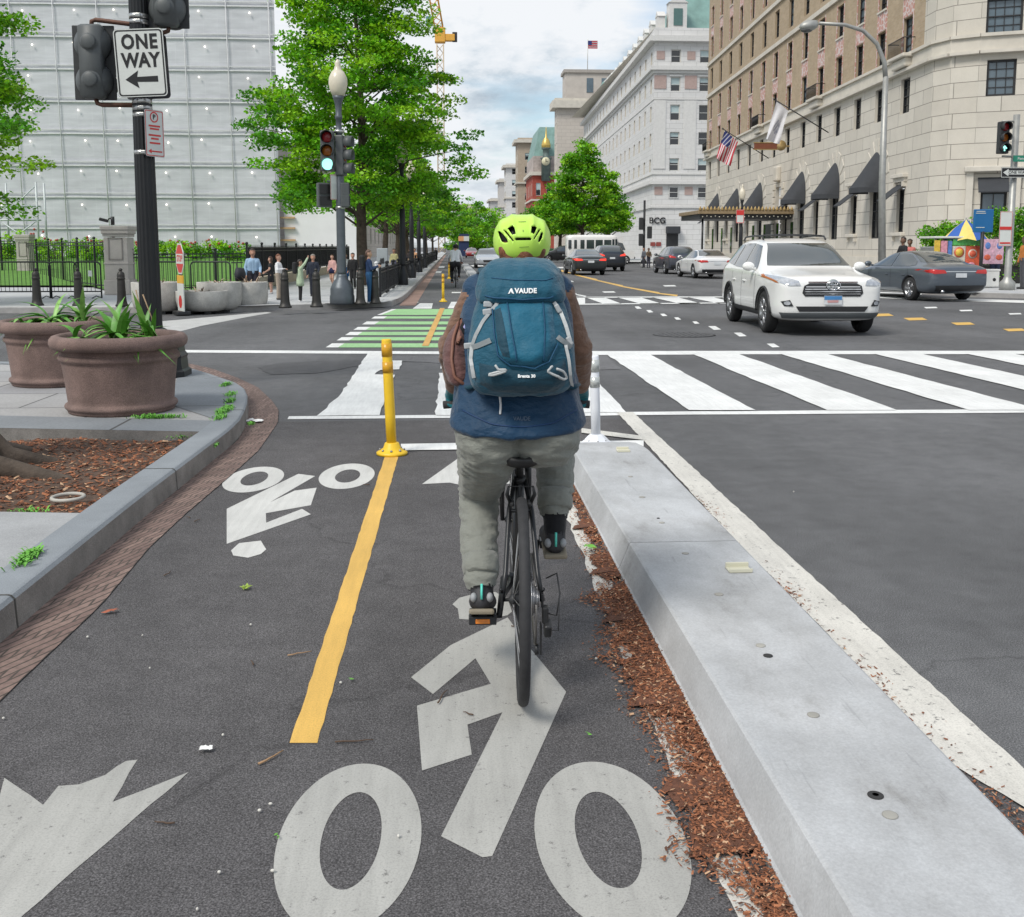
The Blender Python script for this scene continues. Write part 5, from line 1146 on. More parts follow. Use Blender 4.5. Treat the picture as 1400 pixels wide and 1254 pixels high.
def sig_back(x, z0, z1, secs, name='traffic_signal', lab=None):
    """signal head seen from behind: back plate, ribbed housing, domed lamp backs; lens and visor on the far side"""
    mb = MB(); h = z1 - z0; mb.box((x, .03, (z0 + z1) / 2), (.43, .02, h), 0, bev=.008); o = mb.build(name, sig_d, SP)
    if lab: o['label'] = lab
    mb = MB(); loft(mb, [(x, -.02, z0 + .005, .10, .06), (x, -.03, z0 + .03, .13, .085), (x, -.035, z0 + h * .5, .12, .095), (x, -.03, z1 - .03, .13, .085), (x, -.02, z1 - .005, .10, .06)], 8, p=6); mb.build('housing', sig_g, o)
    for i in range(secs):
        zc = z0 + h * (i + .5) / secs
        mb = MB(); mb.lathe([(.19, 0), (.19, .03), (.165, .075), (.125, .115), (.085, .145), (.075, .15), (.075, .17), (.065, .178), (.001, .178)], n=28, xf=Matrix.Translation((x, .02, zc)) @ Matrix.Rotation(PI / 2, 4, 'X')); mb.build('lamp_back', sig_g, o)
        mb = MB(); mb.tube([(x, .04, zc), (x, .30, zc + .0)], [.16, .155], 20, caps=False); mb.build('visor', sig_d, o)
        mb = MB(); mb.lathe([(.14, 0), (.10, .02), (.001, .03)], n=20, xf=Matrix.Translation((x, .05, zc)) @ Matrix.Rotation(-PI / 2, 4, 'X')); mb.build('lens', M('lens_dark', (.06, .02, .02), .15), o)
    return o
zt, zb = zpx(35), zpx(137); sx_ = D(128, 86, PY)[0] - PX
sig_back(sx_, zb, zt, 2, lab='grey signal head left of the pole, seen from behind')
zb2 = zpx(38); sx2 = D(229, 20, PY)[0] - PX; sig_back(sx2, zb2, zb2 + .76, 2, lab='grey signal head right of the pole, cut by the top of the picture')
for pts in ([(0, -.0, zpx(33)), (-.10, 0, zpx(33)), (sx_ + .04, 0, zpx(28)), (sx_, 0, zpx(30)), (sx_ - .005, 0, zpx(38))], [(0, 0, zpx(144)), (sx_ + .07, 0, zpx(144)), (sx_ + .02, 0, zpx(142)), (sx_, 0, zpx(133))], [(0, 0, zpx(42)), (.16, 0, zpx(43)), (sx2 - .06, 0, zpx(45)), (sx2, 0, zpx(42)), (sx2 + .01, 0, zpx(35))]):
    mb = MB(); mb.tube(pts, .024, 10); mb.build('bracket', rust, SP)
def rrect(w, h, r, n=5):
    o = []
    for cx_, cy_, a0 in ((w / 2 - r, h / 2 - r, 0), (-w / 2 + r, h / 2 - r, PI / 2), (-w / 2 + r, -h / 2 + r, PI), (w / 2 - r, -h / 2 + r, 1.5 * PI)):
        for k in range(n + 1): a = a0 + PI / 2 * k / n; o.append((cx_ + r * math.cos(a), cy_ + r * math.sin(a)))
    return o
def sign_board(root, w, h, xf, face, back, r=.03, border=None, bw=.012, inset=.010, t=.004):
    p = rrect(w, h, r); mb = MB(); mb.prism([(x, y) for x, y in p], (0, 0, 0), (1, 0, 0), (0, 1, 0), (0, 0, 1), -t); mb.v = [tuple(xf @ Vector(v)) for v in mb.v]; mb.build('board', back, root)
    mb = MB(); mb.add([(x, y, .0012) for x, y in rrect(w - .004, h - .004, r)], [tuple(range(len(p)))], 0, False, xf); mb.build('face', face, root)
    if border:
        a, b = rrect(w - 2 * inset, h - 2 * inset, max(.005, r - inset * .6)), rrect(w - 2 * inset - 2 * bw, h - 2 * inset - 2 * bw, max(.004, r - inset * .6 - bw * .5)); n_ = len(a); mb = MB()
        mb.add([(x, y, .0028) for x, y in a + b], [(i, (i + 1) % n_, n_ + (i + 1) % n_, n_ + i) for i in range(n_)], 0, False, xf); mb.build('border', border, root)
sw = M('sign_white', (.62, .64, .61), .4, var=.06, scale=6); sb = M('sign_black', (.012, .012, .013), .45, var=0); sback = M('sign_back', (.12, .12, .125), .5, .5, .15); sred = M('sign_red', (.58, .035, .03), .45, var=.05)
c = D(192, 86, PY - .16); ow = empty('one_way_sign', (c[0], c[1], c[2]), 'white ONE WAY sign with black arrow on the fluted pole', 'sign')
rl = Matrix.Rotation(R(-2.6), 4, 'Y'); XF = rl @ FACE((0, 0, 0))
W1, H1 = .505, .685; sign_board(ow, W1, H1, XF, sw, sback, .04, sb, .014, .012)
def put(root, txt, size, x, y, mat, XF=XF, bold=.004, sp_=1.1, z=.0035, name='lettering', sxy=(1, 1)):
    mb = MB(); vs, fs = text_mb(txt, size, bold, .0008, sp_); mb.add([(v.x * sxy[0] + x, v.y * sxy[1] + y, v.z + z) for v in vs], fs, 0, False, XF); return mb.build(name, mat, root)
put(ow, 'ONE', .20, .005, .205, sb, sp_=1.12, bold=.007, sxy=(.82, 1)); put(ow, 'WAY', .20, .005, .02, sb, sp_=1.0, bold=.007, sxy=(.82, 1))
mb = MB(); mb.add([(x, y, .0035) for x, y in ((-.165, -.165), (-.03, -.075), (-.045, -.14), (.165, -.135), (.165, -.195), (-.045, -.19), (-.03, -.255))], [tuple(range(7))], 0, False, XF); mb.build('arrow', sb, ow)
c = D(200, 92, PY + .14); bs_ = empty('sign_back_panel', (c[0], c[1], c[2]), 'dark back of a sign mounted behind the ONE WAY sign', 'sign'); sign_board(bs_, .46, .66, rl @ FACE((0, 0, 0)), sback, sback, .04)
# parking sign, turned towards the kerb
c = D(211, 184, PY); pk = empty('parking_sign', (c[0] + .03, PY - .10, c[2]), 'narrow red and white parking sign on the right of the fluted pole', 'sign', None, R(57))
XP = FACE((0, 0, 0)); sign_board(pk, .25, .48, XP, sw, sback, .02, sred, .008, .008); mb = MB(); rg = [(.055 * math.cos(2 * PI * k / 24), .055 * math.sin(2 * PI * k / 24) + .165, .0035) for k in range(24)]; ri = [(.042 * math.cos(2 * PI * k / 24), .042 * math.sin(2 * PI * k / 24) + .165, .0035) for k in range(24)]
mb.add(rg + ri, [(i, (i + 1) % 24, 24 + (i + 1) % 24, 24 + i) for i in range(24)], 0, False, XP); mb.build('symbol', sred, pk); put(pk, 'P', .07, 0, .165, sb, XP, .002)
for yy, w_ in ((.075, .15), (.045, .12), (-.02, .16), (-.055, .10), (-.10, .14)):
    mb = MB(); mb.add([(-w_ / 2, yy - .009, .0035), (w_ / 2, yy - .009, .0035), (w_ / 2, yy + .009, .0035), (-w_ / 2, yy + .009, .0035)], [(0, 1, 2, 3)], 0, False, XP); mb.build('lettering', sred, pk)
mb = MB(); mb.add([(x, y, .0035) for x, y in ((-.09, -.185), (-.05, -.16), (-.05, -.178), (.09, -.178), (.09, -.192), (-.05, -.192), (-.05, -.21))], [tuple(range(7))], 0, False, XP); mb.build('arrow', sred, pk)
# ================================================================== PLANTERS
pot_m = M('planter_stone', (.185, .125, .108), .85, var=.32, scale=4, fine=.35, fscale=130, bump=.5, bscale=110); soil = M('soil', (.05, .035, .025), .95, var=.4, scale=20, bump=.8, bscale=50)
def planter(px, py, lab, r0=.472):
    x, yf = G(px, py, .15); y = yf + r0 * .94; x = D(px, py, y)[0]; e = empty('planter', (x, y, .15), lab, 'planter'); e.scale = (.94, .94, .97)
    mb = MB(); mb.lathe([(.455, 0), (.462, .018), (.46, .03), (.478, .036), (.486, .052), (.480, .070), (.462, .080), (.455, .092), (.458, .12), (.472, .26), (.492, .42), (.497, .445), (.515, .455), (.522, .475), (.515, .497), (.500, .505), (.497, .53), (.52, .55)], n=64); mb.build('bowl', pot_m, e)
    mb = MB(); mb.lathe([(.50, .552), (.555, .552), (.580, .570), (.592, .60), (.588, .635), (.565, .662), (.53, .672), (.50, .662), (.482, .635), (.475, .57)], n=64, caps=False); mb.build('rim', pot_m, e)
    mb = MB(); mb.lathe([(.485, .60), (.35, .615), (.15, .63), (.001, .635)], n=40, caps=False); mb.build('soil', soil, e); return e
pl1 = planter(168, 571, 'front reddish stone planter bowl nearest the kerb corner'); pl2 = planter(80, 531, 'rear reddish stone planter bowl half hidden at the left edge')
lf_m = M('leaf_bulb', (.10, .30, .035), .45, var=.35, scale=14); lf2 = M('leaf_bulb_pale', (.21, .42, .09), .45, var=.3, scale=14)
def strap_leaf(mb, b, d, L, wd, curl, mi):
    d = Vector(d); s_ = Vector((-d.y, d.x, 0)).normalized(); vs = []; n = 7
    up = 1 - curl * .35
    for i in range(n + 1):
        t = i / n; p = Vector(b) + d * L * (t * (.25 + .75 * curl * t)) + Vector((0, 0, L * (up * t - curl * .85 * t * t)))
        w_ = wd * (math.sin(PI * min(1, t * .9 + .12)) ** .7) * (1 - t ** 4)
        vs += [p - s_ * w_ + Vector((0, 0, w_ * .35)), p - Vector((0, 0, w_ * .1)), p + s_ * w_ + Vector((0, 0, w_ * .35))]
    mb.add(vs, [(i * 3 + j, i * 3 + j + 1, i * 3 + 4 + j, i * 3 + 3 + j) for i in range(n) for j in range(2)], mi, True)
def clump(pl, ox, oy, n, L, lab, curl=(.2, 1.1), grp=None, stalks=0):
    mb = MB()
    for i in range(n):
        a = random.uniform(0, 2 * PI); strap_leaf(mb, (ox + random.gauss(0, .035), oy + random.gauss(0, .035), .60), (math.cos(a), math.sin(a), 0), L * random.uniform(1.0, 1.75), random.uniform(.018, .034), random.uniform(*curl), random.random() < .35)
    o = mb.build('bulb_plant', [lf_m, lf2], None, False)
    o.location = pl.location; tag(o, lab, 'plant', grp)
    return o
clump(pl1, -.02, .02, 26, .34, 'tall clump of strap leaves in the middle of the front planter')
clump(pl1, .24, .05, 15, .30, 'clump of strap leaves on the right side of the front planter beside the pole', (.1, .8))
clump(pl1, .16, -.20, 11, .20, 'low sprawling clump of strap leaves at the near right of the front planter', (.8, 1.3))
clump(pl1, -.31, -.05, 5, .28, 'few dark strap leaves at the left rim of the front planter', (.5, .9)); clump(pl1, -.22, -.24, 7, .17, 'low leaves at the near left rim of the front planter', (.9, 1.4))
clump(pl2, -.02, .0, 26, .36, 'big leafy clump in the middle of the rear planter', (.4, 1.2)); clump(pl2, -.2, -.08, 14, .26, 'sprawling leaves at the left of the rear planter', (.8, 1.4)); clump(pl2, .28, .02, 16, .34, 'upright leafy clump at the right of the rear planter', (.2, .9))
dry = M('stalk_dry', (.38, .26, .16), .8)
for i, (ox, oy, h_, b_) in enumerate(((.20, .02, .42, -.05), (.28, .04, .38, -.08))):
    mb = MB(); mb.tube([(ox, oy, .6), (ox + b_ * .2, oy, .6 + h_ * .5), (ox + b_, oy, .6 + h_)], [.005, .004, .006], 6); o = mb.build('dry_stalk', dry); o.location = pl1.location; tag(o, ('taller' if i == 0 else 'shorter') + ' dry brown stalk in the front planter beside the pole', 'plant stalk')
# ---- concrete planters across the street
cp_m = M('planter_concrete', (.44, .43, .40), .85, var=.2, scale=4, fine=.2, fscale=60, bump=.4, bscale=40)
for px, py, r, h_, lab in ((206, 431, .56, .72, 'tall pale concrete tub behind the fluted pole'), (268, 431, .60, .52, 'low wide pale concrete tub behind the small stop sign'), (294, 428.5, .52, .70, 'tall pale concrete tub right of the low tub'), (333, 426, .50, .68, 'tall pale concrete tub at the right end of the row beside the man in blue')):
    x, y = G(px, py, .0); e = empty('concrete_planter', (x, y + r, .01), lab, 'planter', None)
    mb = MB(); mb.lathe([(r * .62, .05), (r * .80, .07), (r * .93, .16), (r * .99, .30), (r, h_ - .01), (r * .99, h_), (r * .86, h_), (r * .85, h_ - .08)], n=40, caps=False); mb.build('tub', cp_m, e)
    mb = MB(); mb.box((-.2, 0, .025), (.14, .7, .05)); mb.box((.2, 0, .025), (.14, .7, .05)); mb.box((0, .2, .045), (.5, .1, .03)); mb.build('foot', dk, e); mb = MB(); mb.lathe([(r * .86, h_ - .06), (.001, h_ - .02)], n=24, caps=False); mb.build('soil', soil, e)
    mb = MB()
    for k in range(22): a = random.uniform(0, 2 * PI); q = random.uniform(0, r * .7); strap_leaf(mb, (q * math.cos(a), q * math.sin(a), h_ - .05), (math.cos(a), math.sin(a), 0), random.uniform(.15, .4), .014, random.uniform(.3, 1.1), 0)
    o = mb.build('dried_grass', M('grass_dry', (.44, .33, .24), .8, var=.3), None, False); o.location = e.location; tag(o, 'dry tan grass in the ' + lab, 'plant')
# ---- improvised stop sign
x, y = G(250, 431, .0); sp_e = empty('stop_sign', (x, y - .1, .01), 'small red stop sign with orange and white panels in front of the concrete tubs', 'sign', None, R(-62))
def octo(r): return [(r * math.cos(PI / 8 + k * PI / 4), r * math.sin(PI / 8 + k * PI / 4)) for k in range(8)]
XS = FACE((0, 0, 1.26)); mb = MB(); mb.prism(octo(.37), (0, 0, 1.26), (1, 0, 0), (0, 0, 1), (0, 1, 0), .012); mb.build('board', sw, sp_e); mb = MB(); mb.add([(a, b, .002) for a, b in octo(.335)], [tuple(range(8))], 0, False, XS); mb.build('face', sred, sp_e)
mb = MB(); mb.add([(-.30, -.11, .004), (.30, -.11, .004), (.30, .11, .004), (-.30, .11, .004)], [(0, 1, 2, 3)], 0, False, XS); mb.build('band', sw, sp_e); put(sp_e, 'STOP', .20, 0, 0, sred, XS, .006, 1, .006)
mb = MB(); mb.box((0, .0, .80), (.52, .03, .18), bev=.005); mb.build('orange_panel', M('sign_orange', (.70, .38, .03), .5), sp_e)
mb = MB(); mb.box((0, .0, .40), (.52, .03, .62), bev=.005); mb.build('white_panel', sw, sp_e); XS2 = FACE((0, -.016, .30)); mb = MB(); mb.add([(a * .45, b * .45, .002) for a, b in octo(.34)], [tuple(range(8))], 0, False, XS2); mb.build('symbol', sred, sp_e)
mb = MB(); mb.box((0, 0, .05), (.5, .3, .09), bev=.02); mb.box((0, .03, .7), (.06, .03, 1.2)); mb.build('stand', dk, sp_e)
# ---- bollards
bol_m = M('bollard_iron', (.045, .043, .040), .5, .5, .25, 8)
mb = MB(); mb.lathe([(.15, 0), (.15, .035), (.125, .06), (.112, .12), (.105, .16), (.098, .30), (.088, .62), (.085, .66), (.096, .675), (.096, .70), (.085, .715), (.088, .74), (.084, .80), (.06, .845), (.035, .86), (.03, .875), (.045, .89), (.045, .91), (.02, .935), (.001, .94)], n=20)
bm_ = mb.mesh('bollard', bol_m)
for i, (px, py, lab) in enumerate(((51, 418, 'black iron bollard before the left end of the barricades'), (108, 418, 'black iron bollard between the barricades and the stone pier'), (167, 419, 'black iron bollard in front of the tall stone pier'), (390, 421, 'black iron bollard in front of the woman in the white jacket'), (433, 420, 'black iron bollard left of the grey lamp post'), (493, 416, 'black iron bollard left of the man with the phone'), (513, 415, 'black iron bollard right of the man with the phone'))):
    o = bpy.data.objects.new('bollard', bm_); COL.objects.link(o); x, y = G(px, py, .15); o.location = (x, y, .15); o.scale = (1, 1, .95); tag(o, lab, 'bollard', 'iron bollards along the far kerb')
# ---- stone piers, iron railings, barricades
pier_m = M('pier_stone', (.43, .40, .365), .85, var=.15, scale=2.5, fine=.12, fscale=60, bump=.25, bscale=30)
def pier(x, y, w_, h_, lab):
    e = empty('stone_pier', (x, y, .15), lab, 'pier'); mb = MB(); mb.box((0, 0, .22), (w_ * 1.08, w_ * 1.08, .44), bev=.02); mb.box((0, 0, .44 + (h_ - .8) / 2), (w_ * .98, w_ * .98, h_ - .8), bev=.01); mb.box((0, 0, h_ * .45), (w_ * 1.03, w_ * 1.03, .05), bev=.01); mb.build('shaft', pier_m, e)
    mb = MB(); mb.box((0, -w_ * .47, h_ * .62), (w_ * .5, .10, h_ * .32), 0, bev=.0); 
    mb = MB(); f = w_ * .28; zc, hh = h_ * .66, h_ * .15
    for a, b, c_, d_ in ((-f, zc, .03, hh * 2), (f, zc, .03, hh * 2)): mb.box((a, -w_ * .495, b), (c_, .03, d_))
    mb.box((0, -w_ * .495, zc + hh), (2 * f + .03, .03, .03)); mb.box((0, -w_ * .495, zc - hh), (2 * f + .03, .03, .03)); mb.build('panel_moulding', M('moulding', (.25, .23, .21), .85), e)
    mb = MB(); mb.box((0, 0, h_ - .30), (w_ * 1.04, w_ * 1.04, .08), bev=.015); mb.box((0, 0, h_ - .20), (w_ * 1.14, w_ * 1.14, .12), bev=.02); mb.box((0, 0, h_ - .09), (w_ * 1.2, w_ * 1.2, .12), bev=.02); mb.build('cap', pier_m, e); return e
pp = D(166, 408, 30.8); pier(pp[0], 30.8, .68, 2.02, 'tall stone gate pier behind the fluted pole, camera on its cap')
pp2 = D(37.5, 395, 46); pier(pp2[0], 46, .56, 1.95, 'smaller stone pier behind the railings at the far left')
cx_, cz_ = pp[0] - .12, 2.17; cc = empty('security_camera', (cx_, 30.7, cz_), 'black security camera on top of the tall stone pier', 'camera')
mb = MB(); mb.tube([(0, 0, 0), (0, 0, .24)], .055, 12); mb.build('mount', dk, cc); mb = MB(); mb.tube([(-.02, 0, .20), (-.12, -.02, .17)], .02, 8); mb.box((-.24, -.03, .14), (.26, .09, .09), bev=.015, rot=Matrix.Rotation(.25, 3, 'Y')); mb.build('housing', dk, cc)
def railing(a, b, h_, lab, z=.15, step=.13, solid=False, group=None, rise=.0, spear=True, base=0.):
    a, b = Vector(a), Vector(b); L = (b - a).length; e = empty('iron_railing', (a.x, a.y, z), lab, 'railing', group, math.atan2(b.y - a.y, b.x - a.x)); n = int(L / step); mb = MB()
    for k in range(n + 1):
        x_ = L * k / n; mb.tube([(x_, 0, base + .05), (x_, 0, h_ - .06), (x_, 0, h_ + (.04 if spear else -.04))], [.011, .011, .002 if spear else .011], 5, smooth=False)
    mb.build('pickets', iron, e); mb = MB()
    for z_ in (base + .10, h_ - .16, h_ - .06): mb.box((L / 2, 0, z_), (L, .04, .035))
    mb.build('rails', iron, e)
    for k in range(int(L / 2.6) + 1):
        mb = MB(); x_ = min(L, k * 2.6); mb.box((x_, 0, h_ / 2 + base * .3), (.06, .06, h_ + .05 - base * .3)); mb.sphere((x_, 0, h_ + .08), .05, 0, 10, 8); mb.build('post', iron, e)
    if solid: mb = MB(); mb.box((L / 2, .035, (h_ + base) / 2), (L, .012, h_ - base - .15)); mb.build('screen', M('screen_black', (.022, .022, .024), .7, var=.2), e)
    if base: mb = MB(); mb.box((L / 2, .05, base / 2), (L, .35, base), bev=.02); mb.build('stone_plinth', M('plinth', (.46, .40, .31), .85, var=.15, bump=.2), e)
    return e
railing((pp2[0] - 14, 47.5), (pp2[0], 46), 1.55, 'black iron railing left of the smaller stone pier', z=.3)
railing((pp2[0], 46), (pp[0], 31.4), 1.55, 'black iron railing between the two stone piers', z=.2, step=.4)
q0 = D(336, 390, 33.2); railing((pp[0] + .3, 31), (q0[0], 33.2), 1.18, 'black iron railing right of the tall stone pier in front of the lawn', z=.2)
q1 = D(478, 372, 66); railing((q0[0] + .05, 33.3), (q1[0], 66), 1.42, 'long black screened railing on a stone plinth behind the pedestrians', z=.15, solid=True, base=.36)
def barricade(x, y, w_, rz, lab):
    e = empty('barricade', (x, y, .15), lab, 'barricade', 'black crowd barricades', rz); mb = MB(); h_ = .98; r_ = .10
    mb.tube([(0, 0, .0), (0, 0, h_ - r_), (r_ * .3, 0, h_ - r_ * .3), (r_, 0, h_), (w_ - r_, 0, h_), (w_ - r_ * .3, 0, h_ - r_ * .3), (w_, 0, h_ - r_), (w_, 0, 0)], .022, 8); mb.tube([(0, 0, .18), (w_, 0, .18)], .018, 8); mb.build('frame', bar_m, e); mb = MB()
    for k in range(1, int(w_ / .11)): mb.tube([(k * .11, 0, .18), (k * .11, 0, h_)], .008, 5)
    mb.build('bars', bar_m, e)
    for x_ in (.15, w_ - .15): mb = MB(); mb.tube([(x_, -.28, .01), (x_, 0, .06), (x_, .28, .01)], .015, 6); mb.build('foot', bar_m, e)
    return e
bar_m = M('barricade_black', (.025, .027, .028), .45, .3, .15)
for px, w_, rz, lab in ((-15, 1.65, .02, 'leftmost black crowd barricade at the picture edge'), (69, .72, .0, 'short black crowd barricade between the two bollards'), (103, .72, -.06, 'black crowd barricade with a white notice, left of the stone pier'), (206, .8, .0, 'black crowd barricade partly behind the fluted pole'), (262, 1.1, -.1, 'black crowd barricade behind the concrete tubs')):
    p = D(px, 405, 28.6); barricade(p[0], 28.6, w_, rz, lab)
p = D(123, 374, 28.5); mb = MB(); mb.box((0, 0, 0), (.10, .01, .16)); o = mb.build('notice', M('paper', (.8, .8, .78))); o.location = p; tag(o, 'white paper notice hung on a black barricade', 'notice')
# ---- grey lamp post with signals at the far corner
lampg = M('lamp_grey', (.10, .115, .13), .45, .4, .15, 8); globe_m = M('globe', (.66, .60, .48), .3, var=.08, scale=6)
def lamp_post(loc, lab, mat, h_=5.15, group=None, bs=.58):
    e = empty('street_lamp', loc, lab, 'street lamp', group); mb = MB(); mb.lathe([(r * bs, z_) for r, z_ in ((.50, 0), (.52, .04), (.52, .18), (.49, .24), (.49, .38), (.46, .42), (.36, .55), (.24, .62), (.22, .68), (.19, .74))], n=24); mb.build('base', mat, e)
    mb = MB(); mb.lathe([(.115, .72), (.11, .78), (.105, h_ * .45), (.10, h_ * .62), (.075, h_ * .63), (.07, h_ - .9), (.085, h_ - .88), (.085, h_ - .80), (.07, h_ - .78), (.068, h_ - .55), (.09, h_ - .53), (.09, h_ - .46), (.07, h_ - .43), (.08, h_ - .2), (.12, h_ - .06), (.14, h_)], n=20); mb.build('pole', mat, e)
    mb = MB(); mb.lathe([(.13, h_), (.19, h_ + .12), (.225, h_ + .28), (.215, h_ + .42), (.15, h_ + .56), (.085, h_ + .62), (.085, h_ + .66), (.06, h_ + .70), (.075, h_ + .75), (.03, h_ + .84), (.001, h_ + .86)], n=24); mb.build('globe', globe_m, e); return e
x, y = G(465, 417.5, .15); LP = lamp_post((x, y + .5, .15), 'grey street lamp with globe and traffic signals at the far left corner', lampg, 4.95); LPY = y + .5
def sig_front(par, x, y, zc, lit, rz=0., hm=None, arrow=False, h_=.95, amb=True):
    o = bpy.data.objects.new('traffic_signal', None); 
    mb = MB(); mb.box((0, 0, 0), (.33, .20, h_), bev=.03); o = mb.build('traffic_signal', hm or sig_g, par, loc=(x, y, zc)); o.rotation_euler = (0, 0, rz)
    cols = [((.28, .015, .02), 'lens_red'), ((.34, .10, .01), 'lens_amber'), ((.02, .10, .08), 'lens_green')]
    for i, (c_, nm) in enumerate(cols):
        z_ = h_ / 2 - h_ * (i + .5) / 3; on = lit == i
        mt = M(nm + ('_on' if on else ''), (.38, 1., .86) if on else c_, .2, var=.1 if not on else 0, emit=1.0 if on else 0)
        mb = MB(); mb.lathe([(.135, 0), (.10, .018), (.001, .028)], n=24, xf=Matrix.Translation((0, -.10, z_)) @ Matrix.Rotation(PI / 2, 4, 'X'))
        mb.build('lens', mt if not (on and arrow) else M('lens_off', (.02, .05, .05), .2), o)
        if on and arrow: mb = MB(); mb.add([(a, b, .034) for a, b in ((0, .09), (.085, .0), (.055, -.025), (.022, .01), (.022, -.09), (-.022, -.09), (-.022, .01), (-.055, -.025), (-.085, .0))], [tuple(range(9))], 0, False, FACE((0, -.10, z_))); mb.build('arrow', mt, o)
        mb = MB(); n = 20; vs = []
        for k in range(n + 1):
            a = R(-40) + R(260) * k / n
            for (yy, rr) in ((-.09, .15), (-.30, .148 + .0), (-.30, .142), (-.09, .142)): vs.append((rr * math.cos(a), yy, z_ + rr * math.sin(a)))
        mb.add(vs, [(k * 4 + j, k * 4 + (j + 1) % 4, (k + 1) * 4 + (j + 1) % 4, (k + 1) * 4 + j) for k in range(n) for j in range(4)], 0, True); mb.build('visor', hm or sig_g, o)
    return o
zl = lambda py: D(465, py, LPY)[2] - .15
xl = lambda px: D(px, 210, LPY)[0] - x
sig_front(LP, xl(448.5), -.05, zl(207), 2); sig_front(LP, xl(466), .02, zl(213), None, R(78))
for px_, rz in ((442, R(20)), (470, R(100))):
    for py in (259, 275):
        mb = MB(); mb.box((0, 0, 0), (.34, .20, .30), bev=.02); o = mb.build('pedestrian_signal', sig_g, LP, loc=(xl(px_), 0, zl(py))); o.rotation_euler = (0, 0, rz)
        mb = MB(); mb.box((0, -.11, 0), (.26, .03, .22)); mb.build('lens', M('screen_dark', (.012, .012, .012), .3), o)
mb = MB(); pass
for a_, b_ in ((452, 181), (452, 234), (446, 248)): mb = MB(); mb.tube([(xl(a_), 0, zl(b_)), (0, 0, zl(b_))], .02, 8); mb.build('bracket', lampg, LP)
for py in (180, 235, 284): mb = MB(); mb.tube([(0, 0, zl(py) - .03), (0, 0, zl(py) + .03)], .115, 16); mb.build('band', band, LP)
pq = D(457, 256, LPY - .13); pe = empty('notice_sign', pq, 'narrow white notice fixed on the grey lamp post below the signals', 'sign', None, R(50)); sign_board(pe, .26, .60, FACE((0, 0, 0)), sw, sback, .02, sred, .01, .01)
# ---- black lamp posts, low railing along the lane, kiosk
iron2 = M('lamp_black', (.02, .022, .025), .45, .3, .15)
for px, py, lab in ((.0, 38, 'nearest black lamp post beside the cycle lane railing'), (.0, 46.5, 'second black lamp post along the cycle lane railing'), (.0, 57, 'third black lamp post along the cycle lane railing'), (.0, 69, 'fourth black lamp post along the cycle lane railing')):
    x_, y_ = -1.78, py; lamp_post((x_, y_, .15), lab, iron2, 4.4, 'black lamp posts beside the cycle lane', .36)
f0 = None; a_ = Vector((-1.98, 28.7)); b_ = Vector((-1.60, 120))
for i in range(28):
    t0 = 28.7 + i * 3.2; x0_ = a_.x + (b_.x - a_.x) * (t0 - 28.7) / 91
    if i == 0: f0 = railing((x0_, t0), (x0_ + .013, t0 + 3.1), .84, 'low black iron railing panel beside the cycle lane', step=.12, spear=False, group='low railing panels beside the cycle lane'); f0['category'] = 'railing'
    else: c_ = copy_tree(f0); c_.location = (x0_, t0, .15)
kx = D(523, 360, 32.5); ke = empty('kiosk_box', (kx[0], 32.5, .15), 'grey metal utility box on the pavement right of the man with the phone', 'utility box'); mb = MB(); mb.box((0, 0, .72), (.34, .30, 1.25), bev=.02); mb.build('cabinet', M('box_grey', (.33, .36, .37), .5, .2, .1), ke); mb = MB(); mb.box((0, 0, .05), (.4, .36, .1)); mb.build('plinth', dk, ke); mb = MB(); mb.box((.0, -.155, .95), (.12, .01, .16)); mb.build('slot', dk, ke)
wx = D(515, 395, 30); mb = MB(); mb.box((0, 0, .45), (.09, .09, .9), bev=.02); mb.lathe([(.06, .9), (.06, .94), (.02, .97)], n=10); o = mb.build('white_post', M('post_white2', (.65, .66, .66), .5)); o.location = (wx[0], 30, .15); tag(o, 'thin white post between the man with the phone and the railing', 'post')
# ---- lawn behind the railings and shrubs
lawn = M('lawn_soil', (.09, .22, .025), .9, var=.3, scale=3, fine=.3, fscale=25, bump=.6, bscale=60)
flat('lawn', [[(-60, 47), (-17, 46), (-10.2, 31.6), (-6.9, 33.4), (-8.5, 60), (-11, 69), (-60, 69)]], lawn, .2)
mb = MB(); mb.add([(-60, 40, .2), (-10, 36, .22), (-7.6, 36, .22), (-9, 62, 1.0), (-60, 62, 1.0)], [(0, 1, 2, 3, 4)]); struct(mb, 'lawn_bank', lawn)
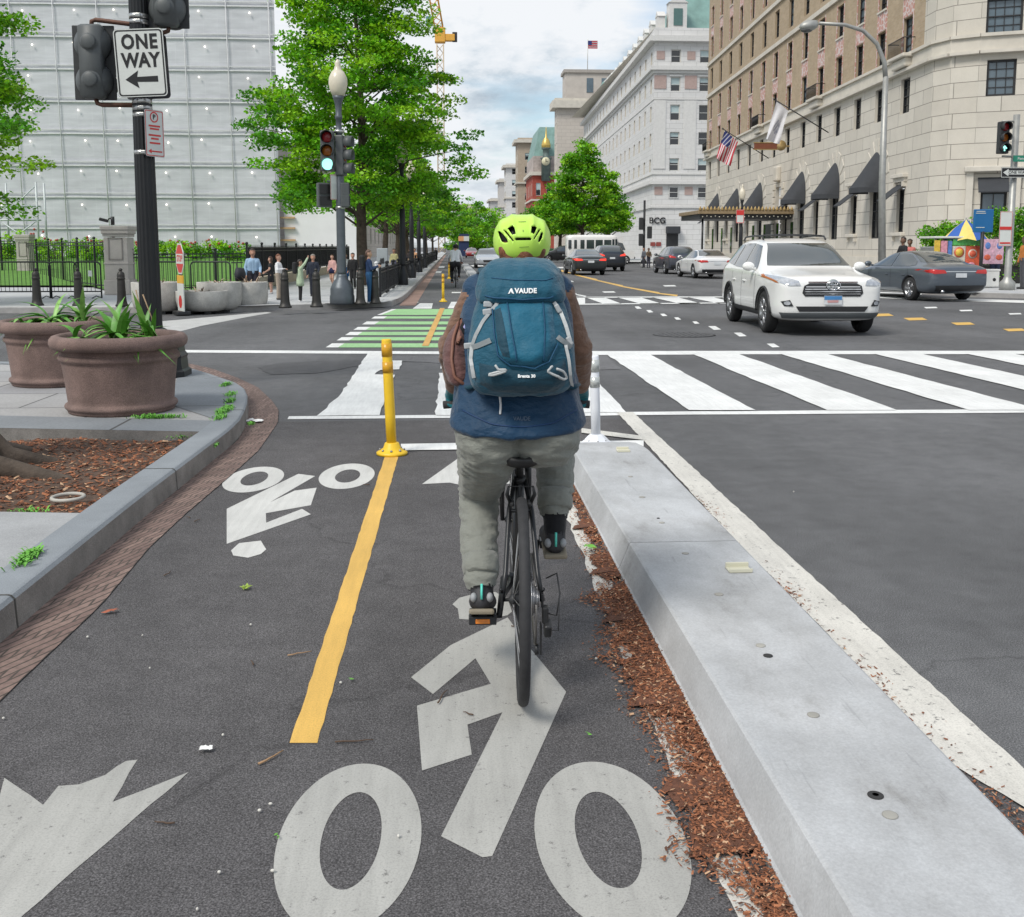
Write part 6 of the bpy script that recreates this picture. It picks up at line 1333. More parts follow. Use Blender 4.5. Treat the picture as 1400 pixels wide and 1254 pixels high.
# ================================================================== VEHICLES
glass = M('car_glass', (.035, .047, .053), .06, var=0, spec=.8, coat=.6); chrome = M('chrome', (.62, .62, .63), .12, 1., 0); trim = M('car_trim', (.022, .023, .025), .5, var=.1)
tail = M('tail_red', (.50, .018, .015), .2, var=.1, scale=20, coat=.4); tail_on = M('tail_lit', (.85, .05, .03), .25, var=0, emit=.5); headl = M('headlight', (.45, .47, .50), .12, .3, .3, 18, coat=.6); plate_w = M('plate', (.62, .64, .66), .5); tyre = M('car_tyre', (.017, .017, .018), .8, var=.15)
def paintm(n, c, metal=.35): return M('paint_' + n, c, .32, metal, .03, 2, coat=.8)
SUVP = [(2.42, .44, .84, .92, .64, .68, .54), (2.37, .30, .91, .99, .80, .84, .70), (2.2, .25, .96, 1.04, .90, .90, .75), (1.9, .24, .99, 1.06, .935, .92, .77), (1.4, .24, 1.03, 1.11, .955, .935, .79), (1.02, .24, 1.06, 1.16, .96, .94, .80), (.6, .24, 1.08, 1.42, .96, .945, .69), (.2, .24, 1.09, 1.63, .96, .945, .645), (-.4, .24, 1.10, 1.70, .965, .945, .645), (-1.2, .24, 1.11, 1.69, .965, .945, .64), (-1.85, .24, 1.13, 1.64, .95, .93, .62), (-2.2, .28, 1.13, 1.44, .93, .905, .62), (-2.38, .34, 1.08, 1.19, .89, .87, .64), (-2.44, .46, .96, 1.02, .80, .8, .6)]
SEDP = [(2.45, .36, .56, .60, .58, .6, .48), (2.39, .25, .66, .71, .79, .81, .66), (2.1, .2, .75, .81, .89, .89, .74), (1.5, .2, .83, .91, .915, .91, .76), (1.05, .2, .88, .97, .925, .915, .78), (.6, .2, .90, 1.17, .925, .92, .66), (.15, .2, .915, 1.37, .925, .92, .585), (-.4, .2, .925, 1.43, .925, .92, .575), (-1.0, .2, .94, 1.38, .925, .92, .575), (-1.5, .2, .955, 1.21, .925, .915, .61), (-1.85, .2, .96, 1.075, .92, .905, .68), (-2.2, .22, .96, 1.05, .90, .885, .70), (-2.42, .30, .92, .99, .86, .85, .68), (-2.47, .42, .80, .86, .78, .78, .62)]
def wheel(par, x, y, r, s_, w_=.21):
    mb = MB(); mb.lathe([(r * .66, -w_ / 2), (r * .9, -w_ / 2), (r * .985, -w_ * .36), (r, -w_ * .2), (r, w_ * .2), (r * .985, w_ * .36), (r * .9, w_ / 2), (r * .66, w_ / 2), (r * .66, -w_ / 2)], n=32, xf=Matrix.Rotation(PI / 2, 4, 'Y'), caps=False); o = mb.build('wheel', tyre, par, loc=(x, y, r))
    mb = MB(); X = Matrix.Translation((s_ * w_ * .30, 0, 0)) @ Matrix.Rotation(s_ * PI / 2, 4, 'Y'); mb.lathe([(r * .67, .03), (r * .70, .045), (r * .62, .03), (r * .58, -.06), (.001, -.06)], n=32, xf=X, caps=False, mi=0)
    mb.lathe([(r * .18, .02), (r * .12, .045), (.001, .045)], n=16, xf=X)
    for k in range(5):
        a = 2 * PI * k / 5
        for b in (-.13, .13):
            c_, d_ = math.cos(a + b), math.sin(a + b); mb.tube([(s_ * (w_ * .30 + .02), .1 * r * math.cos(a), .1 * r * math.sin(a)), (s_ * (w_ * .30 + .03), r * .63 * c_, r * .63 * d_)], r * .055, 6)
    mb.build('rim', M('rim_alloy', (.42, .42, .43), .3, .8, .1), o)
def car(name, prof, loc, rz, label, pm, cat='car', axles=(1.42, -1.38), r=.34, suv=False, cladding=False, front=True, rear=True, lit=False, sc=1., dets=1, grp=None):
    root = empty(name, (*loc, 0.004), label, cat, grp, rz); root.scale = (sc, sc, sc)
    mb = MB(); rows = []
    for (y, zl_, zb_, zt_, hl, hb, ht) in prof:
        zm = zl_ + (zb_ - zl_) * .55; h = [(0, zl_), (hl * .72, zl_), (hl * .95, zl_ + .05), (hl, zl_ + .16), (hl * 1.0, zm), (hb * 1.0, zb_ - .05), (hb * .985, zb_), (ht + (hb - ht) * .10, zt_ - .075 if zt_ - zb_ > .15 else zb_ + (zt_ - zb_) * .55), (ht * .93, zt_ - .012), (ht * .5, zt_ + .006), (0, zt_ + .012)]
        rows.append([(x, y, z_) for x, z_ in h] + [(-x, y, z_) for x, z_ in h[-2:0:-1]])
    k = len(rows[0]); vs = [p for q in rows for p in q]
    fs = [(i * k + j, i * k + (j + 1) % k, (i + 1) * k + (j + 1) % k, (i + 1) * k + j) for i in range(len(rows) - 1) for j in range(k)] + [tuple(range(k))[::-1], tuple((len(rows) - 1) * k + j for j in range(k))]
    mb.add(vs, fs, 0, True); b = mb.build('body', [pm, trim], root); subsurf(b, 2)
    bv = bvh_of(b)
    mb = MB()
    for ay in axles:
        for s_ in (-1, 1): mb.lathe([(r + .055, 0), (r + .055, .5)], n=36, xf=Matrix.Translation((s_ * .62, ay, r)) @ Matrix.Rotation(s_ * PI / 2, 4, 'Y'))
    cut = mb.build('cutter', trim, root); m = b.modifiers.new('b', 'BOOLEAN'); m.operation = 'DIFFERENCE'; m.object = cut; m.solver = 'EXACT'; m.material_mode = 'TRANSFER'; apply_mods(b); bpy.data.objects.remove(cut)
    for ay in axles:
        for s_ in (-1, 1): wheel(root, s_ * (prof[5][4] - .115), ay, r, s_)
    def P(nm, poly, mat, side, off=.010, d=.045, thick=0):
        un, ux, o = {'f': ((0, -1, 0), (1, 0, 0), (0, 5, 0)), 'b': ((0, 1, 0), (1, 0, 0), (0, -5, 0)), 'r': ((-1, 0, 0), (0, 1, 0), (5, 0, 0)), 'l': ((1, 0, 0), (0, 1, 0), (-5, 0, 0)), 't': ((0, 0, -1), (1, 0, 0), (0, 0, 5))}[side]
        uy = (0, 1, 0) if side == 't' else (0, 0, 1)
        m_ = MB(); vs_, fs_ = patch(bv, poly, o, ux, uy, un, off, d); m_.add(vs_, fs_, 0, True); return m_.build(nm, mat, root, False)
    mir = lambda p: [(-x, z_) for x, z_ in p]
    if suv:
        for s_ in 'rl':
            P('window', [(.70, 1.13), (.36, 1.40), (.16, 1.55), (-.22, 1.59), (-.22, 1.13)], glass, s_); P('window', [(-.29, 1.13), (-.29, 1.60), (-1.05, 1.60), (-1.08, 1.15)], glass, s_); P('window', [(-1.16, 1.16), (-1.13, 1.59), (-1.72, 1.55), (-2.0, 1.32), (-2.02, 1.22)], glass, s_)
        P('windscreen', [(-.76, 1.19), (.76, 1.19), (.68, 1.38), (.575, 1.60), (-.575, 1.60), (-.68, 1.38)], glass, 'f'); P('rear_window', [(-.64, 1.22), (.64, 1.22), (.56, 1.56), (-.56, 1.56)], glass, 'b')
    else:
        for s_ in 'rl': P('window', [(.86, .965), (.45, 1.17), (.12, 1.32), (-.30, 1.365), (-.34, .97)], glass, s_); P('window', [(-.41, .97), (-.37, 1.365), (-.95, 1.32), (-1.42, 1.12), (-1.52, 1.02), (-1.30, .985)], glass, s_)
        P('windscreen', [(-.74, 1.0), (.74, 1.0), (.62, 1.2), (.54, 1.36), (-.54, 1.36), (-.62, 1.2)], glass, 'f'); P('rear_window', [(-.68, 1.10), (.68, 1.10), (.60, 1.24), (.52, 1.365), (-.52, 1.365), (-.60, 1.24)], glass, 'b')
    zb = 1.05 if suv else .9
    for s_ in 'rl':
        for yy in ((.80, -.26, -1.12) if suv else (.88, -.38, -1.28)): P('door_gap', [(yy - .006, .36), (yy + .006, .36), (yy + .006, zb), (yy - .006, zb)], trim, s_, .003)
        for yy in ((-.05, -.92) if suv else (-.18, -1.08)):
            s1 = 1 if s_ == 'r' else -1; h = bv.ray_cast(Vector((s1 * 5, yy, zb - .16)), Vector((-s1, 0, 0)))[0]
            if h: mb = MB(); mb.box((h.x + s1 * .012, yy, h.z), (.03, .17, .028), bev=.008); mb.build('door_handle', pm, root)
        if cladding:
            for ay in axles:
                n = 18; mb = MB(); pts = []
                for q in range(n + 1):
                    a = PI * q / n; y_, z_ = ay + (r + .075) * math.cos(a), r + (r + .075) * math.sin(a); s1 = 1 if s_ == 'r' else -1; h = bv.ray_cast(Vector((s1 * 5, y_, max(.26, z_))), Vector((-s1, 0, 0)))[0]
                    if h: pts.append((h.x + s1 * .0, y_, z_))
                mb.tube(pts, .034, 8, squash=.5); mb.build('arch_trim', trim, root)
            P('sill_trim', [(axles[1] + .42, .25), (axles[0] - .42, .25), (axles[0] - .42, .40), (axles[1] + .42, .40)], trim, s_, .012)
    for s1 in (-1, 1):
        zm_ = 1.14 if suv else 1.0; mb = MB(); mb.sphere((s1 * 1.04, .66 if suv else .70, zm_ + .03), (.115, .07, .085), 0, 14, 10); mb.tube([(s1 * .90, .66, zm_ - .02), (s1 * 1.0, .66, zm_)], .03, 8); o = mb.build('mirror', pm, root); mb = MB(); mb.sphere((s1 * 1.035, .645 if suv else .685, zm_ + .03), (.09, .065, .06), 0, 12, 8); mb.build('mirror_glass', glass, o)
    if rear:
        if suv: tl_ = [(.48, .98), (.86, 1.0), (.90, 1.10), (.84, 1.16), (.52, 1.06)]
        else: tl_ = [(.44, .80), (.80, .78), (.92, .84), (.90, .91), (.50, .89)]
        for q in (tl_, mir(tl_)): P('tail_light', q, tail_on if lit else tail, 'b', .012, .06)
        P('number_plate', [(-.17, .80), (.17, .80), (.17, .92), (-.17, .92)] if suv else [(-.17, .68), (.17, .68), (.17, .80), (-.17, .80)], plate_w, 'b', .02, .1)
        P('rear_bumper', [(-.72, .30), (.72, .30), (.76, .46), (-.76, .46)] if not suv else [(-.74, .38), (.74, .38), (.80, .56), (-.80, .56)], trim, 'b', .012)
        if not suv: P('boot_trim', [(-.46, .835), (.46, .835), (.46, .855), (-.46, .855)], chrome, 'b', .012)
        mb = MB(); mb.tube([(-.55, prof[-1][0] + .1, .30), (-.55, prof[-1][0] - .03, .29)], .04, 10); mb.build('exhaust', chrome, root)
    return root, bv, P, mir
# ---- the white SUV
wpm = paintm('pearl', (.80, .80, .78), 0.)
rt, bv, P, mir = car('sport_utility_car', SUVP, (6.62, 19.55), PI - .055, 'white sport utility car facing us, second traffic lane right of the cyclist', wpm, axles=(1.45, -1.34), r=.375, suv=True, cladding=True)
hl = [(.55, .875), (.58, .955), (.74, 1.0), (.90, 1.04), (.935, 1.015), (.88, .92), (.74, .87)]
for q in (hl, mir(hl)): P('headlight', q, headl, 'f', .014, .05)
for q in ([(.90, 1.045), (.945, 1.02), (.90, .92), (.875, .91), (.915, 1.01)],): 
    for z_ in (q, mir(q)): P('marker_lamp', z_, M('lamp_amber', (.45, .13, .03), .3), 'f', .020, .04)
P('grille', [(-.47, .69), (.47, .69), (.52, .75), (.49, .87), (.40, .915), (-.40, .915), (-.49, .87), (-.52, .75)], trim, 'f', .010, .05)
for z_, w_ in ((.725, .47), (.765, .48), (.805, .475), (.845, .46)):
    P('grille_bar', [(-w_, z_), (w_, z_), (w_, z_ + .017), (-w_, z_ + .017)], chrome, 'f', .022, .06)
P('grille_surround', [(-.42, .925), (.42, .925), (.42, .94), (-.42, .94)], M('dark_chrome', (.12, .06, .06), .2, .8, 0), 'f', .016, .06)
h = bv.ray_cast(Vector((0, 5, .87)), Vector((0, -1, 0)))[0]; yl_ = h.y + .035
for (a_, b_, cz) in ((.115, .078, .875), (.036, .076, .875), (.075, .026, .91)):
    mb = MB(); mb.tube([(a_ * math.cos(2 * PI * q / 28), yl_, cz + b_ * math.sin(2 * PI * q / 28)) for q in range(28)], .011, 8, close=True); mb.build('emblem', chrome, rt)
mb = MB(); mb.lathe([(.11, 0), (.10, .012), (.001, .016)], n=24, xf=Matrix.Translation((0, yl_ - .03, .875)) @ Matrix.Rotation(-PI / 2, 4, 'X')); mb.build('emblem', M('emblem_back', (.30, .34, .33), .3, .6), rt)
P('lower_grille', [(-.56, .43), (.56, .43), (.62, .52), (-.62, .52)], trim, 'f', .012, .06); P('bumper_trim', [(-.80, .31), (.80, .31), (.86, .41), (-.86, .41)], M('trim_grey', (.10, .11, .115), .5), 'f', .016, .06)
fg = [(.66, .52), (.80, .52), (.85, .60), (.72, .63)]
for q in (fg, mir(fg)):
    P('fog_lamp', q, trim, 'f', .012, .05); cx_ = sum(p[0] for p in q) / 4; P('fog_lamp', [(cx_ + .05 * math.cos(k), .575 + .035 * math.sin(k)) for k in [PI * j / 5 for j in range(10)]], headl, 'f', .02, .03)
pl_ = P('number_plate', [(-.155, .555), (.155, .555), (.155, .705), (-.155, .705)], plate_w, 'f', .03, .1)
P('number_plate', [(-.15, .635), (.15, .635), (.15, .70), (-.15, .70)], M('plate_blue', (.06, .22, .48), .5), 'f', .034, .1); P('plate_mark', [(-.09, .59), (.09, .585), (.10, .625), (-.09, .632)], M('plate_pink', (.55, .30, .30), .5), 'f', .037, .1)
for s1 in (-1, 1):
    mb = MB(); mb.tube([(s1 * .60, -.05, 1.675), (s1 * .60, -.15, 1.735), (s1 * .595, -.8, 1.75), (s1 * .59, -1.55, 1.73), (s1 * .59, -1.7, 1.67)], .018, 8); mb.build('roof_rail', trim, rt)
mb = MB(); mb.box((-.2, .55, 1.25), (.5, .02, .45)); 
for yy in (-.25, -1.15): mb = MB(); mb.tube([(-.60, yy, 1.745), (-.3, yy, 1.765), (.3, yy, 1.765), (.60, yy, 1.745)], .014, 8); mb.build('roof_bar', trim, rt)
for s1 in (-1, 1): mb = MB(); mb.box((s1 * .42, 1.0, 1.165), (.45, .02, .018), rot=Matrix.Rotation(s1 * .05, 3, 'Y')); mb.build('wiper', trim, rt)
# ---- the others
ax = G(1281, 410.5); th = R(7)
car('saloon_car', SEDP, (ax[0] - math.sin(th) * 1.38, ax[1] + math.cos(th) * 1.38), th, 'grey saloon car with red tail lights by the kerb in front of the food cart', paintm('gunmetal', (.105, .125, .150)), r=.335)
def at_y(px, Y): return D(px, 350, Y)[0]
car('hatchback_car', SUVP, (at_y(930, 58), 59.5), R(1), 'dark grey hatchback car parked left of the white saloon', paintm('charcoal', (.07, .075, .095)), suv=True, axles=(1.45, -1.34), r=.36, sc=.93)
car('saloon_car', SEDP, (at_y(972, 50), 51.5), R(2), 'white saloon car partly hidden behind the white sport utility car', paintm('white', (.72, .72, .72), 0.), r=.335)
g_ = G(805, 376.5); car('saloon_car', SEDP, (g_[0], g_[1] + 2.2), R(2), 'dark green grey saloon car driving away in the middle of the street, tail lights lit', paintm('dark_green', (.030, .036, .036)), r=.33, lit=True)
g_ = G(832, 371.5); car('sport_utility_car', SUVP, (g_[0] + .2, g_[1] + 2.4), R(1), 'dark sport utility car just ahead of the dark green grey saloon', paintm('dark_blue', (.03, .035, .045)), suv=True, axles=(1.45, -1.34), r=.37, lit=True, sc=.98)
g_ = G(665, 367); rt2, bv2, P2, _ = car('saloon_car', SEDP, (g_[0] + .1, g_[1] + 2.3), PI, 'silver saloon car driving towards us beside the far separator blocks', paintm('silver', (.48, .50, .53)), r=.33, rear=False)
for q in ([(.5, .60), (.80, .62), (.82, .72), (.55, .70)], [(-.5, .60), (-.80, .62), (-.82, .72), (-.55, .70)]): P2('headlight', q, headl, 'f', .012, .06)
P2('grille', [(-.3, .44), (.3, .44), (.34, .60), (-.34, .60)], trim, 'f', .012, .08)
car('sport_utility_car', SUVP, (at_y(768, 103), 103), R(90), 'black sport utility car side on, behind the rear end of the white minibus', paintm('black', (.014, .014, .016)), suv=True, axles=(1.45, -1.34), r=.37)
car('saloon_car', SEDP, (at_y(748, 118), 118), R(12), 'pale grey saloon car left of the black sport utility car', paintm('pale', (.42, .44, .46)), r=.33)
car('saloon_car', SEDP, (at_y(645, 150), 150), PI, 'dark red car far up the street beside the trees', paintm('red', (.30, .02, .02)), r=.33, rear=False)
car('saloon_car', SEDP, (at_y(676, 135), 135), PI, 'white car far up the street behind the silver saloon', paintm('white2', (.66, .67, .68), 0.), r=.33, rear=False)
# ---- minibus
bx0, bx1 = at_y(774, 91.5), at_y(868, 91.5); Lb = bx1 - bx0
BUS = empty('minibus', ((bx0 + bx1) / 2, 92.6, .004), 'white minibus crossing the street with a row of black windows', 'bus', None, -PI / 2)
bw = M('bus_white', (.78, .78, .77), .35, var=.04, coat=.4); hb2 = Lb / 2; k_ = Lb / 7.2
mb = MB(); loft(mb, [(0, 0, 0, 1, 1)][:0] or [(0, 0, .42, 1.08, hb2 - 1.0 * k_, 0, 0, 12), (0, 0, .45, 1.10, hb2 - 1.0 * k_, 0, 0, 12), (0, 0, 2.35, 1.10, hb2 - 1.0 * k_, 0, 0, 12), (0, 0, 2.50, 1.05, hb2 - 1.06 * k_, 0, 0, 10), (0, 0, 2.60, .90, hb2 - 1.2 * k_, 0, 0, 8)], 64); mb.v = [(x, y - .85 * k_, z_) for x, y, z_ in mb.v]; mb.build('body', bw, BUS)
ye = hb2 - 1.85 * k_
mb = MB(); mb.prism([(ye, .45), (hb2 - .05, .50), (hb2, .75), (hb2 - .05, 1.12), (hb2 - .75 * k_, 1.30), (hb2 - 1.25 * k_, 1.95), (hb2 - 1.15 * k_, 2.42), (ye, 2.55)], (-.98, 0, 0), (0, 1, 0), (0, 0, 1), (1, 0, 0), 1.96); mb.build('cab', bw, BUS)
for x_ in (-1, 1): mb = MB(); mb.prism([(hb2 - 1.75 * k_, 1.25), (hb2 - .98 * k_, 1.28), (hb2 - 1.28 * k_, 1.88), (hb2 - 1.75 * k_, 1.95)], (x_ * .985, 0, 0), (0, 1, 0), (0, 0, 1), (x_, 0, 0), .012); mb.build('cab_window', glass, BUS)
mb = MB(); mb.add([(-.85, hb2 - .79 * k_, 1.34), (.85, hb2 - .79 * k_, 1.34), (.85, hb2 - 1.24 * k_ + .02, 1.92), (-.85, hb2 - 1.24 * k_ + .02, 1.92)], [(0, 1, 2, 3)]); mb.build('windscreen', glass, BUS)
for a, b in ((.03, .075), (.115, .155), (.205, .265), (.295, .405), (.425, .53), (.55, .655)):
    for x_ in (-1, 1): mb = MB(); yy = -hb2 + Lb * (a + b) / 2; mb.box((x_ * 1.105, yy, 1.78), (.03, Lb * (b - a), .78), bev=.01); mb.build('window', glass, BUS)
mb = MB(); mb.box((1.105, -hb2 + Lb * .705, 1.35), (.03, Lb * .075, 1.75), bev=.01); mb.build('door', glass, BUS)
mb = MB(); mb.box((1.125, -hb2 + Lb * .705, 1.35), (.02, .05, 1.75)); mb.build('door_frame', bw, BUS)
for yy in (-hb2 + Lb * .22, hb2 - .95 * k_): 
    for s_ in (-1, 1): wheel(BUS, s_ * .95, yy, .40, s_, .25)
for s_ in (-1, 1): mb = MB(); mb.box((s_ * .7, hb2 - .02, .88), (.3, .06, .2), bev=.02); mb.build('headlight', headl, BUS)
mb = MB(); mb.box((0, hb2 + .0, .58), (1.9, .12, .2), bev=.03); mb.build('bumper', trim, BUS)
mb = MB(); mb.box((0, hb2 - .02, .90), (.8, .06, .25), bev=.02); mb.build('grille', trim, BUS)
# ================================================================== BUILDINGS
stone = brickmat('hotel_stone', (.54, .50, .435), (.60, .56, .49), (.24, .22, .19), 2.1, .70, .018, .85, bump=.5, var=.07)
tanb = brickmat('hotel_brick', (.38, .285, .18), (.44, .335, .225), (.38, .32, .25), .32, .12, .012, .9, var=.12)
stone_p = M('stone_plain', (.58, .54, .47), .8, var=.12, scale=1.5); white_s = brickmat('white_stone', (.60, .595, .58), (.66, .65, .64), (.36, .35, .34), 1.6, .62, .014, .8, var=.06)
wg = M('window_glass', (.018, .022, .026), .05, var=0, spec=.8); wg2 = M('window_glass_pale', (.10, .14, .17), .06, var=.3, scale=.8, spec=.8); fr_d = M('frame_dark', (.02, .02, .022), .5, var=0); fr_w = M('frame_white', (.6, .6, .58), .5, var=0); shade_m = M('window_shade', (.42, .52, .53), .5, var=.05)
grey_aw = M('awning_grey', (.040, .043, .049), .85, var=.12, scale=3, bump=.1)
class Wall:                      # runs p0 -> p1 with the street on its left; u along, z up, y outward
    def __init__(s, root, p0, p1): s.o = Vector((*p0, 0)); s.e = Vector((*p1, 0)); s.d = (s.e - s.o).normalized(); s.n = Vector((-s.d.y, s.d.x, 0)); s.L = (s.e - s.o).length; s.root = root; s.a = math.atan2(s.d.y, s.d.x)
    def p(s, u, y, z): return tuple(s.o + s.d * u + s.n * y + Vector((0, 0, z)))
    def hit(s, px, py):
        r = Vector(ray(px, py)); c = Vector((0, 0, H)); t = (s.o - c).dot(s.n) / r.dot(s.n); q = c + r * t; return (q - s.o).dot(s.d), q.z
    def face(s, mb, u0, u1, z0, z1, ops=(), dep=.28, mi=0, mr=1):
        us = sorted({u0, u1, *[min(u1, max(u0, a)) for o in ops for a in o[:2]]}); zs = sorted({z0, z1, *[min(z1, max(z0, a)) for o in ops for a in o[2:4]]})
        for a, b in zip(us, us[1:]):
            for c, d in zip(zs, zs[1:]):
                m, n = (a + b) / 2, (c + d) / 2
                if b - a < 1e-5 or d - c < 1e-5 or any(o[0] < m < o[1] and o[2] < n < o[3] for o in ops): continue
                mb.quad(s.p(a, 0, c), s.p(b, 0, c), s.p(b, 0, d), s.p(a, 0, d), mi, [(a, c), (b, c), (b, d), (a, d)])
        for a, b, c, d in [o[:4] for o in ops]:
            for q in (((a, c), (a, d)), ((b, d), (b, c)), ((a, d), (b, d)), ((b, c), (a, c))):
                (x, y), (x2, y2) = q; mb.quad(s.p(x, 0, y), s.p(x2, 0, y2), s.p(x2, -dep, y2), s.p(x, -dep, y), mr)
    def box(s, mb, u0, u1, y0, y1, z0, z1, mi=0, bev=0): mb.box(s.p((u0 + u1) / 2, (y0 + y1) / 2, (z0 + z1) / 2), (u1 - u0, y1 - y0, z1 - z0), mi, s.d.to_track_quat('X', 'Z').to_matrix() if False else Matrix.Rotation(s.a, 3, 'Z'), bev)
    def put(s, me, name, u, y, z):
        o = bpy.data.objects.new(name, me); COL.objects.link(o); o.parent = s.root; o.location = s.p(u, y, z); o.rotation_euler = (0, 0, s.a); return o
    def part(s, name, mats, fn): mb = MB(); fn(mb); return mb.build(name, mats, s.root)
def winmesh(w, h, cols=2, rows=2, fm=fr_d, gm=wg, shade=0., sash=True, ft=.07):
    mb = MB()
    for x in (-w / 2 + ft / 2, w / 2 - ft / 2): mb.box((x, 0, h / 2), (ft, .09, h))
    for z in (ft / 2, h - ft / 2): mb.box((0, 0, z), (w - 2 * ft, .09, ft))
    if sash: mb.box((0, .01, h / 2), (w - 2 * ft, .07, .055))
    for i in range(1, cols): mb.box((-w / 2 + w * i / cols, -.005, h / 2), (.03, .05, h - 2 * ft))
    for i in range(1, rows):
        if not (sash and rows % 2 == 0 and i == rows // 2): mb.box((0, -.008, h * i / rows), (w - 2 * ft, .045, .03))
    mb.quad((-w / 2, -.03, 0), (w / 2, -.03, 0), (w / 2, -.03, h), (-w / 2, -.03, h), 1)
    if shade: mb.quad((-w / 2 + ft, -.022, h * (1 - shade)), (w / 2 - ft, -.022, h * (1 - shade)), (w / 2 - ft, -.022, h), (-w / 2 + ft, -.022, h), 2)
    return mb.mesh('window', [fm, gm, shade_m], False)
def seen(p, m=30): q = P(*p); return -m < q[0] < 1400 + m and q[1] > -m
def P(x, y, z):
    v = (x, y, z - H); a = sum(v[i] * R_[i] for i in range(3)); b = sum(v[i] * U_[i] for i in range(3)); w = sum(v[i] * W_[i] for i in range(3)); return (CX + F * a / w, CY - F * b / w)
# ---- hotel
sg_m = bpy.data.materials.new('sgraffito'); sg_m.use_nodes = True; nt = sg_m.node_tree; v_ = nn(nt, 'ShaderNodeTexVoronoi', feature='DISTANCE_TO_EDGE'); v_.inputs['Scale'].default_value = 3.2; nt.links.new(nn(nt, 'ShaderNodeTexCoord').outputs['Object'], v_.inputs[0])
nt.links.new(ramp(nt, v_.outputs[0], [(.05, (.60, .53, .50)), (.11, (.50, .24, .19))]), nt.nodes['Principled BSDF'].inputs['Base Color'])
HO = empty('hotel', (0, 0, 0), 'tan brick hotel on a pale stone base with grey awnings and a rounded corner', 'building')
A0 = Vector((22.976, 50)); AF = Vector((26.053, 105)); dd = (AF - A0).normalized(); C1 = A0 - dd * 1.3; C2 = C1 + Vector((.35, -1.05)); C3 = C2 + Vector((.95, -.75)); C4 = C3 + Vector((.917, -.40)) * 22
wa = Wall(HO, C1, AF); OFF = 1.3
cols = [2.1, 5.8, 9.3, 13.0, 16.7, 20.4, 24.3, 28.2, 32.0, 36.2, 40.4, 44.5, 48.9, 53.2]; cols = [c + OFF for c in cols]
ops, opb, put_ = [], [], []
wm_ = {k: winmesh(1.25, h, 2, 4, gm=g) for k, h, g in (('m', 1.75, wg), ('b', 1.95, wg), ('b2', 1.95, wg2))}; arch = [5.8, 13.0, 20.2, 32.0, 40.4, 48.9]; arch = [c + OFF for c in arch]
tall = winmesh(1.5, 3.0, 2, 3); small = winmesh(1.0, 2.2, 2, 3)
for c in cols:
    ops.append((c - .6, c + .6, 8.3, 10.05)); put_.append(('m', c, 8.3, 1.2 / 1.25))
    for z0, z1 in ((11.22, 13.05), (14.15, 16.1), (17.15, 19.15), (20.25, 22.2), (23.2, 25.1)):
        if seen(wa.p(c, 0, z0), 60): opb.append((c - .62, c + .62, z0, z1)); put_.append((random.choice(('b', 'b', 'b2')), c, z0, 1))
for c in arch: ops.append((c - .78, c + .78, 2.0, 5.2))
ents = (26.3 + OFF,)
for c in ents: ops.append((c - .9, c + .9, .2, 6.0))
smalls = [c for c in cols if all(abs(c - a) > 1.9 for a in arch + list(ents))]
for c in smalls: ops.append((c - .5, c + .5, 2.3, 4.55))
low = [c + 1.9 for c in cols[5:-1]]
mb = MB(); wa.face(mb, 0, wa.L, 0, 10.3, ops); wa.face(mb, 0, 1.25, 11.2, 34); mb.build('stone_base', [stone, stone_p], HO, False)
mb = MB(); wa.face(mb, 1.25, wa.L, 11.2, 34, opb); mb.build('brick_wall', [tanb, MATS['hotel_brick']], HO, False)
wb = Wall(HO, C4, C3); wq = [Wall(HO, C3, C2), Wall(HO, C2, C1)]
bops = []; bw_ = []
def bwin(px0, py0, px1, py1, cols_, rows_, kind='window'):
    u1, z1 = wb.hit(px0, py0); u0, z0 = wb.hit(px1, py1); bops.append((u0, u1, z0, z1)); bw_.append((u0, u1, z0, z1, cols_, rows_, kind))
bwin(1350, 82, 1388, 130, 3, 4); bwin(1350, -2, 1398, 44, 4, 4); bwin(1341, 262, 1374, 318, 2, 2); bwin(1350, -90, 1398, -40, 4, 4)
u1, z1 = wb.hit(1398, 250); mb = MB(); wb.face(mb, 0, wb.L, 0, 34, bops)
for w_ in wq: w_.face(mb, 0, w_.L, 0, 34)
mb.build('corner_wall', [stone, stone_p], HO, False)
for u0, u1, z0, z1, a, b, k in bw_:
    wb.put(winmesh(u1 - u0, z1 - z0, a, b, gm=wg2, ft=.10), k, (u0 + u1) / 2, -.2, z0)
for k, c, z0, sx in put_: wa.put(wm_[k], 'window', c, -.2, z0)
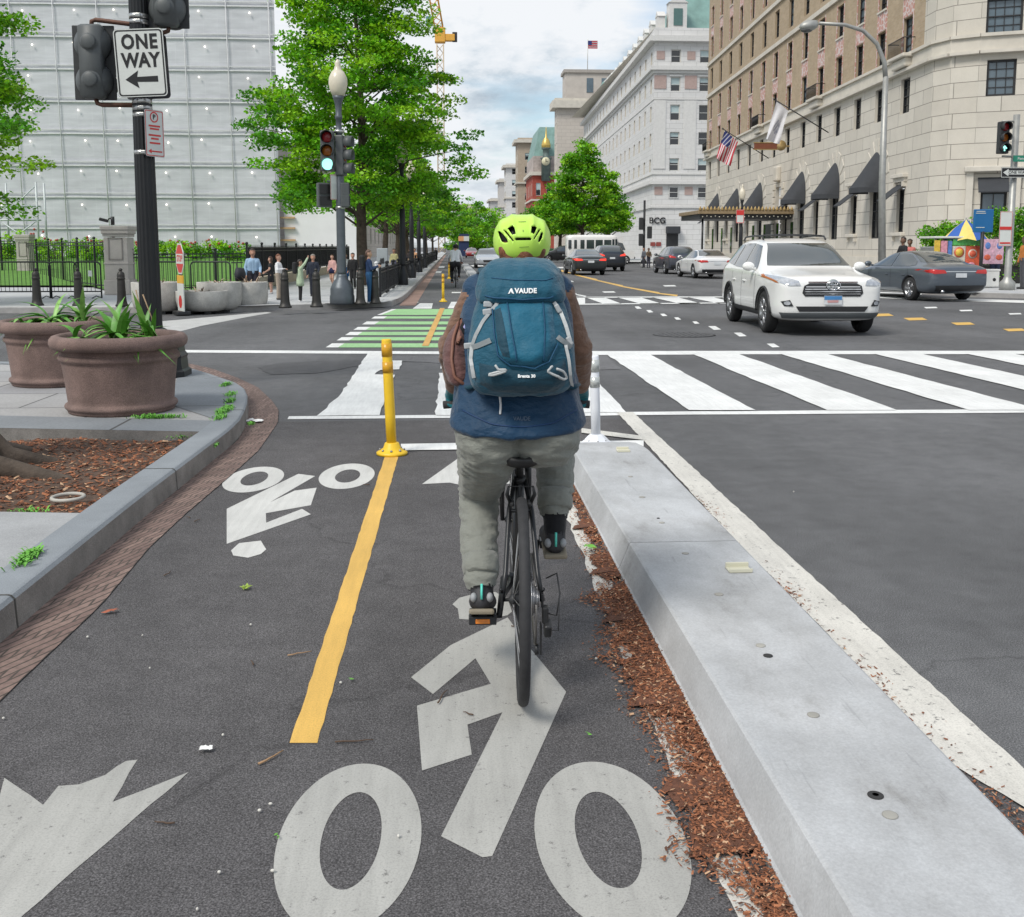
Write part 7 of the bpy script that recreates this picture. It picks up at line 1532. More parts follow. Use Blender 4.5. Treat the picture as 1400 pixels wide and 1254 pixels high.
for c in arch:
    o = wa.put(tall, 'arch_window', c, -.2, 2.0); mb = MB(); n, m = 16, 8; vs = []
    for i in range(n + 1):
        a = PI * i / n
        for j in range(m + 1):
            b = PI / 2 * j / m; t_ = j / m; vs.append(wa.p(c + 1.05 * math.cos(a), .03 + 1.35 * t_ ** .92 * math.sin(a) ** .45, 4.75 + 1.95 * math.sin(a) ** .8 * (1 - t_) ** 1.12))
    mb.add(vs, [(i * (m + 1) + j, i * (m + 1) + j + 1, (i + 1) * (m + 1) + j + 1, (i + 1) * (m + 1) + j) for i in range(n) for j in range(m)], 0, True)
    rim_ = [wa.p(c + 1.05 * math.cos(PI * i / n), .03 + 1.35 * math.sin(PI * i / n) ** .45, 4.75) for i in range(n + 1)]; mb.add(rim_ + [(x, y, z - .28) for x, y, z in rim_], [(i, i + 1, n + 2 + i, n + 1 + i) for i in range(n)], 0, True)
    mb.build('awning', grey_aw, HO, False)
    mb = MB()
    for k in range(7):                                  # arch stones
        a = PI * (k + .5) / 7; r_ = 1.5; q = Matrix.Rotation(wa.a, 3, 'Z') @ Matrix.Rotation(-(a - PI / 2), 3, 'Y'); mb.box(wa.p(c + r_ * math.cos(a), .0, 5.3 + r_ * math.sin(a) * 1.1), (.55, .07, .9), rot=q, bev=.02)
    mb.build('arch_stones', stone_p, HO)
for c in smalls:
    wa.put(small, 'small_window', c, -.2, 2.3); mb = MB(); pa = [wa.p(c - .62, .02, 4.72), wa.p(c + .62, .02, 4.72), wa.p(c + .62, 1.0, 3.95), wa.p(c - .62, 1.0, 3.95)]; mb.add(pa + [(x, y, z - .05) for x, y, z in pa], [(0, 1, 2, 3), (7, 6, 5, 4), (0, 3, 7, 4), (1, 5, 6, 2), (2, 6, 7, 3), (0, 4, 5, 1)]); mb.build('awning', grey_aw, HO)
    mb = MB(); wa.box(mb, c - .85, c + .85, -.05, .28, 5.05, 5.25, bev=.03); wa.box(mb, c - .75, c + .75, -.05, .15, 4.85, 5.05)
    for k in (-.62, .62): wa.box(mb, c + k - .08, c + k + .08, -.05, .2, 4.6, 4.85)
    ms2 = MB(); wa.box(ms2, c - .75, c + .75, -.05, .22, 2.1, 2.28, bev=.03)
    for k in (-.62, .62): wa.box(ms2, c + k - .08, c + k + .08, -.05, .16, 1.85, 2.1)
    ms2.build('window_sill', stone_p, HO)
    mb.build('window_surround', stone_p, HO)
c = ents[0]; mb = MB(); vs = [wa.p(c + .9 * math.cos(PI * i / 12), -.25, 5.1 + .9 * math.sin(PI * i / 12)) for i in range(13)]; wa.box(mb, c - .9, c + .9, -.9, -.8, .2, 6.0); mb.build('entrance', fr_d, HO)
mb = MB()
for k in (-1, 1):
    for q in range(12): wa.box(mb, c + k * 1.25 - .3, c + k * 1.25 + .3, -.02, .10, .3 + q * .5, .72 + q * .5, bev=.02)
wa.box(mb, c - .5, c + .5, -.02, .35, 6.4, 7.5, bev=.1); mb.build('entrance_surround', stone_p, HO)
def courses(z0, z1, out, nm, mat=None):
    mb = MB(); wa.box(mb, 0, wa.L + out, -.02, out, z0, z1); wb.box(mb, 0, wb.L, -.02, out, z0, z1)
    for w_ in wq: w_.box(mb, -.03, w_.L + .03, -.02, out - .003, z0 + .002, z1 - .002)
    mb.build(nm, mat or stone_p, HO)
courses(10.30, 10.44, .30, 'cornice'); courses(10.44, 11.05, .10, 'cornice'); courses(11.05, 11.2, .22, 'cornice'); courses(.0, 1.0, .12, 'plinth'); courses(33.5, 34.2, .7, 'cornice')
def course2(z0, z1, out): mb = MB(); wa.box(mb, 1.25, wa.L, -.02, out, z0, z1); mb.build('belt_course', stone_p, HO)
course2(16.45, 16.75, .14); course2(19.55, 19.85, .14)
for c in cols:
    for z0, z1 in ((13.1, 14.1), (22.25, 23.15)):
        if not seen(wa.p(c, 0, z0), 40): continue
        mb = MB(); wa.box(mb, c - .60, c + .60, -.03, .02, z0, z1); mb.build('decorated_panel', sg_m, HO)
        mb = MB(); wa.box(mb, c - .68, c + .68, -.02, .09, z1 - .02, z1 + .08); mb.build('sill', stone_p, HO)
    for z0, z1 in ((11.2, 16.2), (20.2, 25.2)):
        if seen(wa.p(c, 0, z0), 40):
            for k in (-.67, .67): mb = MB(); wa.box(mb, c + k - .06, c + k + .06, -.02, .015, z0, z1); mb.build('window_border', sg_m, HO)
for c in (cols[0], cols[4], cols[8], cols[13]):
    mb = MB(); wa.box(mb, c - 1.1, c + 1.1, .0, .62, 10.95, 11.12, bev=.03); wa.box(mb, c - .9, c + .9, .0, .45, 10.5, 10.95, bev=.08); mb.build('balcony', stone_p, HO); mb = MB()
    for k in range(15): x_ = c - 1.05 + .15 * k; mb.tube([wa.p(x_, .58, 11.12), wa.p(x_, .58, 11.85)], .018, 4)
    mb.tube([wa.p(c - 1.05, .02, 11.87), wa.p(c - 1.05, .58, 11.87), wa.p(c + 1.05, .58, 11.87), wa.p(c + 1.05, .02, 11.87)], .025, 6); mb.build('balcony_rail', iron, HO)
# street-name-free wing awning, canopy
u0, z0 = wb.hit(1378, 262); u1, z1 = wb.hit(1337, 243); mb = MB(); q = [wb.p(u0, .02, z1), wb.p(u1, .02, z1), wb.p(u1, .75, z0), wb.p(u0, .75, z0)]; mb.add(q + [(x, y, z - .06) for x, y, z in q], [(0, 1, 2, 3), (7, 6, 5, 4), (0, 3, 7, 4), (1, 5, 6, 2), (2, 6, 7, 3)]); mb.build('awning', grey_aw, HO)
mb = MB(); wb.box(mb, u0 - .6, u1 + .6, -.02, .4, z1 + .25, z1 + .5, bev=.04); wb.box(mb, u0 - .5, u0 - .2, -.02, .2, .3, z1 + .25); wb.box(mb, u1 + .2, u1 + .5, -.02, .2, .3, z1 + .25); mb.build('window_surround', stone_p, HO)
gold = M('canopy_gold', (.40, .28, .12), .45, .4, .15); mb = MB(); mb.box((20.8, 75, 3.98), (6.9, 6.2, .26), bev=.03); mb.build('canopy', M('canopy_top', (.30, .22, .13), .5, .2, .2), HO); mb = MB(); mb.box((20.8, 75, 3.68), (6.6, 5.9, .34), bev=.02); mb.build('canopy_fringe', fr_d, HO); mb = MB()
for k in range(26): mb.lathe([(.10, 0), (.13, .06), (.02, .28), (.001, .3)], (17.5 + k * .262, 71.95, 4.1), 8)
mb.build('canopy_finials', gold, HO); mb = MB()
for k in range(22): mb.sphere((17.7 + k * .3, 72.02, 3.66 + .05 * (k % 2)), .045, 0, 8, 6)
mb.build('canopy_marks', M('mark_pale', (.7, .66, .55), .3), HO)  # pale dots added in place of the unreadable lettering on the fringe
for x_ in (17.8, 20.5): mb = MB(); mb.tube([(x_, 72.4, .15), (x_, 72.4, 3.6)], .07, 10); mb.build('canopy_column', iron, HO)
mb = MB(); wa.box(mb, 28.6, 31, .02, .06, .4, 3.3); mb.build('doors', fr_d, HO)
for c in low: mb = MB(); wa.box(mb, c - .32, c + .32, .01, .04, .7, 3.3); mb.build('ground_window', wg, HO)
# flags on the hotel
def flag(name, label, tip, mid, base, Y, drop, paint):
    """cloth hanging from the outer half of a slanting pole"""
    T, Mi, B_ = Vector(D(*tip, Y)), Vector(D(*mid, Y)), Vector(D(*base, Y)); B_ += Vector((.9, -.3, 0)); e = empty(name, B_, label, 'flag')
    mb = MB(); mb.tube([(0, 0, 0), T - B_ + (T - B_).normalized() * .15], .035, 8); mb.sphere(T - B_ + (T - B_).normalized() * .18, .07, 0, 8, 6); mb.build('pole', fr_d, e)
    mb = MB(); n, m = 26, 18; dv = Vector(D(*drop, Y)) - T; vs = []
    for i in range(n + 1):
        for j in range(m + 1):
            u, v = i / n, j / m; p = T.lerp(Mi, u) + dv * v * (1 - .12 * u) + Vector((.10 * math.sin(u * 11 + v * 2) * v, .22 * math.sin(u * 9 + v * 3) * v, 0)); vs.append(p - B_)
    for i in range(n):
        for j in range(m): a = i * (m + 1) + j; mb.add([vs[a], vs[a + 1], vs[a + m + 2], vs[a + m + 1]], [(0, 1, 2, 3)], paint(i / n, j / m), True)
    mb.build('cloth', [M('flag_white', (.62, .61, .63), .8), M('flag_red', (.45, .03, .05), .8), M('flag_blue', (.025, .035, .16), .8), M('flag_mark', (.33, .34, .40), .8)], e, False); return e
usf = lambda u, v: (2 if (int(u * 26) + int(v * 18)) % 5 else 0) if (u < .54 and v < .42) else 1 - int(u * 13) % 2
flag('national_flag', 'striped national flag with blue canton hanging from a slanting pole on the hotel', (991, 178), (1009, 194), (1033, 217), 76, (978, 216), usf)
flag('white_flag', 'white flag with grey emblem hanging from a slanting pole on the hotel', (1062, 138), (1078, 152), (1111, 182), 64, (1046, 190), lambda u, v: 3 if ((u - .55) ** 2 / .05 + (v - .55) ** 2 / .04 < 1 and (int(u * 26) + int(v * 18)) % 3) else 0)
p0, p1 = D(1031, 201, 72), D(1062, 200, 72); e = empty('blade_sign', (p1[0], 72, p1[2]), 'brown blade sign projecting from the hotel front above the entrance', 'sign'); mb = MB(); mb.box(((p0[0] - p1[0]) / 2, 0, 0), (p1[0] - p0[0], .14, .42), bev=.03); mb.build('board', M('sign_brown', (.20, .065, .035), .5, var=.15), e); mb = MB(); mb.box(((p0[0] - p1[0]) / 2, 0, .23), (p1[0] - p0[0] + .1, .18, .06)); mb.box(((p0[0] - p1[0]) / 2, 0, -.23), (p1[0] - p0[0] + .1, .18, .06)); mb.tube([(0, 0, 0), (.9, 0, 0)], .06, 8); mb.lathe([(.36, -.05), (.36, .05)], n=20, xf=Matrix.Translation((.3, 0, .05)) @ Matrix.Rotation(PI / 2, 4, 'X')); mb.build('frame', gold, e)
# ---- generic block with windows
def tower(name, label, X0, X1, Y0, Y1, h, mat, cornices=(), fcols=(), scols=0, rows=(), ww=1.2, roof=None, out=.6, fm=fr_w, corn=None, shades=True, side_dx=0.):
    e = empty(name, (0, 0, 0), label, 'building'); f = Wall(e, (X1, Y0), (X0, Y0)); s_ = Wall(e, (X0, Y0), (X0 + side_dx, Y1)); b = MB(); fo = [(X1 - x - ww / 2, X1 - x + ww / 2, a, c) for x in fcols for a, c in rows]; so_ = []
    sp = (s_.L) / max(1, scols); so_ = [(sp * (k + .5) - ww / 2, sp * (k + .5) + ww / 2, a, c) for k in range(scols) for a, c in rows]
    f.face(b, 0, f.L, 0, h, fo, .35); s_.face(b, 0, s_.L, 0, h, so_, .35); b.quad((X0, Y0, h), (X1, Y0, h), (X1, Y1, h), (X0, Y1, h), 1); b.quad((X1, Y0, 0), (X1, Y1, 0), (X1, Y1, h), (X1, Y0, h), 1); b.build('wall', [mat, stone_p], e, False)
    ms = {}
    for w_, lst in ((f, fo), (s_, so_)):
        for a, c, z0, z1 in lst:
            k = (round(z1 - z0, 2), random.choice((0, 0, .35, .55)) if shades else 0)
            if k not in ms: ms[k] = winmesh(ww, z1 - z0, 1, 2, fm, wg, k[1], ft=.09)
            w_.put(ms[k], 'window', (a + c) / 2, -.2, z0)
    for z0, z1, o_ in cornices:
        mb = MB(); f.box(mb, 0, f.L + o_, -.02, o_, z0, z1); s_.box(mb, -.002, s_.L, -.02, o_ - .004, z0 + .003, z1 - .003); mb.build('cornice', corn or stone_p, e)
    return e, f, s_
copper = M('copper_green', (.20, .33, .30), .6, .1, .3, .5, bump=.2, bscale=3); pink = M('panel_pink', (.42, .31, .28), .8)
X0 = D(891, 338, 128)[0]; fx = [D(922, 200, 128)[0], D(961, 200, 128)[0], D(961, 200, 128)[0] + 3.6]
ws = M('white_plain', (.63, .62, .60), .8, var=.08)
e, f, s_ = tower('office_building', 'tall white stone corner building with green copper roof and a doorway at street level', X0, X0 + 22, 128, 216, 28.2, white_s, ((26.5, 27.1, .75), (23.1, 23.6, .55), (22.75, 23.1, .25), (9.3, 9.75, .5), (6.4, 6.7, .2), (10.5, 10.7, .12), (19.6, 19.8, .08)), fx, 19, ((24.05, 25.6), (20.6, 22.3), (17.1, 19.0), (14.1, 15.7), (10.95, 12.5)), 1.2, corn=ws, side_dx=2.6)
for x_ in fx:
    mb = MB(); f.box(mb, X0 + 22 - x_ - .8, X0 + 22 - x_ + .8, -.02, .12, 22.4, 22.6); mb.build('lintel', ws, e); wm2 = winmesh(1.2, 1.4, 1, 2, fr_w, wg, ft=.09); f.put(wm2, 'window', X0 + 22 - x_, .06, 7.6)
for x_ in (fx[0] - 1.9, fx[0] + 1.9):
    for z_ in (24.4, 8.0): mb = MB(); f.box(mb, X0 + 22 - x_ - .5, X0 + 22 - x_ + .5, -.02, .06, z_, z_ + 1); mb.build('pink_panel', pink, e)
    for z_ in (11.2, 20.9): mb = MB(); f.box(mb, X0 + 22 - x_ - .75, X0 + 22 - x_ + .75, -.02, .08, z_, z_ + (1.6 if z_ > 20 else 8.3)); mb.build('pilaster', pink if z_ > 20 else ws, e)
ud = X0 + 22 - D(919, 325, 128)[0]; mb = MB(); f.box(mb, ud - .75, ud + .75, .01, .05, .3, 3.2); mb.build('door', fr_d, e); mb = MB(); f.box(mb, ud - .85, ud + .85, .01, .9, 3.2, 4.1, bev=.1); mb.build('door_awning', grey_aw, e)
mb = MB(); add_text(mb, 'BCG', 1.05, FACE((D(899, 302, 127.8)[0], 127.9, D(899, 302, 127.8)[2])), depth=.05, bold=.02); mb.build('lettering', sb, e)
for x_ in (D(891, 338, 127)[0], D(899, 338, 127)[0]): mb = MB(); mb.box((x_ + .3, 127.9, 1.9), (.6, .1, .5)); mb.build('plaque', M('plaque_red', (.25, .05, .04), .6), e)
def mansard(mb, X0, X1, Y0, Y1, z0, z1, ins, dx=0):
    v = [(X0, Y0, z0), (X1, Y0, z0), (X1, Y1, z0), (X0 + dx, Y1, z0), (X0 + ins, Y0 + ins, z1), (X1, Y0 + ins, z1), (X1, Y1, z1), (X0 + ins + dx, Y1, z1)]; mb.add(v, [(0, 1, 5, 4), (3, 0, 4, 7), (4, 5, 6, 7), (1, 2, 6, 5), (2, 3, 7, 6)])
mb = MB(); mansard(mb, X0 + 2.2, X0 + 22, 129.6, 216, 28.2, 32.6, 1.6, 2.6); mb.build('roof', copper, e); mb = MB(); mb.box((X0 + 14, 170, 33.2), (18, 76, 1.2)); mb.build('roof_house', ws, e)
for k in range(11):
    y_ = 128.6 + k * 5.0; mb = MB(); mb.box((X0 + .9 + k * .15, y_ + .8, 28.9), (.9, 1.5, 1.6)); mb.prism([(-.9, 0), (.9, 0), (0, .7)], (X0 + .4 + k * .15, y_ + .8, 29.7), (0, 1, 0), (0, 0, 1), (1, 0, 0), 1.0); mb.build('dormer', ws, e)
x_ = D(926, 30, 128.5)[0]; mb = MB(); mb.box((x_, 128.9, 29.7), (2.2, 1.6, 3.0)); mb.prism([(-1.25, 0), (1.25, 0), (0, .8)], (x_, 128.0, 31.2), (1, 0, 0), (0, 0, 1), (0, 1, 0), 1.6); mb.build('dormer', ws, e); mb = MB(); mb.box((x_, 128.06, 29.5), (1.1, .08, 2.0)); mb.build('dormer_window', M('glass_green', (.08, .16, .15), .1), e)
for k in range(16): mb = MB(); mb.box((X0 + 2.6 + k * .1, 187 + k * 1.8, 30.1), (1.0, 1.1, 1.6), bev=.2); mb.build('copper_dormer', copper, e)
# ---- blocks up the street
X1 = D(761, 338, 235)[0]; beige = brickmat('beige_stone', (.52, .47, .42), (.56, .51, .455), (.34, .30, .27), 2.0, .8, .02, .85, var=.05)
e, f, s_ = tower('office_tower', 'beige stone tower with roof flag behind the white corner building', X1, X1 + 22, 235, 241, 33.2, beige, ((32.6, 34.2, 1.2), (34.2, 34.8, .6)), [X1 + 9, X1 + 12.5], 2, ((27, 29.5), (22.5, 25), (18, 20.5), (13.5, 16)), 1.4)
mb = MB(); mb.box((X1 + 12, 240, 37.8), (20, 6, 6.0)); mb.build('attic', M('attic_beige', (.50, .455, .41), .85, var=.12, scale=.6), e); mb = MB(); mb.box((X1 + 12, 240, 41.1), (20.8, 6.8, .7)); mb.build('roof', M('roof_stone', (.36, .33, .30), .8), e)
for x_ in (7.6, 11): mb = MB(); mb.box((X1 + x_, 236.95, 38), (1.5, .1, 3.2)); mb.build('window', wg2, e)
p = D(804, 97, 238); e = empty('roof_flag', (p[0], 239, 41.4), 'small national flag on the roof pole of the beige tower', 'flag'); mb = MB(); mb.tube([(0, 0, 0), (0, 0, 7.2)], .10, 6); mb.build('pole', fr_w, e)
for i in range(7): mb = MB(); mb.box((1.15 + .05 * i % .1, .1 * (i % 2), 6.7 - i * .25), (2.2, .05, .25)); mb.build('stripe', MATS['flag_red'] if i % 2 == 0 else MATS['flag_white'], e)
mb = MB(); mb.box((.45, -.06, 6.35), (.9, .06, .9)); mb.build('canton', MATS['flag_blue'], e)
X2 = D(728, 338, 292)[0]; redb = brickmat('red_brick', (.33, .055, .035), (.40, .075, .045), (.28, .09, .07), .5, .2, .02, .9, var=.12)
e, f, s_ = tower('brick_building', 'red brick building with green mansard roof and gilded clock turret', X2, X2 + 14, 292, 318, 22.5, redb, ((21.6, 22.6, .8), (14.5, 15, .4)), [X2 + 1.6, X2 + 4.6], 4, ((16, 19.5), (9, 13)), 1.3)
mb = MB(); mansard(mb, X2 + .3, X2 + 14, 292.5, 318, 27.0, 35.2, 1.8); mb.build('roof', copper, e); mb = MB(); mb.box((X2 + 7, 305, 24.8), (13.6, 25.4, 4.4)); mb.build('attic', M('attic_mixed', (.42, .36, .33), .8, var=.4, scale=.7), e)
tx = D(746, 338, 291)[0]; mb = MB(); mb.lathe([(1.3, 20), (1.3, 25.8), (1.6, 26), (1.6, 26.4), (.9, 26.6), (.9, 28.6), (1.3, 28.8), (1.3, 29.1)], (tx, 291, 0), 12); mb.build('turret', M('turret_dark', (.10, .14, .13), .6, var=.4, scale=1), e); mb = MB(); mb.lathe([(1.25, 29.1), (1.3, 30.0), (.9, 31.3), (.25, 32.1), (.12, 34.5), (.001, 35)], (tx, 291, 0), 16); mb.build('dome', M('dome_gold', (.62, .44, .12), .35, .5, .1), e)
mb = MB(); mb.lathe([(1.15, 0), (1.15, .25), (.001, .3)], n=24, xf=Matrix.Translation((tx - .2, 289.6, 25.3)) @ Matrix.Rotation(PI / 2, 4, 'X')); mb.build('clock', M('clock_face', (.62, .58, .40), .5), e); mb = MB(); mb.box((tx - .2, 289.25, 25.6), (.12, .05, .9)); mb.box((tx + .05, 289.25, 25.3), (.6, .05, .12)); mb.build('clock_hands', fr_d, e)
for nm, lab, px0, Y0, hpy, mt, dp, c_ in (('office_building', 'narrow beige brick building left of the red brick one', 708, 330, 192, brickmat('beige_brick', (.40, .32, .24), (.45, .37, .28), (.4, .34, .28), .5, .25, .02, var=.08), 12, 2), ('office_building', 'white ornate building left of the narrow beige one', 692, 395, 226, white_s, 14, 3), ('office_building', 'pale office building with a projecting roof ledge up the street', 683, 460, 246, M('far_pale', (.52, .50, .48), .8, var=.1), 18, 3), ('office_building', 'last pale building at the far end of the street', 671, 540, 272, M('far_grey', (.47, .46, .45), .8, var=.1), 30, 3)):
    x_ = D(px0, 338, Y0)[0]; h_ = H + (338 - hpy) * Y0 / 1400; rows = [(z, z + 2.2) for z in np.arange(8, h_ - 4, 4.2)]
    tower(nm, lab, x_, x_ + 26, Y0, Y0 + dp, h_, mt, ((h_ - 1.6, h_ - .6, 1.2), (h_ * .6, h_ * .6 + .5, .6)), [x_ + 3 + 3.4 * k for k in range(c_)], 5, rows, 1.5)
x_ = D(622, 338, 520)[0]; tower('office_building', 'flat beige building far behind the trees at the end of the lane', x_, x_ + 11, 520, 560, H + 58 * 520 / 1400, M('far_beige', (.50, .46, .42), .8, var=.1), ((20.8, 21.5, 2.0),), [x_ + 3, x_ + 7], 0, ((12, 15),), 2.2)
bx = D(634, 338, 175); e = empty('site_hoarding', (bx[0], 175, 0), 'dark blue, orange and white hoarding box far up the cycle lane', 'hoarding'); mb = MB(); mb.box((0, 0, 1.4), (1.7, 1.5, 2.8)); mb.box((0, 0, 3.5), (1.7, 1.5, .5)); mb.build('frame', M('navy', (.015, .03, .09), .6), e); mb = MB(); mb.box((-.45, -.5, 2.95), (.9, .9, .8)); mb.build('panel', M('panel_orange', (.65, .33, .15), .6), e); mb = MB(); mb.box((.45, -.5, 2.95), (.9, .9, .8)); mb.build('panel', sw, e)
# ---- wrapped building on the left
WX = D(383, 320, 70)[0]; wrapm = bpy.data.materials.new('scaffold_sheet'); wrapm.use_nodes = True; nt = wrapm.node_tree; b = nt.nodes['Principled BSDF']; b.inputs['Roughness'].default_value = .7
tcw = nn(nt, 'ShaderNodeTexCoord'); bt = nn(nt, 'ShaderNodeTexBrick'); bt.offset = 0; bt.inputs['Brick Width'].default_value = .92; bt.inputs['Row Height'].default_value = .68; bt.inputs['Scale'].default_value = 1; bt.inputs['Mortar Size'].default_value = .014; bt.inputs['Color1'].default_value = (.555, .56, .60, 1); bt.inputs['Color2'].default_value = (.585, .59, .63, 1); bt.inputs['Mortar'].default_value = (.61, .615, .65, 1); nt.links.new(tcw.outputs['UV'], bt.inputs[0])
ms_ = nn(nt, 'ShaderNodeMapping'); ms_.inputs['Scale'].default_value = (.5, .5, 3); nt.links.new(tcw.outputs['Object'], ms_.inputs[0]); n_ = ramp(nt, noise(nt, 1.0, 6, .6, ms_.outputs[0]), [(.3, (.86,) * 3), (.7, (1.10,) * 3)]); n3 = ramp(nt, noise(nt, .12, 4, .6, tcw.outputs['Object']), [(.3, (.85,) * 3), (.65, (1.08,) * 3)])
nt.links.new(mixc(nt, 1., mixc(nt, 1., bt.outputs[0], n_, 'MULTIPLY'), n3, 'MULTIPLY'), b.inputs['Base Color'])
WR = empty('wrapped_building', (WX, 70, 0), 'tall building wrapped in pale grey scaffold sheeting with rows of small lamps', 'building'); mb = MB(); cw, chh = 1.4, 1.025; vs = {}
ni, nj = 34, 26
for i in range(ni * 4):
    for j in range(nj * 3):
        f4 = lambda a, b_: (-a * cw / 4, -.012 * math.sin(PI * (a % 4) / 4) * math.sin(PI * (b_ % 6) / 6) - .02 * math.sin(a * .37 + b_ * .23) * math.sin(b_ * .31), b_ * chh / 3 + .1)
        q = [f4(i, j), f4(i + 1, j), f4(i + 1, j + 1), f4(i, j + 1)]; mb.add(q, [(0, 1, 2, 3)], 0, True); mb.u[len(mb.f) - 1] = [(x, z) for x, _, z in q]
mb.build('sheeting', wrapm, WR, False); ln = M('rope_pale', (.70, .70, .72), .6); bd_ = M('band_sheet', (.66, .66, .68), .7)
for k in range(13): mb = MB(); mb.box((-ni * cw / 2, -.08, .72 + 2.05 * k), (ni * cw, .05, .09)); mb.box((-ni * cw / 2, -.10, .98 + 2.05 * k), (ni * cw, .04, .05)); mb.build('sheet_band', bd_, WR)
for k in range(18): mb = MB(); mb.tube([(-.08 - 2.75 * k, -.13, 0), (-.3 - 2.75 * k, -.13, 13), (-.5 - 2.75 * k, -.13, 27)], .035, 5); mb.build('rope', ln, WR)
lampm = M('lamp_lit', (1., .93, .82), .3, var=0, emit=1.3)
for i in range(12):
    for j in range(10):
        if len([c for c in WR.children if c.name.startswith('lamp')]) < 96: mb = MB(); mb.sphere((-1.6 - 2.75 * i + random.uniform(-.3, .3) - (i % 2) * .4, -.16, 2.3 + 2.05 * j + random.uniform(-.12, .12)), .062, 0, 8, 6); mb.build('lamp', lampm, WR)
SF = empty('scaffold', (D(20, 338, 62)[0], 62, .9), 'pale tubular scaffold frame at the foot of the wrapped building', 'scaffold'); tb = M('tube_pale', (.50, .54, .54), .5, .3); mb = MB()
for x_ in (-3, -.8, 1.4): mb.tube([(x_, 0, 0), (x_, 0, 4.4)], .06, 6); mb.tube([(x_, 1.2, 0), (x_, 1.2, 4.4)], .06, 6)
for z_ in (.6, 2.2, 3.0): mb.tube([(-3, 0, z_), (1.6, 0, z_)], .05, 6)
for a, b in ((-3, -.8), (-.8, 1.4)): mb.tube([(a, 0, .6), (b, 0, 2.2)], .04, 5); mb.tube([(b, 0, .6), (a, 0, 2.2)], .04, 5); mb.tube([(a, 0, 2.2), (b, 0, 4.2)], .04, 5)
mb.build('frame', tb, SF)
TE = empty('site_tent', (WX, 70.5, 0), 'white sheeted site enclosure at the right foot of the wrapped building', 'enclosure'); mb = MB(); mb.box((2.7, 2, 2.4), (5.0, 4, 4.6), bev=.05); mb.build('sheeting', M('tent_white', (.74, .74, .74), .7, var=.06, scale=.8), TE); mb = MB()
for z_ in (2.0, 2.8, 3.5): mb.box((.3, -.15, z_), (1.3, .2, .12))
mb.build('timber', M('timber', (.50, .33, .18), .8), TE)
tower('treasury_wing', 'beige stone wing with tall windows behind the street trees on the left', WX - 20, WX + .6, 76, 78, 9, beige)
tw = empty('stone_building', (0, 0, 0), 'long beige stone building behind the trees along the cycle lane', 'building'); w_ = Wall(tw, (WX + .6, 230), (WX + .6, 76)); oo = [(6 + 7.5 * k, 8 + 7.5 * k, a, b) for k in range(19) for a, b in ((2, 4), (5.4, 8))]; mb = MB(); w_.face(mb, 0, w_.L, 0, 9.3, oo); mb.quad((WX + .6, 230, 0), (WX - 20, 230, 0), (WX - 20, 230, 9.3), (WX + .6, 230, 9.3), 0); mb.build('wall', [beige, stone_p], tw, False)
for a, b, c, d in oo: mb = MB(); w_.box(mb, a, b, -.3, -.25, c, d); mb.build('window', wg, tw)
# ---- crane
cr_m = M('crane_yellow', (.70, .36, .05), .5, var=.1); CR = empty('tower_crane', (D(604, 338, 260)[0], 260, 0), 'yellow tower crane rising behind the big street tree', 'crane')
def lattice(mb, a, b, w_, n):
    a, b = Vector(a), Vector(b); t = (b - a).normalized(); u = Vector((0, 1, 0)); v = t.cross(u).normalized(); C_ = [(u * i + v * j) * w_ / 2 for i, j in ((-1, -1), (1, -1), (1, 1), (-1, 1))]
    for c in C_: mb.tube([a + c, b + c], w_ * .09, 4)
    for k in range(n):
        for q in range(4): mb.tube([a.lerp(b, k / n) + C_[q], a.lerp(b, (k + 1) / n) + C_[(q + 1) % 4]], w_ * .05, 4)
z_ = lambda py: H + (338 - py) * 260 / 1400
mb = MB(); lattice(mb, (0, 0, 0), (0, 0, z_(72)), 1.6, 26); mb.build('mast', M('mast_pale', (.55, .45, .32), .6), CR); mb = MB(); lattice(mb, (-.3, 0, z_(50)), (-4.2, 0, z_(-70)), 2.0, 14); mb.build('jib', cr_m, CR); mb = MB(); mb.box((0, 0, z_(60)), (2.6, 2.2, 3.6), bev=.2); mb.box((2.4, 0, z_(63)), (2.4, 1.8, 1.6), bev=.1); mb.build('turntable', cr_m, CR); mb = MB(); mb.box((-2.6, 0, z_(42)), (1.7, 1.6, 2.2), bev=.15); mb.build('cab', M('cab_teal', (.12, .25, .28), .4), CR); mb = MB(); mb.box((3.6, 0, z_(62)), (1.2, 1.4, 2.2), bev=.1); mb.build('counterweight', fr_d, CR)
# ================================================================== RIGHT-HAND STREET FURNITURE
gal = M('galvanised', (.36, .36, .34), .5, .5, .15, 6); Yc = 36.5; cx_ = lambda px, py=200, Y=Yc: D(px, py, Y)
b0 = cx_(1206, 385); CL = empty('street_light', (b0[0], Yc, .15), 'tall grey street light with curved arm over the white sport utility car', 'street lamp'); xx = lambda px, py: (cx_(px, py)[0] - b0[0], 0, cx_(px, py)[2] - .15)
mb = MB(); mb.tube([(0, 0, 0), xx(1206, 250), xx(1211, 105)], [.14, .12, .095], 14); mb.build('pole', gal, CL); mb = MB(); mb.tube([xx(1211, 110), xx(1209, 85), xx(1199, 60), xx(1180, 42), xx(1155, 34), xx(1120, 32)], [.09, .08, .075, .07, .065, .06], 12); mb.build('arm', gal, CL)
h_ = xx(1106, 33); mb = MB(); loft(mb, [(h_[0] - .05, 0, h_[2] - .22, .20, .12), (h_[0] - .02, 0, h_[2] - .12, .33, .20), (h_[0] + .02, 0, h_[2], .32, .19), (h_[0] + .1, 0, h_[2] + .12, .2, .1)], 24, p=2); mb.build('head', gal, CL); mb = MB(); mb.sphere((h_[0] - .08, 0, h_[2] - .2), (.22, .14, .10), 0, 14, 8); mb.build('lens', M('lens_clear', (.10, .10, .10), .2), CL)
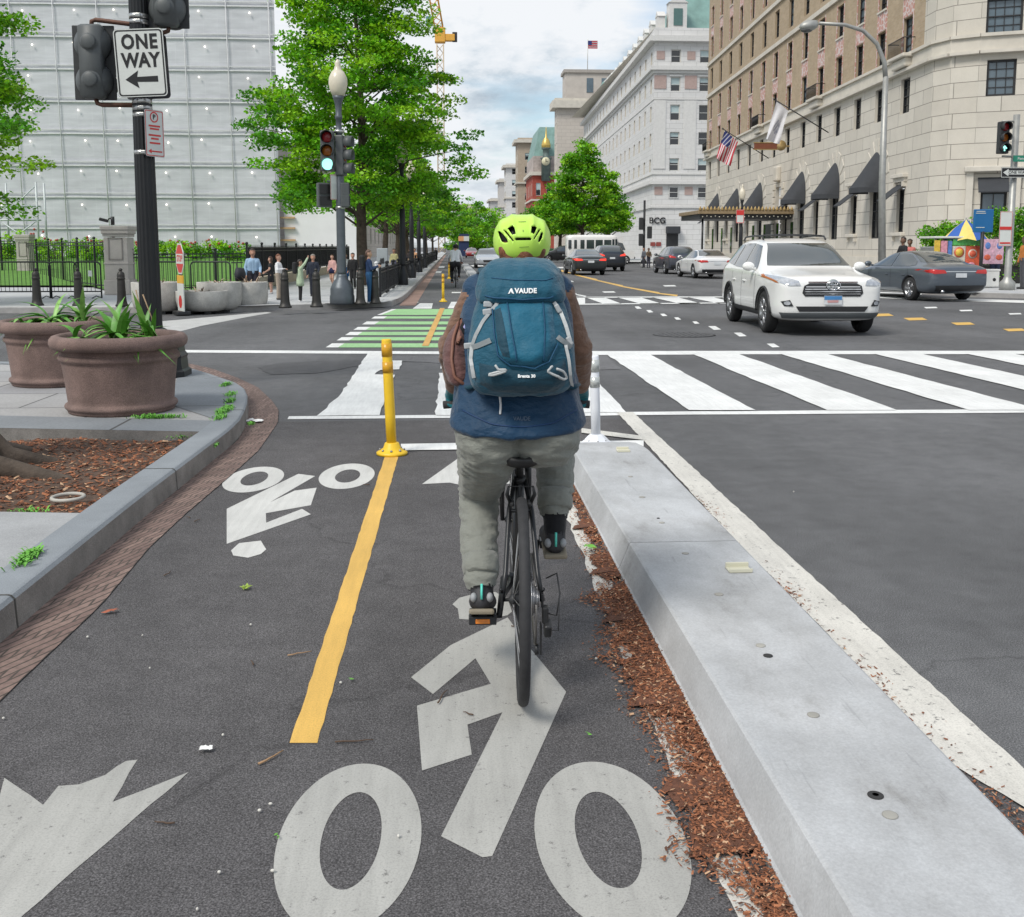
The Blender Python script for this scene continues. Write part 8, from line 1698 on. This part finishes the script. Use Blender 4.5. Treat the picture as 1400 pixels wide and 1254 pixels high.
p = D(1013, 340, 57); gp_ = lamp_post((p[0], 57, .15), 'black lamp post with cream globe in front of the hotel canopy', iron2, 4.0, None); gp_.scale = (.8, .8, 1); p = D(1012, 296, 56.8); e = empty('parking_sign', p, 'small red and white parking sign on the black globe lamp post', 'sign'); sign_board(e, .45, .75, FACE((0, 0, 0)), sw, sback, .03, sred, .03, .01); mb = MB(); mb.box((0, -.012, .2), (.38, .01, .25)); mb.build('lettering', sred, e)
def tpole(px, py, Y, h_, lab, mat, r=.08): p = D(px, py, Y); e = empty('signal_post', (p[0], Y, .15), lab, 'signal pole'); mb = MB(); mb.lathe([(.24, 0), (.24, .25), (.14, .35), (r * 1.1, .45), (r, h_)], n=16); mb.build('pole', mat, e); return e
Yr = 32.2; TP = tpole(1377, 390, Yr, 5.55, 'grey signal post with traffic light at the right edge', gal, .10); rx = lambda px, py: (D(px, py, Yr)[0] - TP.location.x, D(px, py, Yr)[2] - .15)
a, z_ = rx(1369, 189); sig_front(TP, a, -.1, z_, 2, 0, MATS['signal_dark'], True, 1.0); mb = MB()
for py in (166, 214): q = rx(1369, py); mb = MB(); mb.tube([(q[0], -.05, q[1]), (.06, 0, q[1])], .03, 8); mb.build('bracket', gal, TP)
p = D(1388, 236, Yr - .2); e = empty('one_way_arrow_sign', p, 'black and white ONE WAY arrow sign at the right edge', 'sign'); sign_board(e, .92, .32, FACE((0, 0, 0)), sb, sback, .02, sw, .015, .006); mb = MB(); mb.add([(x, y, .004) for x, y in ((-.40, 0), (-.22, .115), (-.22, .062), (.40, .062), (.40, -.062), (-.22, -.062), (-.22, -.115))], [tuple(range(7))], 0, False, FACE((0, 0, 0))); mb.build('arrow', sw, e); put(e, 'ONE WAY', .13, .08, 0, sb, FACE((0, 0, 0)), .002, 1., .006)
p = D(1403, 217, Yr - .2); e = empty('street_name_sign', p, 'green street name sign at the right edge above the ONE WAY arrow', 'sign'); sign_board(e, .86, .20, FACE((0, 0, 0)), M('sign_green', (.02, .22, .14), .4), sback, .02); put(e, 'Pennsylvania', .12, .02, 0, sw, FACE((0, 0, 0)), .001, 1., .004)
p = D(1375, 313, Yr - .15); e = empty('parking_notice', p, 'tall white and red parking notice on the grey signal post', 'sign'); sign_board(e, .42, 1.1, FACE((0, 0, 0)), sw, sback, .02, sred, .012, .01); mb = MB(); mb.box((0, -.01, .02), (.38, .008, .10)); mb.box((0, -.01, -.45), (.34, .008, .05)); mb.build('lettering', sred, e)
Yb = 33.5; p = D(1340, 380, Yb); BS = empty('blue_sign', (p[0], Yb, .15), 'blue information sign on a black post in front of the food cart', 'sign'); mb = MB(); mb.tube([(0, 0, 0), (0, 0, 1.9)], .06, 10); mb.build('post', fr_d, BS); mb = MB(); mb.box((0, 0, 2.25), (.66, .10, .76), bev=.02); mb.build('panel', M('sign_blue', (.012, .13, .33), .4, var=.05), BS)
for zz, w_ in ((2.56, .30), (2.50, .34), (2.03, .3)): mb = MB(); mb.box((-.12, -.056, zz), (w_, .006, .022)); mb.build('lettering', sw, BS)
p = D(880, 362, 84.5); bp2 = tpole(880, 362, 84.5, 5.2, 'black signal post at the far right corner by two pedestrians', iron2, .09)
for py, rz, dx in ((306, PI / 2, -.25), (328, PI / 2, -.25), (318, -PI / 2, .45)): mb = MB(); mb.box((dx, 0, D(880, py, 84.5)[2] - .15), (.36, .4, 1.0), bev=.05); mb.build('traffic_signal', sig_d, bp2)
# food cart
Yk = 35.0; cL, cR = D(1277, 350, Yk)[0], D(1339, 350, Yk)[0]; FC = empty('food_cart', ((cL + cR) / 2, Yk, .15), 'food cart covered with colourful menu boards on the far right pavement', 'food cart'); w_ = cR - cL; mb = MB(); mb.box((0, .6, .95), (w_ * .98, 1.1, .9), bev=.03); mb.box((0, .6, .45), (w_ * .9, .9, .1)); mb.build('body', M('cart_steel', (.42, .42, .42), .35, .6, .1), FC)
mb = MB(); mb.box((0, .55, 1.72), (w_ * 1.03, 1.25, .07), bev=.02); mb.build('counter_roof', M('cart_white', (.66, .67, .62), .5), FC); mb = MB()
for x_ in (-w_ * .46, w_ * .46): mb = MB(); mb.box((x_, .1, 1.2), (.05, .05, 1.1)); mb.build('post', gal, FC)
for x_ in (-.6, .6): mb = MB(); mb.lathe([(.05, -.05), (.24, -.05), (.26, 0), (.24, .05), (.05, .05)], n=20, xf=Matrix.Translation((x_, .3, .26)) @ Matrix.Rotation(PI / 2, 4, 'X')); mb.build('wheel', tyre, FC)
pc = [M('menu%d' % i, c, .5, var=.35, scale=14) for i, c in enumerate(((.62, .12, .06), (.68, .46, .06), (.60, .55, .45), (.10, .42, .10), (.10, .20, .48), (.62, .28, .34)))]
for x0_, x1_, z0_, z1_, m_ in ((-.5, -.38, .65, 1.62, 1), (-.36, -.22, .7, 1.6, 5), (-.2, -.12, .65, 1.6, 4), (-.1, .5, 1.45, 1.66, 3), (-.1, .18, .55, 1.42, 2), (.19, .5, .55, 1.42, 0)): mb = MB(); mb.box((w_ * (x0_ + x1_) / 2, -.0, (z0_ + z1_) / 2), (w_ * (x1_ - x0_), .04, z1_ - z0_)); mb.build('menu_board', pc[m_], FC)
for x_, z_, m_, r_ in ((.04, 1.2, 0, .18), (.04, 1.2, 1, .13), (.34, 1.15, 2, .16), (.34, 1.15, 0, .12), (.06, .75, 1, .15), (.32, .72, 5, .14)): mb = MB(); mb.lathe([(r_, 0), (r_, .012), (.001, .014)], n=20, xf=Matrix.Translation((w_ * x_, -.022 - .008 * (1 if r_ < .16 else 0), z_)) @ Matrix.Rotation(PI / 2, 4, 'X')); mb.build('menu_picture', pc[m_], FC)
p = D(1320, 318, Yk + .5); UM = empty('parasol', (p[0], Yk + .5, .15), 'blue and yellow striped parasol above the food cart', 'parasol'); mb = MB(); n = 8; cz = D(1320, 300, Yk + .5)[2] - .15; ez = cz - .75
for k in range(n):
    a, b = 2 * PI * k / n, 2 * PI * (k + 1) / n; R0 = .80; m_ = (a + b) / 2; tp = (0, 0, cz); q = lambda w_, s_=1: (R0 * s_ * math.cos(w_), R0 * s_ * math.sin(w_), cz - (cz - ez) * s_ ** 1.3); mb.add([tp, q(a, .5), q(b, .5), q(a), q(m_, .93), q(b)], [(0, 1, 2), (1, 3, 4), (1, 4, 2), (2, 4, 5)], k % 2)
mb.build('canopy', [M('para_blue', (.03, .11, .40), .7), M('para_yellow', (.75, .58, .16), .7)], UM, False); mb = MB(); mb.tube([(0, 0, .2), (0, 0, cz + .06)], .025, 8); mb.build('pole', gal, UM)
for px0, px1, m_, lab in ((1341, 1359, 5, 'pink ice cream poster right of the blue sign'), (1361, 1371, 2, 'pale ice cream poster left of the grey signal post'), (1377, 1383, 0, 'narrow red and white poster right of the grey signal post')):
    a, b = D(px0, 327, Yk - .3), D(px1, 361, Yk - .3); mb = MB(); mb.box((0, 0, 0), (b[0] - a[0], .03, a[2] - b[2]), bev=.005); e = mb.build('poster', M('poster%d' % m_, ((.66, .6, .62), (0, 0, 0), (.62, .40, .48), 0, 0, (.60, .36, .44))[m_], .5, var=.45, scale=9)); e.location = ((a[0] + b[0]) / 2, Yk - .3, (a[2] + b[2]) / 2); tag(e, lab, 'poster')
    mb = MB(); mb.sphere((0, -.015, .2), (.10, .02, .12), 0, 12, 8); mb.build('poster_picture', pc[4], e); mb = MB(); mb.sphere((0, -.015, -.2), (.12, .02, .10), 0, 12, 8); mb.build('poster_picture', pc[0], e)
a = D(1352, 398, 34.2); mb = MB(); mb.box((0, 0, .30), (.50, .40, .56), bev=.04); mb.box((0, 0, .60), (.53, .43, .07), bev=.02); e = mb.build('cooler_box', M('cooler_white', (.72, .72, .69), .5, var=.06)); e.location = (a[0], 34.2, .15); tag(e, 'white cooler box on the pavement beside the food cart', 'cooler'); mb = MB(); mb.sphere((.06, -.205, .28), (.06, .01, .06), 0, 10, 6); mb.build('mark', fr_d, e)
a = D(1372, 397, 37); mb = MB(); mb.box((0, 0, .35), (6.0, .7, .7), bev=.02); mb.box((0, -.02, .68), (6.1, .76, .08), bev=.02); e = mb.build('hedge_planter', M('box_black', (.02, .018, .016), .6)); e.location = (a[0] + 2.7, 38.4, .15); tag(e, 'long dark planter box under the clipped hedge at the right', 'planter')
# ================================================================== TREES AND SHRUBS
def leafmat(n, c):
    m = bpy.data.materials.new(n); m.use_nodes = True; nt = m.node_tree; b = nt.nodes['Principled BSDF']; o = [x for x in nt.nodes if x.type == 'OUTPUT_MATERIAL'][0]
    g = nn(nt, 'ShaderNodeNewGeometry'); cc = ramp(nt, g.outputs['Random Per Island'], [(0, lite(c, .42)), (.5, c), (1, lite(c, 1.6))]); nt.links.new(cc, b.inputs['Base Color']); b.inputs['Roughness'].default_value = .5; b.inputs['Specular IOR Level'].default_value = .35
    t = nn(nt, 'ShaderNodeBsdfTranslucent'); nt.links.new(mixc(nt, 1., cc, (1.5, 1.35, .5), 'MULTIPLY'), t.inputs[0]); mx = nn(nt, 'ShaderNodeMixShader'); mx.inputs[0].default_value = .36; nt.links.new(b.outputs[0], mx.inputs[1]); nt.links.new(t.outputs[0], mx.inputs[2]); nt.links.new(mx.outputs[0], o.inputs[0]); return m
LM = [leafmat('foliage', (.135, .38, .014)), leafmat('foliage_light', (.25, .50, .022)), leafmat('foliage_deep', (.065, .24, .012))]
bark = M('bark', (.085, .065, .05), .95, var=.4, scale=9, bump=1., bscale=25)
rng = np.random.default_rng(5)
def leaves(name, cl, size, par=None, mats=LM, up=.55, kind=None):
    """cl: (x, y, z, rx, rz, count, tone): leaf-sized faces spread through flattened tufts"""
    Pn, Mi = [], []
    for x, y, z, rx, rz, n, t in cl:
        v = rng.normal(size=(n, 3)); v /= np.linalg.norm(v, axis=1)[:, None]; v *= (rng.random(n) ** .45)[:, None]; Pn.append(v * (rx, rx, rz) + (x, y, z)); Mi.append(np.full(n, t))
    c = np.concatenate(Pn); mi = np.concatenate(Mi); n = len(c); L = size * rng.uniform(.6, 1.25, n)[:, None]; nr = rng.normal(size=(n, 3)); nr[:, 2] = np.abs(nr[:, 2]) + up; nr /= np.linalg.norm(nr, axis=1)[:, None]
    a = np.cross(nr, rng.normal(size=(n, 3))); a /= np.linalg.norm(a, axis=1)[:, None] + 1e-9; b = np.cross(nr, a); w = L * .36
    vs = np.stack([c - a * L * .5, c + b * w - nr * L * .08, c + a * L * .5, c - b * w - nr * L * .08], 1).reshape(-1, 3)
    me = bpy.data.meshes.new(name); me.vertices.add(4 * n); me.vertices.foreach_set('co', vs.ravel().astype(np.float32)); me.loops.add(4 * n); me.loops.foreach_set('vertex_index', np.arange(4 * n, dtype=np.int32)); me.polygons.add(n); me.polygons.foreach_set('loop_start', np.arange(0, 4 * n, 4, dtype=np.int32))
    for m in mats: me.materials.append(m)
    me.polygons.foreach_set('material_index', mi.astype(np.int32)); me.update(calc_edges=True); o = bpy.data.objects.new(name, me); COL.objects.link(o)
    if par is not None: o.parent = par
    return o
def tree(x, y, label, h, z0, rad, n_cl, n_lf, leaf, tr=.22, seed=1, grp=None, cx=0., rz_=.34, rsz=.75, base=.15, roots=False, trunk_top=.88):
    """rad(z) gives the crown's half-width at height z"""
    R_g = random.Random(seed); e = empty('street_tree', (x, y, base), label, 'tree', grp); cl, limbs = [], []
    while len(cl) < n_cl:
        z = z0 + (h - z0) * R_g.random(); r = rad(z)
        if R_g.random() > r / max(rad(z0 + (h - z0) * k / 10) for k in range(11)) + .12: continue
        a = R_g.uniform(0, 2 * PI); q = r * (.30 + .70 * R_g.random() ** .55) * (.82 + .25 * math.sin(3 * a + z * 1.3 + seed)); zz_ = z + .22 * (q / max(r, .1)) * R_g.uniform(-1, .6)
        s_ = rsz * R_g.uniform(.6, 1.15); cl.append((cx + q * math.cos(a), q * math.sin(a), zz_, s_, s_ * rz_ * R_g.uniform(.8, 1.4), int(n_lf * s_ / rsz), R_g.choices((0, 1, 2), (5, 4, 3))[0]))
        if len(limbs) < 70 and R_g.random() < .6: limbs.append((a, q, zz_))
    leaves('crown', cl, leaf, e); mb = MB(); tz = h * trunk_top; lean = R_g.uniform(-.15, .15)
    pth = [(cx * (k / 8) ** 1.5 + .06 * math.sin(k * 1.3 + seed), lean * k / 8, tz * k / 8) for k in range(9)]; mb.tube([(0, 0, -.1), (0, 0, .12)] + pth[1:], [tr * 1.5, tr * 1.15] + [max(.02, tr * (1 - .95 * (k / 8) ** 1.1)) for k in range(1, 9)], 12)
    if roots:
        for k in range(9): a = k * .7 + .2; L = R_g.uniform(.5, 1.15); mb.tube([(tr * .7 * math.cos(a), tr * .7 * math.sin(a), .22), (tr * 1.6 * math.cos(a), tr * 1.6 * math.sin(a), .05), (L * math.cos(a + .1), L * math.sin(a + .1), -.03), ((L + .3) * math.cos(a + .25), (L + .3) * math.sin(a + .25), -.1)], [tr * .55, tr * .4, .05, .015], 8)
    mb.build('trunk', bark, e); mb = MB()
    for a, q, z in limbs:
        zs_ = max(z0 * .75, z - q * R_g.uniform(.35, .6)); t = min(8, zs_ / tz * 8); k = min(7, int(t)); b = Vector(pth[k]).lerp(Vector(pth[k + 1]), t - k) if zs_ < tz else Vector(pth[8]); T = Vector((cx + q * math.cos(a), q * math.sin(a), z - .05)); m = b.lerp(T, .5) + Vector((R_g.uniform(-.12, .12), R_g.uniform(-.12, .12), .12 * q)); r_ = max(.015, tr * .26 * (1 - z / h * .6)); mb.tube([b, m, T], [r_, r_ * .6, .008], 6)
    mb.build('limbs', bark, e); return e
def prof(pts): return lambda z: float(np.interp(z, [p[0] for p in pts], [p[1] for p in pts]))
tx_ = D(497, 360, 38)[0]
tree(tx_, 38, 'big bright green street tree filling the sky left of the cyclist', 14.2, 2.75, prof([(2.7, 3.0), (3.3, 3.9), (5.0, 4.35), (6.5, 4.1), (8, 3.6), (9.6, 2.75), (10.7, 2.35), (12.5, 1.9), (14.2, .4)]), 560, 150, .15, .21, 3, None, -.10)
for i, (px, Y, h, r, s_) in enumerate(((527, 50, 8.2, 3.3, 4), (543, 61, 8.4, 3.5, 5), (556, 74, 8.6, 3.8, 6), (572, 90, 9, 4.2, 7), (583, 110, 9.4, 4.6, 8), (592, 135, 9.6, 5, 9))):
    lab = ('second', 'third', 'fourth', 'fifth', 'sixth', 'farthest')[i] + ' street tree in the row beside the cycle lane, beyond the big one'
    tree(D(px, 340, Y)[0], Y, lab, h, 2.7, prof([(2.5, r * .75), (4, r), (h * .7, r * .75), (h, .3)]), 110, 70, .19 + .03 * i, .16, s_, 'trees along the cycle lane')
for i, (px, Y, h, r, s_, dx) in enumerate(((797, 110, 12.6, 4.3, 21, 0), (766, 124, 8.8, 4.0, 22, 0), (744, 142, 7.2, 3.9, 23, 0), (832, 113, 8.4, 3.0, 24, 0))):
    tree(D(px, 340, Y)[0], Y, ('tallest leafy street tree in front of the white corner building', 'second leafy tree left of the tallest one across the street', 'third leafy tree, leftmost of the group across the street', 'small leafy tree right of the tallest one, by the white corner building')[i], h, 3.2, prof([(3, r * .6), (5, r), (h * .65, r * .85), (h * .88, r * .45), (h, .2)]), 230 if i == 0 else 150, 80, .32, .26, s_, None, dx, .36, 1.15)
for i, (px, Y, h, r) in enumerate(((632, 190, 8.5, 4.4), (652, 205, 10.5, 5.2), (676, 220, 9.4, 5), (640, 260, 14, 7), (664, 290, 12.5, 6), (690, 260, 9, 5), (715, 200, 7, 4))):
    tree(D(px, 340, Y)[0], Y, ('far green tree left of the silver car at the street end', 'far rounded tree at the middle of the street end', 'far tree hidden partly by the lime helmet', 'farthest dark tree at the left of the street end', 'farthest tree at the middle of the street end', 'far tree behind the helmet right edge', 'far low tree right of the helmet')[i], h, 1.2, prof([(1, r * .7), (h * .4, r), (h * .75, r * .8), (h, .3)]), 60, 60, .5, .3, 31 + i, 'far trees at the street end', 0, .4, 1.5)
tree(-12.3, 25.5, 'green street tree at the far left edge, mostly outside the picture', 9.4, 2.4, prof([(2.2, 1.6), (3.2, 2.7), (4.6, 3.0), (6.2, 2.3), (9.4, .4)]), 230, 140, .13, .18, 41)
g0 = G(-62, 640, .1); tree(g0[0], g0[1], 'trunk with spreading roots in the mulch bed at the left edge', 8.5, 5.2, prof([(5, 1.2), (6.5, 1.8), (8.5, .3)]), 40, 60, .11, .20, 43, None, -1.3, base=.1, roots=True, trunk_top=.8)
rb = M('rose_red', (.35, .07, .05), .6)
for i in range(17):
    px = -12 + i * 21.5; Y = 56 + (i % 3) * 2; p = D(px, 350, Y); e = empty('shrub', (p[0], Y, .8), 'rose shrub in the flower border behind the railings', 'shrub', 'rose shrubs behind the railings'); h = random.uniform(.8, 1.15) * (1.5 if i in (2, 3) else 1)
    leaves('foliage', [(random.gauss(0, .35), random.gauss(0, .3), random.uniform(.2, h), .38, .28, 60, random.choice((0, 1, 1, 2))) for _ in range(12)], .15, e)
    for k in range(4): mb = MB(); mb.sphere((random.gauss(0, .45), random.gauss(-.2, .2), h * random.uniform(.8, 1.2)), .07, 0, 8, 6); mb.build('bloom', rb, e)
    mb = MB()
    for k in range(5): mb.tube([(0, 0, -.3), (random.gauss(0, .3), random.gauss(0, .2), h * .8)], .02, 5)
    mb.build('stems', bark, e)
cl = []; xa, xb = D(1262, 350, 38.5)[0], D(1412, 350, 38.5)[0]
for i in range(230): x_ = random.uniform(xa, xb); cl.append((x_ - xa, random.uniform(-.35, .35), random.uniform(.3, 2.25 + (.45 if x_ > xa + 2.0 else -.1)), .38, .32, 75, random.choice((0, 0, 2, 2, 1))))
hg = leaves('hedge', cl, .11, None, LM, .1); hg.location = (xa, 38.5, .15); tag(hg, 'clipped dense green hedge behind the food cart', 'hedge')
